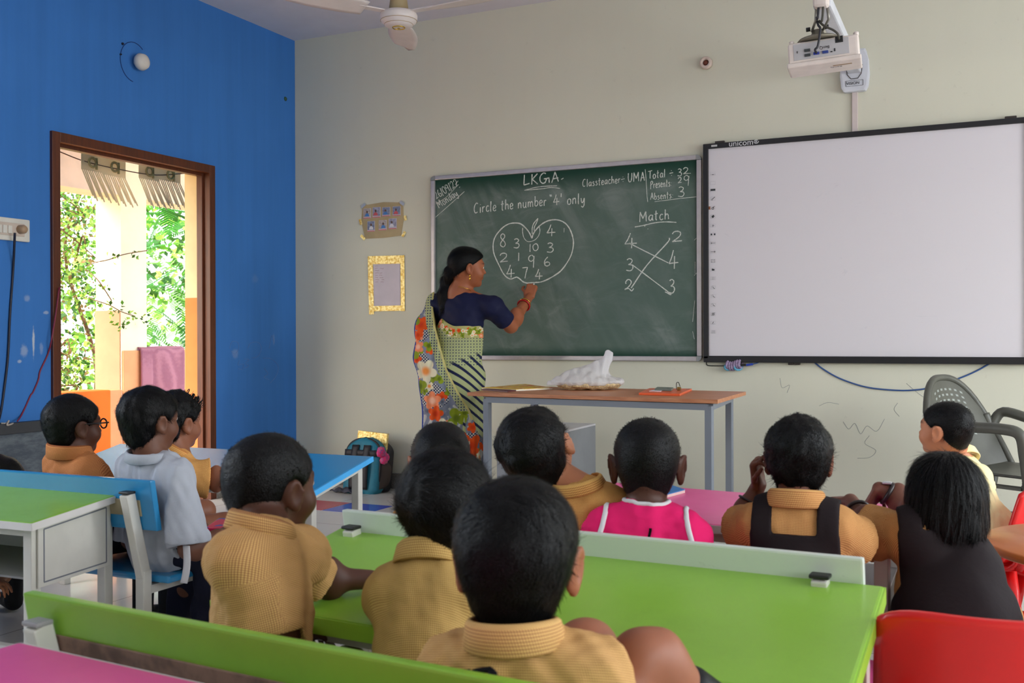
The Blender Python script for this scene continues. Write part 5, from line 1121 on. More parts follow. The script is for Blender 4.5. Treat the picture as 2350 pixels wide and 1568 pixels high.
def hair_shell(name, hc, R, s, parent, thick=.012, back=.014, nape=-.092, front=.052, seed=1, lump=.0015, clear=.030, h=.0032, m=None, top=0, sides=0):
    lo, hi = hc-.17*s-.02, hc+.15*s+.02; F = Field(lo, hi, h)
    for c, r in CRAN: F.add(ell(hc+R@(np.array(c)*s), np.array(r)*s, R), .02*s, .06)
    F.add(ell(hc+R@(np.array((0, .034, -.006))*s), np.array((.060, .050, .070))*s, R), .025*s, .06)
    F.add(ell(hc+R@(np.array((0, -.027, -.066))*s), np.array((.043, .036, .046))*s, R), .03*s, .06)
    X, Y, Z = F.full(); p = [X-hc[0], Y-hc[1], Z-hc[2]]; q = [(R[0, i]*p[0]+R[1, i]*p[1]+R[2, i]*p[2])/s for i in range(3)]
    up = sstep(q[2], -.03, .07)
    lowk = .45+.55*sstep(q[2], -.06, .045); F.a -= (thick*s*lowk*(.8+.2*up) + (back-thick)*s*sstep(-q[1], 0, .08)*lowk + top*s*up + sides*s*sstep(np.abs(q[0]), .04, .07)*sstep(q[2], -.07, .0))
    F.a += lump*waves(X, Y, Z, seed, 70) + lump*.6*waves(X, Y, Z, seed+5, 190)
    # hairline: a tilted plane from forehead to nape, dipping in front of the ears
    line = nape+(q[1]+.062)*((front-nape)/.138) + .012*np.sin((q[0])*60+seed)*.15
    line = np.where(q[1] > .03, line+.0*q[1], line)
    cut = (line-q[2])*s*.8
    for sx in (-1, 1):
        e = np.sqrt(((q[0]-sx*.078)/.036)**2+((q[1]-.003)/.027)**2+((q[2]+.022)/.037)**2); cut = np.maximum(cut, (1-e)*.03*s*(clear/.03))
    fr = np.sqrt((q[0]/.056)**2+((q[1]-.092)/.050)**2+((q[2]+.02)/(front+.02))**2); cut = np.maximum(cut, (1-fr)*.04*s)
    a, b = F.a, cut; k = .010*s; hh = np.clip(.5-.5*(b-a)/k, 0, 1); F.a = (b*(1-hh)+a*hh+k*hh*(1-hh)).astype(np.float32)
    me = F.mesh(name); return link_mesh(name, me, m or hair_mat(), parent)
def hair_strands(shell, hc, R, s, n, L=.024, lift=.25, width=.0007, whorl=(.0, -.07, .058), swirl=.5, droop=.35, seed=0, mess=.25, name='hair_strands', m=None, seg=4):
    """short tapered strands laid along the shell, growing away from the crown whorl"""
    me = shell.data; V, N = coords(me), normals(me); r = np.random.default_rng(seed)
    i = r.integers(0, len(V), n); P, Nn = V[i]+r.normal(size=(n, 3))*.0012, N[i]
    w = hc+R@(np.array(whorl)*s); D = P-w; D -= Nn*(D*Nn).sum(1)[:, None]; D /= np.linalg.norm(D, axis=1)[:, None]+1e-6
    T = D*math.cos(swirl)+np.cross(Nn, D)*math.sin(swirl); far = np.clip(np.linalg.norm(P-w, axis=1)/(.11*s), 0, 1)[:, None]
    T = T*(1-droop*far)+np.array([0, 0, -1.0])*droop*far+r.normal(size=(n, 3))*mess; T -= Nn*(T*Nn).sum(1)[:, None]; T /= np.linalg.norm(T, axis=1)[:, None]+1e-6
    l = (L*(.55+.7*r.random(n)))[:, None]; S = np.cross(T, Nn); S /= np.linalg.norm(S, axis=1)[:, None]+1e-6; wd = width*(.7+.6*r.random(n))[:, None]
    rows = []
    lf = (lift*(.4+1.2*r.random(n)))[:, None]
    for k in range(seg):
        t = k/(seg-1); c = P-Nn*.0015+T*l*t+Nn*l*lf*(t-.55*t*t*(1-lift)); ww = wd*(1-.8*t); rows += [c-S*ww, c+S*ww]
    A = np.stack(rows, 1); Vt = A.reshape(-1, 3); base = np.arange(n)[:, None]*(2*seg)
    Q = np.concatenate([base+np.array([[2*k, 2*k+1, 2*k+3, 2*k+2]]) for k in range(seg-1)], 0)
    me2 = bpy.data.meshes.new(name); nv, nq = len(Vt), len(Q); me2.vertices.add(nv); me2.vertices.foreach_set('co', Vt.astype(np.float32).ravel()); me2.loops.add(nq*4); me2.loops.foreach_set('vertex_index', Q.astype(np.int32).ravel())
    me2.polygons.add(nq); me2.polygons.foreach_set('loop_start', np.arange(nq, dtype=np.int32)*4); me2.update(calc_edges=True); me2.shade_smooth()
    return link_mesh(name, me2, m or hair_mat(), shell)

def head_colors(V, hc, R, s):
    q = (V-hc)@R/s; C = np.ones((len(V), 3))
    def blend(mk, c): C[:] = C*(1-mk[:, None])+np.array(c)*mk[:, None]
    lips = np.exp(-((q[:, 0]/.019)**2+((q[:, 2]+.0555)/.0085)**2))*(q[:, 1] > .076); blend(np.clip(lips*1.2, 0, .7), (.85, .5, .5))
    for sx in (-1, 1):
        br = np.exp(-(((q[:, 0]-sx*.031)/.017)**4+((q[:, 2]-.0235+.15*np.abs(q[:, 0]-sx*.026))/.0042)**2))*(q[:, 1] > .05); blend(np.clip(br*1.1, 0, .9), (.12, .1, .1))
    return C
def eyes(hc, R, s, body):
    for sx in (-1, 1):
        c = hc+R@(np.array((sx*.030, .0725, .002))*s); ax = Matrix([list(x) for x in np.stack([R[:, 0], -R[:, 2], R[:, 1]], 1)])
        e = MB().lathe(c, [(0, -.011*s)]+[(.0118*s*math.sin(a), -.0118*s*math.cos(a)) for a in np.linspace(.3, PI-.05, 10)]+[(0, .0118*s)], 14, ax).build('eye', mat('eye_white', (226, 220, 212), .2), body)
        MB().lathe(Vector(c)+ax@Vector((0, 0, .0104*s)), [(0, .0016*s), (.003*s, .0015*s), (.0056*s, 0)], 12, ax).build('iris', mat('iris_dark', (24, 14, 10), .15), e)

def collar(nb, R, s, m, body, r=.050, h=.036, gap=.5, tilt=0, name='collar', off=(0, -.004, 0)):
    """folded shirt collar round the neck, open in front"""
    prof = [(.003, -.004), (-.001, h), (.003, h+.003), (.008, h*.92), (.014, .000), (.011, -.003), (.006, h*.55)]
    mb = MB(); rings = []; n = 34; c = nb+R@(np.array(off)*s); uv = []
    for i in range(n+1):
        a = -PI*.5+(-PI+gap)+(2*PI-2*gap)*i/n; k = 1-.30*abs(2*i/n-1)**2
        ring = []
        for j, (dr, z) in enumerate(prof):
            rr = (r+dr)*s; p = np.array((rr*1.04*math.cos(a), rr*.98*math.sin(a), z*s*k-.016*s*(abs(2*i/n-1))**2+tilt*rr*math.sin(a)))
            ring.append(mb.bm.verts.new(Vector(c+R@p))); uv.append((rr*a, (z+dr)*s, 0))
        rings.append(ring)
    for A, B in zip(rings, rings[1:]):
        for j in range(len(prof)): mb.bm.faces.new((A[j], A[(j+1) % len(prof)], B[(j+1) % len(prof)], B[j])).smooth = True
    mb.bm.faces.new(rings[0]); mb.bm.faces.new(list(reversed(rings[-1])))
    mb.bm.verts.ensure_lookup_table(); o = mb.build(name, m, body); setvec(o.data, np.array(uv)); return o

def cloth_uv(me, nb, Rb, s, arms):
    V = coords(me); Nn = normals(me); q = (V-nb)@Rb; a = np.arctan2(q[:, 0], -q[:, 1]); uv = np.stack([q[:, 0]+.7*(q[:, 1]+.075*s)*np.clip(q[:, 0]/(.09*s), -1, 1), q[:, 2]+.5*q[:, 1], 0*a], 1)
    for S_, E_ in arms:
        ba = E_-S_; L = np.linalg.norm(ba); d = ba/L; t = (V-S_)@d; rad = np.linalg.norm(V-S_-t[:, None]*d, axis=1); x = nrm(np.cross(d, (0, .3, 1))); y = np.cross(d, x)
        mk = (t > .03*s) & (rad < .061*s) & (t < L*1.1) & (np.abs(Nn@d) < .5); ang = np.arctan2((V-S_)@y, (V-S_)@x); uv[mk] = np.stack([ang*.052*s, t, 0*t], 1)[mk]
    setvec(me, uv)

def kid(label, head, hyaw, hpitch=0, hroll=0, s=1.0, byaw=0, nb=None, pv=None, arms=None, legs=None, skin=(104, 66, 46), shirt='check', sc=((226, 166, 84), (158, 88, 44)), trouser=(26, 28, 44),
        hair=None, strands=None, ears=1.0, fold=.0035, seed=1, sleeve=.72, lean=0, coll=True, pin=None, group='children at the desks', shoes=(20, 20, 22), long_trouser=False, sh_w=.094, extra=None, collar_kw=None, seat=.30, uvyaw=0, waist=None, broad=1.0, hk=1.0):
    hz = s*hk
    hc = np.array(head, float); R = rot(hyaw, hpitch, hroll); Rb = rot(byaw)
    if nb is None: nb = hc+R@(np.array((0, -.030, -.118))*hz)
    nb = np.array(nb, float)
    if pv is None: pv = np.array((nb[0], nb[1], seat+.072*s))-Rb@np.array((0, lean, 0))
    pv = np.array(pv, float)
    up = nrm(nb-pv); rt = nrm(Rb[:, 0]-up*(Rb[:, 0]@up)); fw = np.cross(up, rt); B = np.stack([rt, fw, up], 1); L = np.linalg.norm(nb-pv)
    S = {k: nb+B@(np.array((sx*sh_w*broad, .004, -.052))*s) for k, sx in (('L', -1), ('R', 1))}
    arms = arms or {}; A = {}
    for k, sx in (('L', -1), ('R', 1)):
        a = dict(arms.get(k) or {}); 
        if 's' in a: S[k] = np.array(a['s'], float)
        e = np.array(a['e'], float) if 'e' in a else S[k]+B@(np.array((sx*.035, .07, -.165))*s); w = np.array(a['w'], float) if 'w' in a else e+B@(np.array((-sx*.03, .15, -.01))*s)
        A[k] = (S[k], e, w, a)
    legs = legs or {}; Lg = {}
    for k, sx in (('L', -1), ('R', 1)):
        h_ = pv+rt*sx*.052*s-up*.01*s; kn = np.array(legs[k][0], float) if k in legs else h_+Rb@(np.array((sx*.03, .255, .0))*s)+np.array((0, 0, .005)); an = np.array(legs[k][1], float) if k in legs else np.array((kn[0], kn[1]-.01, .055))
        td = np.array(legs[k][2], float) if k in legs and len(legs[k]) > 2 else Rb[:, 1]; Lg[k] = (h_, kn, an, td)
    pts = [hc, nb, pv]+[x for a in A.values() for x in a[:3]]+[x for l in Lg.values() for x in l[:3]]; P_ = np.array(pts); pad = .16*s+.03
    F = Field(P_.min(0)-pad, P_.max(0)+pad, .0046)
    T = Field(P_.min(0)-pad, P_.max(0)+pad, .0046) if False else F.copy()
    def torso(G, g=0, arms_=True):
        def E(c, r, k=.04): G.add(ell(nb+B@(np.array(c)*s), np.array(r)*s+g, B), k*s, .06)
        zz = L/s
        E((0, .010, -.105), (.086*broad, .066, .105)); E((0, .012, -zz*.62), (.083*broad, .070, .105)); G.add(ell(pv, np.array((.094*broad, .080, .080))*s+g, B), .05*s, .06)
        G.add(cone(S['L']+B@(np.array((.015, 0, .003))*s), S['R']+B@(np.array((-.015, 0, .003))*s), .038*s+g, .038*s+g), .035*s, .06)
        for k, sx in (('L', -1), ('R', 1)): G.add(cone(nb+B@(np.array((sx*.022, -.002, -.016))*s), S[k]+B@(np.array((-sx*.03, 0, .006))*s), .028*s+g, .030*s+g), .035*s, .06)
    torso(F)
    F.add(cone(hc+R@(np.array((0, -.022, -.045))*hz), nb+B@(np.array((0, .004, -.01))*s), .043*s, .046*s), .025*s)
    for k, sx in (('L', -1), ('R', 1)):
        s_, e, w, a = A[k]; F.add(cone(s_, e, .034*s, .026*s), .025*s); F.add(cone(e, w, .0255*s, .0185*s), .012*s); F.add(ell(e+(w-e)*.28, np.array((.0265, .0265, .045))*s), .02*s)
        d = a.get('d', nrm(w-e)); pn = a.get('pn', np.array((0, 0, -1.0))); hand(F, w, d, pn, .60*s*a.get('hs', 1), a.get('curl', (.35, .4, .42, .5)), a.get('spread', .06), a.get('side', -sx if True else 1), a.get('thumb', .5))
        h_, kn, an, td = Lg[k]; F.add(cone(h_, kn, .058*s, .038*s), .03*s); F.add(cone(kn, an, .036*s, .025*s), .018*s); F.add(ell(kn+(an-kn)*.3-0*td, np.array((.035, .036, .06))*s), .03*s)
        F.add(cone(an+np.array((0, 0, -.02))*s, an+nrm(td)*.10*s+np.array((0, 0, -.026))*s, .028*s, .022*s), .02*s)
    H = Field.__new__(Field)
    for pr, k, op in head_prims(hc, R, hz, ears): F.add(pr, k, .03, op)
    me = F.mesh('person'); V = coords(me); setcol(me, head_colors(V, hc, R, hz))
    body = link_mesh('person', me, skin_mat('skin_%d_%d_%d' % skin, skin)); tag(body, label, 'person', group)
    base = np.array((pv[0], pv[1], 0.0)); recenter(body, base)
    eyes(hc, R, hz, body)
    # shirt
    G = T.copy(); torso(G, .013*s); G.add(ell(pv-up*.01*s, np.array((.096*broad, .082, .088))*s+.018, B), .05*s, .06)
    slv = []; nomap = [x for x in ('L', 'R') if A[x][3].get('nomap')]
    for k in ('L', 'R'):
        s_, e, w, a = A[k]; f = a.get('sleeve', sleeve); q = s_+(e-s_)*f; slv.append((s_, q)); G.add(cone(s_, q, .045*s, .050*s*a.get('flare', 1)), .03*s, .06)
    X, Y, Z = G.full(); G.a += (fold*.55*waves(X, Y, Z, seed, 42, 7, (1, 1, .55))+fold*.75*waves(X, Y, Z, seed+3, 95, 6, (1.1, 1.1, .45))+fold*.35*waves(X, Y, Z, seed+9, 190, 6)).astype(np.float32)
    hem = pv-up*.062*s; d_ = (hem[0]-X)*up[0]+(hem[1]-Y)*up[1]+(hem[2]-Z)*up[2]; G.a = np.maximum(G.a, d_.astype(np.float32))
    for (s_, q), k in zip(slv, ('L', 'R')):       # cut the sleeve square and hollow it
        d = nrm(q-s_); rr = .075*s; sl, (x, y, z) = G.sub(q-rr*1.4, q+d*.12*s+rr*1.4, 0)
        t = (x-q[0])*d[0]+(y-q[1])*d[1]+(z-q[2])*d[2]; rad = np.sqrt(np.maximum((x-q[0])**2+(y-q[1])**2+(z-q[2])**2-t**2, 0)); near = rad < .068*s
        dist_t = np.abs((x-nb[0])*up[0]+(y-nb[1])*up[1]+(z-nb[2])*up[2])
        cut = np.where(near, t, -.1); G.a[sl] = np.maximum(G.a[sl], np.where((near) & (t > -.004) & (t < .12*s), t, -1).astype(np.float32))
        e = A[k][1]; G.add(cone(q-d*.030*s, q+d*.016*s, .038*s, .042*s), .006*s, .03, 'd')
    me = G.mesh('shirt'); cloth_uv(me, nb, B@rot(uvyaw), s, [x for x, y in zip(slv, ('L', 'R')) if y not in nomap])
    if shirt == 'paint': setcol(me, extra(coords(me), nb, B, s, A))
    mt = paint_mat() if shirt == 'paint' else check_mat('check_%d_%d_%d' % sc[0], *sc) if shirt == 'check' else cloth_mat('cloth_%d_%d_%d' % sc[0], sc[0])
    shirt_o = link_mesh('shirt', me, mt, body)
    if coll: collar(nb+B@(np.array((0, -.002, .006))*s), B@rot(0, 0, 0) if not collar_kw else B@rot(*collar_kw.get('rot', (0, 0, 0))), s, mt, shirt_o, **{k: v for k, v in (collar_kw or {}).items() if k != 'rot'})
    # shorts / trousers
    G = T.copy(); G.add(ell(pv-up*.01*s, np.array((.095*broad, .080, .080))*s+.005, B), .03*s, .06)
    for k in ('L', 'R'):
        h_, kn, an, td = Lg[k]; 
        if long_trouser: G.add(cone(h_, kn, .066*s, .050*s), .03*s, .06); G.add(cone(kn, kn+(an-kn)*.9, .048*s, .042*s), .02*s, .06)
        else: G.add(cone(h_, h_+(kn-h_)*.62, .066*s, .058*s), .03*s, .06)
    X, Y, Z = G.full(); G.a += .003*waves(X, Y, Z, seed+20, 60, 6).astype(np.float32); d_ = (X-nb[0])*up[0]+(Y-nb[1])*up[1]+(Z-nb[2])*up[2]+L-.05*s; G.a = np.maximum(G.a, d_.astype(np.float32))
    link_mesh('trousers' if long_trouser else 'shorts', G.mesh('shorts'), cloth_mat('lower_%d_%d_%d' % trouser, trouser), body)
    G = T.copy()
    for k in ('L', 'R'):
        h_, kn, an, td = Lg[k]; G2 = T.copy(); G2.add(cone(an+np.array((0, 0, -.02))*s, an+nrm(td)*.105*s+np.array((0, 0, -.024))*s, .034*s, .028*s), .01, .04); G2.add(cone(an, an+(kn-an)*.35, .034*s, .036*s), .01, .04); link_mesh('sock_and_shoe', G2.mesh('shoe'), cloth_mat('shoe_%d' % shoes[0], shoes, .5), body)
    if pin:
        G = T.copy(); torso(G, .024*s)
        for s_, q in slv: G.add(cone(s_, s_+(q-s_)*.5, .045*s+.011, .046*s+.010), .03*s, .06)
        X, Y, Z = G.full(); p = [X-nb[0], Y-nb[1], Z-nb[2]]; q = [(B[0, i]*p[0]+B[1, i]*p[1]+B[2, i]*p[2])/s for i in range(3)]
        G.add(cone(pv, pv-up*.02*s+fw*.1*s, .115*s, .125*s), .04*s, .06)
        G.a += (.0022*waves(X, Y, Z, seed+40, 60, 6, (1, 1, .4))).astype(np.float32)
        yoke = q[2]-pin.get('yoke', -.105); strap = np.maximum(np.abs(np.abs(q[0])-.074*broad)-.024, q[2]-.1)
        yoke = np.maximum(yoke, np.abs(q[0])-.100*broad-.9*np.maximum(0, -.115-q[2]))
        reg = np.minimum(yoke, strap)*s; G.a = np.maximum(G.a, reg.astype(np.float32)); hem2 = (pv[2]-.10*s)-Z; G.a = np.maximum(G.a, hem2.astype(np.float32)+0*G.a)
        link_mesh('pinafore', G.mesh('pinafore'), cloth_mat('dark_pinafore', (31, 23, 25), .8), body)
    hs = hair_shell('hair', hc, R, hz, body, seed=seed, **(hair or {}))
    st = dict(n=3500); st.update(strands or {}); hair_strands(hs, hc, R, hz, seed=seed, **st)
    return dict(body=body, hc=hc, R=R, nb=nb, pv=pv, B=B, S=S, A=A, shirt=shirt_o, hair=hs, Lg=Lg, s=s, z=hz, mt=mt)
def pink_tee(V, nb, B, s, A):
    return np.repeat(np.array([lin((228, 36, 106))]), len(V), 0)
def people():
    q = lambda x, y, d: np.array(atD(x, y, d))
    CH = ((226, 184, 118), (152, 98, 66)); dark = (84, 52, 38); mid = (120, 76, 52)
    # H nearest boy, knees drawn up on the green bench
    hc = q(1187, 1278, 1.43)
    _k = kid('nearest child in yellow check shirt with bare knees drawn up against the green desk', hc, 17, 0, 0, s=1.04, byaw=10, ears=1.08, nb=q(1185, 1474, 1.385), pv=(-.575, 1.275, .375), skin=(150, 92, 66), sc=CH, seed=3, fold=.0045, broad=1.05,
        hair=dict(thick=.012, back=.013, nape=-.090, lump=.001), strands=dict(n=12000, L=.020, lift=.14, swirl=.5, whorl=(-.005, -.060, .062), width=.0005),
        legs={'L': (q(1338, 1488, 1.52), q(1440, 1640, 1.58), (.6, .6, 0)), 'R': (q(1470, 1512, 1.46), q(1640, 1625, 1.52), (.7, .4, 0))}, collar_kw=dict(r=.052, h=.036))
    kH = _k; nb, B, s = kH['nb'], kH['B'], kH['s']; tie = cloth_mat('black_tape', (22, 20, 26), .7)
    sn = snapper(kH['shirt'], .0035)
    for x0, x1, w in ((-.030, -.040, .006), (-.012, -.006, .007)): MB().tube([sn(nb+B@(np.array((x0+(x1-x0)*v, -.14, -.004-.17*v))*s)) for v in np.linspace(0, 1, 14)], w, 6).build('tie_strap', tie, kH['shirt'])
    MB().tube([sn(nb+B@(np.array((-.070+.075*u, -.14, .006-.016*u))*s)) for u in np.linspace(0, 1, 8)], .0045, 6).build('tie_band', tie, kH['shirt'])
    # G in front of H
    kid('child in yellow check shirt sitting just beyond the nearest child, partly hidden by it', q(1030, 1160, 1.82), 6, 10, -6, s=.95, hk=1.0, byaw=14, nb=q(985, 1300, 1.78), pv=(-.85, 1.45, .372), arms={'L': dict(e=q(915, 1400, 1.92), w=q(960, 1390, 2.04)), 'R': dict(e=q(1060, 1400, 1.90), w=q(1040, 1390, 2.02))}, skin=mid, sc=((214, 182, 112), (150, 106, 58)), seed=11, fold=.002, broad=.94, sh_w=.080,
        hair=dict(thick=.013, back=.015, nape=-.104, lump=.0018), strands=dict(n=9000, L=.030, lift=.16, swirl=.55, whorl=(-.018, -.078, .030), width=.0005))
    # E left, arm along the desk
    nb = q(606, 1222, 1.84)
    _e = kid('child at the end of the green bench resting a bare arm on the green desk', q(622, 1112, 1.93), -12, -3, 0, s=1.02, hk=.91, byaw=-26, nb=nb, pv=(-1.20, 1.43, .375), skin=(84, 50, 36), sc=CH, seed=23, uvyaw=58, fold=.0035,
        arms={'L': dict(s=q(672, 1280, 1.94), nomap=1, e=q(722, 1330, 2.01), w=q(850, 1330, 2.04), sleeve=.92, pn=(0, 0, -1), d=nrm(q(900, 1330, 2.02)-q(850, 1328, 2.02)), curl=(.2, .2, .25, .3)), 'R': dict(s=q(556, 1292, 1.765), e=q(592, 1440, 1.765), w=q(690, 1450, 1.93), sleeve=1.0)},
        hair=dict(thick=.008, back=.007, nape=-.102, lump=.0008), strands=dict(n=7000, L=.009, lift=.5, width=.00045, mess=.4), collar_kw=dict(r=.052, h=.030))
    nb, B, s = _e['nb'], _e['B'], _e['s']; MB().tube([nb+B@(np.array((.060*math.cos(a), .058*math.sin(a)-.004, .010-.012*math.sin(a)))*s) for a in np.linspace(PI*.75, PI*2.2, 26)], .0045, 7).build('inner_collar', cloth_mat('white_trim', (214, 214, 216)), _e['shirt'])
    # F half hidden
    kid('child mostly hidden behind two others, in front of the adult in the sari', q(1012, 1058, 2.62), 26, 0, 0, s=.98, byaw=16, skin=(150, 92, 64), sc=((236, 176, 100), (176, 104, 56)), seed=31,
        hair=dict(thick=.006, back=.005, nape=-.09, lump=.0006), strands=dict(n=3500, L=.008, lift=.5, mess=.4, width=.0005))
    # I tilted head
    kid('child in check shirt tipping the head back and sideways at the pink desk', q(1234, 1034, 2.50), 12, 20, -28, s=1.0, byaw=10, nb=q(1325, 1118, 2.46), skin=(176, 112, 78), sc=((230, 184, 108), (156, 88, 48)), seed=41, fold=.003,
        hair=dict(thick=.016, back=.016, nape=-.104, lump=.002), strands=dict(n=6000, L=.024, lift=.22, mess=.35, whorl=(-.02, -.075, .045), width=.0006), collar_kw=dict(r=.054, h=.026, rot=(0, 18, -10)))
    # J pink shirt
    k = kid('child in pink shirt with white neckline and white shoulder stripes', q(1485, 1060, 2.40), 17, 2, 0, s=1.02, byaw=14, skin=(78, 46, 34), shirt='paint', extra=pink_tee, sc=((232, 40, 112), (0, 0, 0)), seed=53, fold=.003, ears=1.12, coll=False, broad=1.0, nb=q(1483, 1172, 2.345), sleeve=.6, sh_w=.098,
        hair=dict(thick=.005, back=.004, nape=-.080, lump=.0004, clear=.022), strands=dict(n=6000, L=.007, lift=.7, mess=.5, width=.00045, swirl=.2))
    sn = snapper(k['shirt'], .001); nb, B, s = k['nb'], k['B'], k['s']; white = cloth_mat('white_trim', (226, 220, 226))
    MB().tube([sn(nb+B@(np.array((.054*math.cos(a), .052*math.sin(a), .03-.012*math.sin(a)))*s)) for a in np.linspace(0, 2*PI, 44, endpoint=False)], .0055, 8, closed=True).build('neck_trim', white, k['shirt'])
    for kk, sg in (('L', -1), ('R', 1)):
        c = k['S'][kk]
        MB().tube([sn(c+B@(np.array((sg*(-.012+.030*(1-math.sin(a))*.5), .062*math.cos(a), .052*math.sin(a)))*s)) for a in np.linspace(0, 2*PI, 30, endpoint=False)], .0062, 8, closed=True).build('sleeve_stripe', white, k['shirt'])
    MB().tube([sn(nb+B@(np.array((.004+.003*math.sin(t*9), -.12, -.018-.12*t))*s)) for t in np.linspace(0, 1, 14)], [.0035*(1-.6*t) for t in np.linspace(0, 1, 14)], 6).build('back_placket', MATS['painted_cloth'], k['shirt'])
    # K pinafore, raised hand
    k = kid('child in dark pinafore over check shirt raising a curled hand beside the cheek', q(1832, 1050, 2.36), 8, 3, 0, s=.96, hk=.94, sh_w=.088, byaw=4, nb=q(1828, 1160, 2.31), skin=(112, 66, 48), sc=((226, 178, 112), (152, 80, 48)), seed=61, fold=.003, pin=dict(yoke=-.058),
        hair=dict(thick=.013, back=.014, nape=-.104, lump=.0024), strands=dict(n=7000, L=.026, lift=.4, mess=.5, width=.0006, droop=.5),
        arms={'L': dict(e=q(1690, 1215, 2.46), w=q(1742, 1112, 2.46), d=nrm(q(1733, 1050, 2.44)-q(1742, 1112, 2.46)), pn=nrm(q(1800, 1080, 2.4)-q(1740, 1080, 2.44)), curl=(1.0, 1.05, 1.1, 1.15), side=-1, sleeve=.75, flare=1.2, hs=1.15), 'R': dict(e=q(1958, 1245, 2.36), w=q(1925, 1250, 2.50), sleeve=.92, flare=1.3)}, collar_kw=dict(r=.054, h=.038))
    bl = mat('dark_bangle', (34, 22, 22), .4)
    def bangle(k, kk, f, r, rad, name, m):
        s_, e, w, a = k['A'][kk]; c = e+(w-e)*f; d = nrm(w-e); x = nrm(np.cross(d, (0, .2, 1))); y = np.cross(d, x)
        return MB().tube([c+(x*math.cos(t)+y*math.sin(t))*r for t in np.linspace(0, 2*PI, 22, endpoint=False)], rad, 6, closed=True).build(name, m, k['body'])
    bangle(k, 'L', .62, .028, .003, 'wrist_thread', bl)
    # L bobbed hair
    hc = q(2164, 1126, 2.36)
    k = kid('child in dark pinafore with chin length hair stretching both arms onto the pink desk', hc, 26, 0, 4, s=1.03, hk=.79, byaw=6, nb=q(2172, 1236, 2.36), pv=(-.08, 2.47, .375), skin=(108, 66, 50), sc=((222, 174, 108), (150, 82, 48)), seed=71, fold=.0035, pin=dict(yoke=-.012), broad=1.06, seat=.31,
        hair=dict(thick=.018, back=.020, nape=-.085, lump=.001, clear=.005), strands=dict(n=100),
        arms={'L': dict(s=q(2085, 1232, 2.34), e=q(2000, 1222, 2.44), w=q(1952, 1150, 2.60), sleeve=1.0, flare=1.3, pn=(0, 0, -1), d=nrm(q(1915, 1146, 2.66)-q(1952, 1150, 2.60)), curl=(.2, .25, .3, .3)), 'R': dict(s=q(2180, 1236, 2.45), e=q(2080, 1158, 2.72), w=q(2018, 1122, 2.74), pn=nrm((-.3, 0, -1)), d=nrm((-.5, .1, -.9)), curl=(.15, .2, .2, .25), sleeve=.3)})
    bangle(k, 'L', .62, .029, .005, 'bracelet', bl); w_ = bangle(k, 'R', .70, .028, .006, 'wrist_watch', bl); 
    e, w = k['A']['R'][1:3]; MB().box(Vector(e+(w-e)*.70+np.array((0, -.006, .029))), (.024, .022, .006), None, .003).build('watch_face', mat('watch_silver', (196, 196, 200), .25, metal=.6), w_)
    bob(k)
    # M boy in cream at the right
    kid('child in cream shirt seen from the side on a red chair by the armchair', q(2170, 984, 3.45), 66, 2, 0, s=.96, hk=.92, byaw=70, nb=q(2203, 1060, 3.47), pv=(-.03, 3.66, .375), skin=(206, 138, 102), shirt='plain', sc=((250, 232, 176), (0, 0, 0)), seed=83, fold=.003,
        hair=dict(thick=.007, back=.007, nape=-.070, front=.050, lump=.0008), strands=dict(n=4500, L=.012, lift=.35, width=.0006, whorl=(-.03, -.07, .05)), arms={'L': dict(e=q(2232, 1172, 3.40), w=q(2160, 1192, 3.36), sleeve=1.0), 'R': dict(e=q(2250, 1120, 3.64), sleeve=1.0, w=q(2222, 1046, 3.58), d=nrm((-.2, 0, 1)), pn=(-1, 0, 0), curl=(.6, .6, .7, .7), hs=.8)}, collar_kw=dict(r=.052, h=.03))
    # C white shirt
    k = kid('child in pale grey shirt holding a notebook at the end of the blue bench', q(344, 962, 3.20), -12, -2, 0, s=1.08, hk=.86, byaw=-14, nb=q(346, 1050, 3.19), pv=(-2.385, 2.475, .385), skin=(104, 64, 46), shirt='plain', sc=((172, 176, 186), (0, 0, 0)), trouser=(24, 26, 44), long_trouser=True, seed=91, fold=.005, broad=1.0, sh_w=.105,
        hair=dict(thick=.014, back=.013, nape=-.108, lump=.0015), strands=dict(n=5000, L=.022, lift=.2, width=.0007, whorl=(.0, -.07, .055)), sleeve=.95,
        arms={'R': dict(e=q(432, 1262, 3.10), w=q(500, 1228, 3.18), pn=(0, 0, -1), sleeve=.85, flare=1.25), 'L': dict(e=q(300, 1240, 3.34))}, legs={'R': (q(490, 1275, 3.2), q(470, 1420, 3.28)), 'L': (q(430, 1290, 3.38), q(410, 1420, 3.44))}, collar_kw=dict(r=.054, h=.024))
    a = k['A']['R']; d = nrm(a[1]-a[0]); c = a[0]+(a[1]-a[0])*.80; x = nrm(np.cross(d, (0, .3, 1))); y = np.cross(d, x)
    MB().lathe(c, [(.054, -.03), (.060, -.028), (.062, .024), (.056, .028), (.050, .024), (.048, -.028)], 24, Matrix([list(r) for r in np.stack([x, y, d], 1)])).build('rolled_cuff', cloth_mat('cloth_172_176_186', (172, 176, 186)), k['shirt'])
    p = a[1]+np.array((.02, -.03, -.0)); MB().grid(lambda u, v: (p[0]+.026*(u-.5)+.008*math.sin(3*v), p[1]-.012*v, p[2]+.02-.11*v), 3, 10).build('ribbon', cloth_mat('ribbon_white', (226, 224, 230)), k['shirt'], solid=.002)
    # book in his hands
    w = np.array(a[2]); o = MB().box(Vector(w+np.array((-.02, .10, .012))), (.15, .11, .012), Matrix.Rotation(.3, 3, 'Z') @ Matrix.Rotation(.12, 3, 'X'), .002).build('notebook', None); t = NT('printed_cover', .4); n = t.noise(t.coord(), 22, 2); r = t.node('ShaderNodeValToRGB'); t.link(n, r.inputs[0]); r.color_ramp.interpolation = 'CONSTANT'
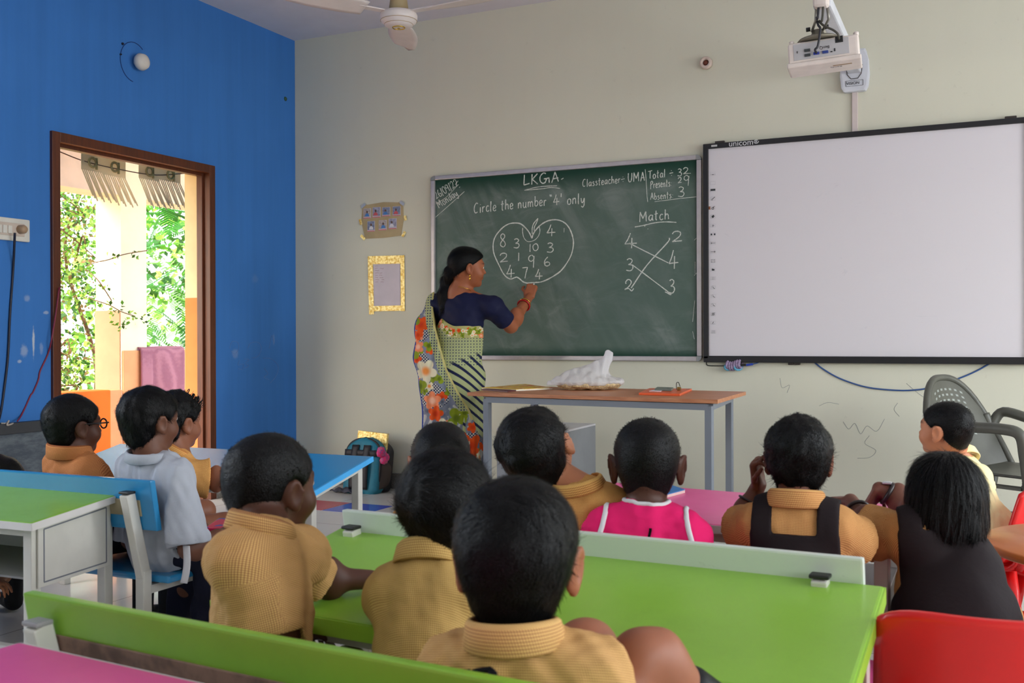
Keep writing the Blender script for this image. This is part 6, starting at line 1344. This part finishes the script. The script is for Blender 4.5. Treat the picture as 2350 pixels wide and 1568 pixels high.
    e = r.color_ramp.elements; e[0].color = rgba((206, 40, 84)); e[1].position = .5; e[1].color = rgba((60, 70, 150)); z = e.new(.62); z.color = rgba((226, 190, 80)); t.col(r.outputs[0]); o.data.materials.append(t.m); tag(o, 'pink and blue printed notebook held by the child in the pale grey shirt', 'book'); recenter(o)
    # B spectacles
    k = kid('child with dark spectacles in an orange check shirt before the low slate panel', q(168, 974, 3.36), -16, -2, 0, s=1.05, hk=.88, byaw=-16, nb=q(165, 1042, 3.35), pv=(-2.74, 2.47, .385), skin=(92, 56, 42), sc=((218, 150, 92), (150, 80, 48)), seed=101, fold=.003,
        hair=dict(thick=.011, back=.010, nape=-.106, lump=.001), strands=dict(n=4500, L=.014, lift=.3, width=.0007), collar_kw=dict(r=.056, h=.04))
    hc, R, s = k['hc'], k['R'], k['z']; g = mat('spectacle_black', (16, 14, 16), .35); W = lambda p: hc+R@(np.array(p)*s)
    m = MB()
    for sx in (-1, 1): m.tube([W((sx*.032+.024*math.cos(t), .096, .002+.017*math.sin(t))) for t in np.linspace(0, 2*PI, 16, endpoint=False)], .0026, 6, closed=True); m.tube([W((sx*.056, .096, .008)), W((sx*.080, .09, .008)), W((sx*.085, .0, .004))], .0026, 6)
    m.tube([W((-.009, .097, .006)), W((.009, .097, .006))], .0024, 6); m.build('spectacles', g, k['body'])
    # D curly hair, arm on the blue desk
    k = kid('child in yellow check shirt beyond the one in pale grey, arm on the blue desk', q(402, 966, 3.52), -8, -2, 0, s=1.04, hk=.90, byaw=-20, nb=q(405, 1040, 3.50), pv=(-2.62, 2.62, .385), skin=(138, 86, 62), sc=((236, 186, 110), (180, 108, 56)), seed=113, trouser=(22, 40, 132), fold=.0025, lean=.04,
        hair=dict(thick=.016, back=.013, nape=-.1, lump=.003), strands=dict(n=4000, L=.022, lift=.35, mess=.6, width=.0007),
        arms={'R': dict(e=q(478, 1098, 3.46), w=q(545, 1104, 3.40), sleeve=1.0, flare=1.25, pn=(0, 0, -1))}, collar_kw=dict(r=.052, h=.026))
    hc, R, s = k['hc'], k['R'], k['z']; m = MB(); rr = random.Random(2)
    sn = snapper(k['hair'], .002)
    for i in range(30):
        c = np.array(sn(hc+R@(np.array((rr.uniform(-.05, .06), rr.uniform(.02, .085), rr.uniform(.065, .10)))*s))); r0 = rr.uniform(.007, .013); ph = rr.uniform(0, 6)
        m.tube([c+R@np.array((r0*math.cos(ph+t), .5*r0*math.sin(ph+t)+.003*t, r0*math.sin(ph+t)*.9+.004*math.sin(t))) for t in np.linspace(0, 7.5, 16)], [.0022*(1-.05*j) for j in range(16)], 5)
    m.build('curl', hair_mat(), k['hair'])
    # child cut by the frame edge, bare arm/cheek only
    kid('child cut off by the view edge, only forehead and hair showing over the blue backrest', q(-20, 1108, 3.52), 148, 6, 0, s=.95, byaw=70, nb=q(-18, 1190, 3.54), arms={'L': dict(e=q(-70, 1290, 3.5), w=q(-20, 1330, 3.4)), 'R': dict(e=q(20, 1300, 3.62), w=q(-10, 1340, 3.5))}, pv=(-3.16, 2.56, .37), skin=(190, 126, 88), sc=CH, seed=121, hair=dict(thick=.006, back=.008, nape=-.07), strands=dict(n=1500, L=.012, lift=.3))
    teacher()

def bob(k):
    """chin-length bob: bell of hair with a ragged hem"""
    hc, R, s, body = k['hc'], k['R'], k['z'], k['body']
    old = k['hair']
    for c in list(old.children): bpy.data.objects.remove(c)
    bpy.data.objects.remove(old)
    F = Field(hc-.2, hc+.17, .0036); W = lambda p: hc+R@(np.array(p)*s)
    F.add(ell(W((0, -.012, .022)), np.array((.094, .106, .090))*s, R), .02, .08); F.add(ell(W((0, -.032, -.045)), np.array((.104, .094, .105))*s, R), .04, .08); F.add(ell(W((0, -.045, -.085)), np.array((.098, .074, .060))*s, R), .03, .08)
    X, Y, Z = F.full(); p = [X-hc[0], Y-hc[1], Z-hc[2]]; q = [(R[0, i]*p[0]+R[1, i]*p[1]+R[2, i]*p[2])/s for i in range(3)]
    ang = np.arctan2(q[0], -q[1]-.02)
    F.a += (.0013*np.sin(ang*31+3*np.sin(ang*5))+.0010*np.sin(ang*67+2)+.0008*waves(X, Y, Z, 7, 60)).astype(np.float32)
    hem = -.104+.006*np.sin(ang*9)+.004*np.sin(ang*23+1)-.012*np.abs(np.sin(ang)); F.a = np.maximum(F.a, ((hem-q[2])*s).astype(np.float32))
    fr = np.sqrt((q[0]/.066)**2+((q[1]-.10)/.075)**2+((q[2]+.05)/.10)**2); F.a = np.maximum(F.a, ((1-fr)*.05*s).astype(np.float32))
    h = link_mesh('hair', F.mesh('hair'), hair_mat(), body)
    hair_strands(h, hc, R, s, 9000, L=.036, lift=.01, width=.0007, whorl=(0, -.02, .11), swirl=.05, droop=.75, seed=5, mess=.10, seg=5)

def teacher():
    """woman writing on the board: navy blouse, patterned sari, hair tied back"""
    q = lambda x, y, d: np.array(atD(x, y, d))
    s = 1.06; hc = q(1074, 612, 6.03); R = rot(-50, -4, 3); B0 = rot(-28)
    nb = q(1052, 672, 6.06); wa = np.array((nb[0]+.0, nb[1]+.0, 1.02)); pv = np.array((nb[0]-.03, nb[1]+.0, .86))
    rt = B0[:, 0]; fw = B0[:, 1]
    SR = q(1130, 706, 5.97); SL = q(1008, 700, 6.16); EL = q(1172, 748, 6.10); WR = q(1214, 682, 6.37)
    body_lo = np.array((nb[0]-.40, nb[1]-.40, -.02)); body_hi = np.array((WR[0]+.16, YB-.02, 1.64))
    F = Field(body_lo, body_hi, .0042)
    B = B0
    F.add(ell(nb+B@np.array((0, .02, -.17)), (.150, .100, .19), B), .06); F.add(ell(wa+B@np.array((0, .01, -.02)), (.135, .105, .14), B), .06); F.add(ell(pv+np.array((0, 0, -.04)), (.165, .135, .16), B), .07)
    F.add(cone(SL, SR, .055, .055), .05); F.add(cone(hc+R@np.array((0, -.02, -.05)), nb+np.array((0, 0, -.02)), .050, .056), .03)
    F.add(cone(nb+np.array((0, 0, .0)), SR+np.array((-.03, 0, .015)), .04, .04), .05); F.add(cone(nb, SL+np.array((.03, 0, .015)), .04, .04), .05)
    F.add(cone(SR, EL, .050, .044), .03); F.add(cone(EL, WR, .042, .026), .015); F.add(ell(EL+(WR-EL)*.28, (.042, .042, .06)), .03)
    LE = SL+B@np.array((-.05, .12, -.24)); LW = LE+B@np.array((.02, .12, -.20)); F.add(cone(SL, LE, .048, .040), .03); F.add(cone(LE, LW, .038, .026), .02)
    hand(F, LW, B@np.array((.0, .3, -1)), B@np.array((1.0, 0, 0)), .92, (.3, .35, .4, .45), side=1)
    tip = np.array(atY(1226, 652, YB-.014))
    hand(F, WR, nrm(q(1228, 632, 6.42)-WR), nrm(np.array((-.25, .85, -.15))), .86, (.95, 1.0, 1.05, 1.1), side=1, thumb=.8)
    for sx in (-1, 1):
        h_ = pv+rt*sx*.085; F.add(cone(h_, np.array((h_[0], h_[1], .46)), .085, .058), .03); F.add(cone(np.array((h_[0], h_[1], .46)), np.array((h_[0], h_[1], .07)), .056, .036), .02); F.add(cone(np.array((h_[0], h_[1], .035)), np.array((h_[0], h_[1], .028))+fw*.15, .036, .028), .02)
    for pr, k, op in head_prims(hc, R, s, 1.0, 1.0): F.add(pr, k, .03, op)
    me = F.mesh('person'); V = coords(me); setcol(me, head_colors(V, hc, R, s))
    o = link_mesh('person', me, skin_mat('skin_teacher', (158, 92, 60))); tag(o, 'adult in floral sari and navy blouse writing with chalk on the green chalkboard', 'person'); recenter(o, (pv[0], pv[1], 0)); eyes(hc, R, s, o)
    # blouse
    G = Field(nb-.36, np.array((SR[0]+.25, SR[1]+.32, nb[2]+.12)), .0042)
    G.add(ell(nb+B@np.array((0, .02, -.17)), (.160, .112, .20), B), .06, .06); G.add(cone(SL, SR, .063, .063), .05, .06)
    for S_ in (SL, SR): G.add(cone(nb+np.array((0, 0, -.03)), S_+np.array((0, 0, .010)), .036, .046), .04, .06)
    qe = SR+(EL-SR)*.70; ql = SL+(LE-SL)*.62; G.add(cone(SR, qe, .060, .062), .03, .06); G.add(cone(SL, ql, .060, .060), .03, .06)
    X, Y, Z = G.full(); G.a += (.0020*waves(X, Y, Z, 5, 50)+.0016*waves(X, Y, Z, 8, 110, 6)).astype(np.float32)
    for S_, qq in ((SR, qe), (SL, ql)):
        d = nrm(qq-S_); t = (X-qq[0])*d[0]+(Y-qq[1])*d[1]+(Z-qq[2])*d[2]; rad2 = (X-qq[0])**2+(Y-qq[1])**2+(Z-qq[2])**2-t**2; G.a = np.where((rad2 < .085**2) & (t > -.003) & (t < .2), np.maximum(G.a, t), G.a).astype(np.float32)
        G.add(cone(qq-d*.05, qq+d*.06, .051, .052), .006, .03, 'd')
    G.a = np.maximum(G.a, ((nb[2]-.275)-Z).astype(np.float32))
    G.add(ell(nb+B@np.array((0, -.04, .045)), (.075, .11, .075), B), .015, .03, 'd')       # scooped neck
    link_mesh('blouse', G.mesh('blouse'), cloth_mat('navy_blouse', (22, 26, 58), .7, .2), o)
    gold = mat('gold', (214, 166, 70), .25, metal=1)
    # ---- sari : wrapped cloth, patterned per point of the cloth
    lo = np.array((pv[0]-.42, pv[1]-.38, .02)); hi = np.array((pv[0]+.36, pv[1]+.40, 1.36)); G = Field(lo, hi, .0045); X, Y, Z = G.full()
    G.add(ell(wa+B@np.array((0, .01, .02)), (.165, .130, .16), B), .05, .08); G.add(ell(pv+np.array((0, 0, -.04)), (.185, .158, .20), B), .08, .08)
    G.add(cone(pv+np.array((.0, 0, -.12)), np.array((pv[0]+.01, pv[1]-.01, .06)), .170, .185), .08, .10)
    cx, cy = pv[0], pv[1]
    U = (X-cx)*RT[0]+(Y-cy)*RT[1]; A_ = np.arctan2(U, -((X-cx)*FW[0]+(Y-cy)*FW[1]))
    fold = .004*np.sin(A_*16+Z*9)+.003*np.sin(A_*29-Z*14+2)
    drap = .0035*np.sin((Z*38-U*34)+1.5*np.sin(U*20))*sstep(Z, .55, .8)
    G.a += (fold*(1-sstep(Z, .5, .8))+drap).astype(np.float32)+0*G.a
    topl = 1.09+.10*sstep(-U, -.02, .16)+.02*U; G.a = np.maximum(G.a, (Z-topl).astype(np.float32))
    G.a = np.maximum(G.a, (.045-Z).astype(np.float32))
    me = refine(G.mesh('sari')); V = coords(me)
    def uv_of(V): return (V-np.array((cx, cy, 0)))@RT, V[:, 2], np.arctan2((V-np.array((cx, cy, 0)))@RT, -((V-np.array((cx, cy, 0)))@FW))
    setcol(me, sari_paint(*uv_of(V), V)); tsar = NT('printed_sari', .75, .2); at = tsar.node('ShaderNodeVertexColor'); at.layer_name = 'Col'; tsar.col(at.outputs[0]); tsar.bump(tsar.noise(tsar.coord(), 26, 5), .35, .008)
    so = link_mesh('sari_wrap', me, tsar.m, o)
    # pallu: loose panel over the far shoulder hanging down the back
    lo = np.array((pv[0]-.46, pv[1]-.46, .10)); hi = np.array((pv[0]+.40, pv[1]+.36, 1.34)); G = Field(lo, hi, .0045); X, Y, Z = G.full()
    U = (X-cx)*RT[0]+(Y-cy)*RT[1]; D_ = (X-cx)*FW[0]+(Y-cy)*FW[1]; A_ = np.arctan2(U, -D_)
    G.add(ell(wa+B@np.array((-.02, -.0, .02)), (.180, .148, .18), B), .05, .09); G.add(ell(pv+np.array((0, 0, -.04)), (.205, .180, .22), B), .08, .09); G.add(cone(pv+np.array((0, 0, -.12)), np.array((pv[0]-.0, pv[1], .10)), .192, .180), .08, .10)
    G.add(cone(SL+np.array((0, 0, .012)), SL+B@np.array((-.02, -.05, -.16)), .070, .085), .05, .08); G.add(cone(SL+B@np.array((-.02, -.04, -.14)), pv+np.array((-.10, -.08, .06)), .085, .11), .06, .09)
    G.a += (.0045*np.sin(A_*13+Z*5)+.003*np.sin(A_*27-Z*8+2)+.003*np.sin(U*60+Z*22)).astype(np.float32)+0*G.a
    # near edge of the panel, from the shoulder round to the ankle
    zz = np.array([.10, .33, .42, .60, .72, .85, .98, 1.10, 1.20, 1.30]); ee = np.array([.22, .20, .16, .10, .03, -.035, -.075, -.11, -.125, -.12])
    edge = np.interp(Z, zz, ee).astype(np.float32)
    G.a = np.maximum(G.a, ((U-edge)).astype(np.float32)*.7); G.a = np.maximum(G.a, (.33-.10*sstep(U, -.2, .2)-Z).astype(np.float32)); G.a = np.maximum(G.a, (D_-.10-.06*sstep(Z, 1., 1.25)).astype(np.float32))
    me = refine(G.mesh('pallu')); V = coords(me); u, z, a = uv_of(V); setcol(me, pallu_paint(u, z, a, V)); link_mesh('pallu', me, tsar.m, o)
    # hair: smooth crown, low tied tail
    W = lambda p: hc+R@(np.array(p)*s)
    hs = hair_shell('hair', hc, R, s, o, thick=.012, back=.016, nape=-.05, front=.058, seed=4, lump=.0008, clear=.026); hair_strands(hs, hc, R, s, 5000, L=.035, lift=.03, width=.0007, whorl=(0, .085, .06), swirl=0, droop=.3, seed=3, mess=.05)
    F = Field(hc-.40, hc+.12, .0042); t0 = W((0, -.098, -.035)); pts = [t0, q(1030, 648, 6.10), q(1022, 678, 6.08), q(1018, 706, 6.05)]; rr = [.026, .046, .050, .022]
    for i in range(3): F.add(cone(pts[i], pts[i+1], rr[i], rr[i+1]), .02)
    F.add(cone(W((0, -.07, -.02)), t0, .05, .026), .02)
    X, Y, Z = F.full(); F.a += (.003*waves(X, Y, Z, 2, 70)+.002*waves(X, Y, Z, 3, 160)).astype(np.float32)
    pt = link_mesh('ponytail', F.mesh('ponytail'), hair_mat(), hs); hair_strands(pt, W((0, -.06, .02)), R, s, 3500, L=.05, lift=.12, width=.0008, whorl=(0, -.02, .06), swirl=0, droop=.8, seed=9, mess=.25)
    MB().tube([t0+R@np.array((.026*math.cos(t), .0, .026*math.sin(t))) for t in np.linspace(0, 2*PI, 18, endpoint=False)], .006, 7, closed=True).build('hair_tie', mat('cream_tie', (226, 216, 190), .6), hs)
    # jewellery, bangles, chalk
    ear = W((.084, -.004, -.046)); MB().tube([ear, ear+np.array((0, 0, -.012))], .005, 8).build('earring', gold, o); MB().lathe(ear+np.array((0, 0, -.022)), [(0, -.012), (.005, -.008), (.006, 0), (.004, .008), (0, .012)], 10).build('earring_drop', gold, o)
    MB().tube(spline([W((.05, -.055, -.115)), W((.058, -.03, -.118)), W((.056, .0, -.125)), W((.03, .03, -.14))], 5), .0022, 6).build('necklace', gold, o)
    d = nrm(WR-EL); x = nrm(np.cross(d, (0, .3, 1))); y = np.cross(d, x)
    for f, r, rad, m, nm in ((.70, .038, .0055, mat('red_bangle', (170, 26, 30), .25), 'red_bangle'), (.76, .036, .0032, gold, 'gold_bangle')): MB().tube([EL+(WR-EL)*f+(x*math.cos(t)+y*math.sin(t))*r for t in np.linspace(0, 2*PI, 26, endpoint=False)], rad, 8, closed=True).build(nm, m, o)
    c = MB().tube([tip, tip+np.array((-.005, -.045, -.012))], .0048, 8).build('chalk', MATS.get('chalk_stick') or mat('chalk_stick', (236, 234, 226), .9)); tag(c, 'stick of white chalk in the hand of the adult in the sari', 'chalk'); recenter(c)

def refine(me):
    bm = bmesh.new(); bm.from_mesh(me); bmesh.ops.subdivide_edges(bm, edges=bm.edges[:], cuts=1, use_grid_fill=True, smooth=.6); bm.to_mesh(me); bm.free(); me.shade_smooth(); return me
def _flowers(C, u, z, items):
    for fu, fz, r, kind, ph in items:
        du, dz = u-fu, z-fz; rho = np.hypot(du, dz)/r; th = np.arctan2(dz, du)+ph; pet = .62+.38*np.abs(np.cos(th*2.5)) if kind != 'leaf' else .35+.65*np.abs(np.cos(th*1.5))**.8
        k = sstep(pet-rho, -.06, .06)[:, None]
        base = {'orange': (226, 84, 24), 'coral': (236, 140, 96), 'cream': (226, 218, 186), 'leaf': (132, 148, 30), 'grey': (120, 126, 140)}[kind]
        inner = {'orange': (206, 60, 16), 'coral': (244, 190, 160), 'cream': (240, 150, 70), 'leaf': (96, 112, 24), 'grey': (90, 96, 110)}[kind]
        c = np.array(lin(base))[None]*(1-sstep(.55-rho, 0, .4)[:, None])+np.array(lin(inner))[None]*sstep(.55-rho, 0, .4)[:, None]
        C[:] = C*(1-k)+c*k
def sari_paint(u, z, a, V):
    n = len(u); pale = np.array(lin((170, 176, 128))); navy = np.array(lin((28, 34, 66))); C = np.repeat(pale[None], n, 0)
    # dotted upper cloth
    dot = ((np.cos(u*2*PI/.017)+np.cos(z*2*PI/.017)) > 1.25) & (z > .86); C[dot] = navy*1.6
    # curved navy stripes
    ph = z*1.0+.42*(u+.02)+.9*np.maximum(0, u-.02)**2*3-.35*np.maximum(0, -u-.05); st = np.cos(ph*2*PI/.052+1.0*np.sin(u*14))
    k = sstep(st, .30, .55)*sstep(.90+.35*u-z, 0, .03)*sstep(z, .40, .46); C = C*(1-k[:, None])+navy*k[:, None]
    # floral border at the upper edge
    top = 1.09+.10*sstep(-u, -.02, .16)+.02*u; b = sstep(z-(top-.075), 0, .008); C = C*(1-b[:, None])+np.array(lin((176, 172, 110)))*b[:, None]
    r = np.random.default_rng(8); it = []
    for i in range(60):
        fu = r.uniform(-.2, .2); t = 1.09+.10*float(sstep(np.array([-fu]), -.02, .16)[0])+.02*fu; it.append((fu, t-.04+r.uniform(-.022, .022), r.uniform(.010, .017), r.choice(['orange', 'coral', 'leaf', 'leaf', 'cream']), r.uniform(0, 6)))
    _flowers(C, u, z, it)
    low = sstep(.46-z, 0, .03); g = np.array(lin((112, 118, 134))); C = C*(1-low[:, None])+g*low[:, None]
    it = [(r.uniform(-.25, .25), r.uniform(.05, .44), r.uniform(.02, .045), r.choice(['orange', 'leaf', 'leaf', 'leaf', 'cream', 'grey']), r.uniform(0, 6)) for i in range(90)]
    it += [(.10, .36, .05, 'orange', 1), (.02, .50, .05, 'leaf', .4)]
    _flowers(C, u, z, [x for x in it if x[1] < .47]); return C
def pallu_paint(u, z, a, V):
    n = len(u); C = np.repeat(np.array(lin((124, 130, 146)))[None], n, 0); navy = np.array(lin((30, 38, 78))); white = np.array(lin((214, 214, 206))); pale = np.array(lin((172, 178, 130)))
    ch = (np.cos(u*2*PI/.018)*np.cos(z*2*PI/.018)); patch = np.sin(u*21+z*6)+np.sin(z*17-u*9+1)+np.sin(u*5+z*31); k = patch > .55; C[k & (ch > 0)] = navy; C[k & (ch <= 0)] = white*.8
    wv = np.sin(u*140+z*40+4*np.sin(z*30)); kk = (patch < -.6) & (wv > .2); C[kk] = white*.7
    r = np.random.default_rng(15); it = []
    for i in range(150): it.append((r.uniform(-.33, .2), r.uniform(.2, 1.32), r.uniform(.018, .036), r.choice(['leaf', 'leaf', 'leaf', 'coral', 'cream', 'orange', 'grey']), r.uniform(0, 6)))
    it += [(-.20, 1.10, .055, 'orange', .3), (-.215, 1.04, .034, 'orange', 1.3), (-.21, .97, .04, 'coral', .6), (-.16, .83, .070, 'cream', .2), (-.12, .66, .055, 'coral', .9), (-.10, .585, .048, 'orange', 1.1), (.02, .56, .062, 'leaf', .2), (.01, .44, .06, 'leaf', .8), (-.05, .50, .062, 'cream', .7), (.11, .40, .065, 'orange', .2), (-.25, .93, .05, 'leaf', .3), (-.24, 1.14, .045, 'leaf', 1), (-.2, .74, .05, 'leaf', 1.7)]
    _flowers(C, u, z, it)
    # pale dotted border running along the near edge
    zz = np.array([.10, .33, .42, .60, .72, .85, .98, 1.10, 1.20, 1.30]); ee = np.array([.22, .20, .16, .10, .03, -.035, -.075, -.11, -.125, -.12]); e = np.interp(z, zz, ee); b = (e-u < .055) & (z > .60)
    dt = (np.cos(u*2*PI/.016)+np.cos(z*2*PI/.016)) > .9; C[b] = pale; C[b & dt] = navy*1.5; b2 = (e-u < .014) & (z > .55); C[b2] = np.array(lin((196, 186, 120)))
    bins = np.clip((z*50).astype(int), 0, 79); lf = np.array([u[bins == i].min() if (bins == i).any() else 0 for i in range(80)]); C[(u < lf[bins]+.010) & (z < 1.2)] = np.array(lin((40, 62, 140)))
    return C
def lights():
    w = bpy.data.worlds.new('world'); SC.world = w; w.use_nodes = True; nt = w.node_tree; bg = nt.nodes['Background']
    sky = nt.nodes.new('ShaderNodeTexSky'); sky.sky_type = 'NISHITA'; sky.sun_disc = False; sky.sun_elevation = math.radians(48); sky.sun_rotation = math.radians(200); sky.air_density = 1.5; sky.dust_density = 4
    mix = nt.nodes.new('ShaderNodeMix'); mix.data_type = 'RGBA'; mix.inputs[0].default_value = .75; nt.links.new(sky.outputs[0], mix.inputs[6]); mix.inputs[7].default_value = (.95, .98, 1, 1)
    nt.links.new(mix.outputs[2], bg.inputs[0]); bg.inputs[1].default_value = 4.2
    def sun(d, s, c, ang=1.5):
        l = bpy.data.lights.new('sun', 'SUN'); l.energy = s; l.color = c; l.angle = math.radians(ang); o = bpy.data.objects.new('sun', l); COL.objects.link(o)
        o.rotation_euler = Vector(d).to_track_quat('-Z', 'Y').to_euler()
    sun((-.25, .75, -.75), 12, (1, .97, .93))
    def win(c, size, d, e, col):
        l = bpy.data.lights.new('window_light', 'AREA'); l.shape = 'RECTANGLE'; l.size, l.size_y = size; l.energy = e; l.color = col; l.spread = math.radians(160)
        o = bpy.data.objects.new('window_light', l); COL.objects.link(o); o.location = Vector(c); d = Vector(d); o.rotation_euler = d.to_track_quat('-Z', 'Y').to_euler(); return o
    for a, b, e in ((-.6, .9, 72), (1.7, 3.1, 64), (3.75, 5.2, 100)): win((XR+.22, (a+b)/2, 1.65), (b-a, 1.4), (-1, 0, -.38), e, (.93, .97, 1))
    bpy.context.view_layer.update()
    win((XL-.22, .9, 1.65), (1.6, 1.4), (1, .1, -.3), 48, (.90, .95, 1)); SC.view_settings.view_transform = 'Standard'; SC.view_settings.look = 'None'; SC.view_settings.gamma = 1; SC.view_settings.exposure = -.56
    try: SC.view_settings.use_curve_mapping = False
    except Exception: pass
    SC.cycles.max_bounces = 7; SC.cycles.diffuse_bounces = 4; SC.cycles.glossy_bounces = 3; SC.cycles.transmission_bounces = 4; SC.cycles.transparent_max_bounces = 6
    SC.cycles.use_denoising = True; SC.cycles.sample_clamp_indirect = 6; SC.cycles.caustics_reflective = False; SC.cycles.caustics_refractive = False

make_camera()
room()
furniture()
wall_things()
if 'people' in globals(): people()
lights()
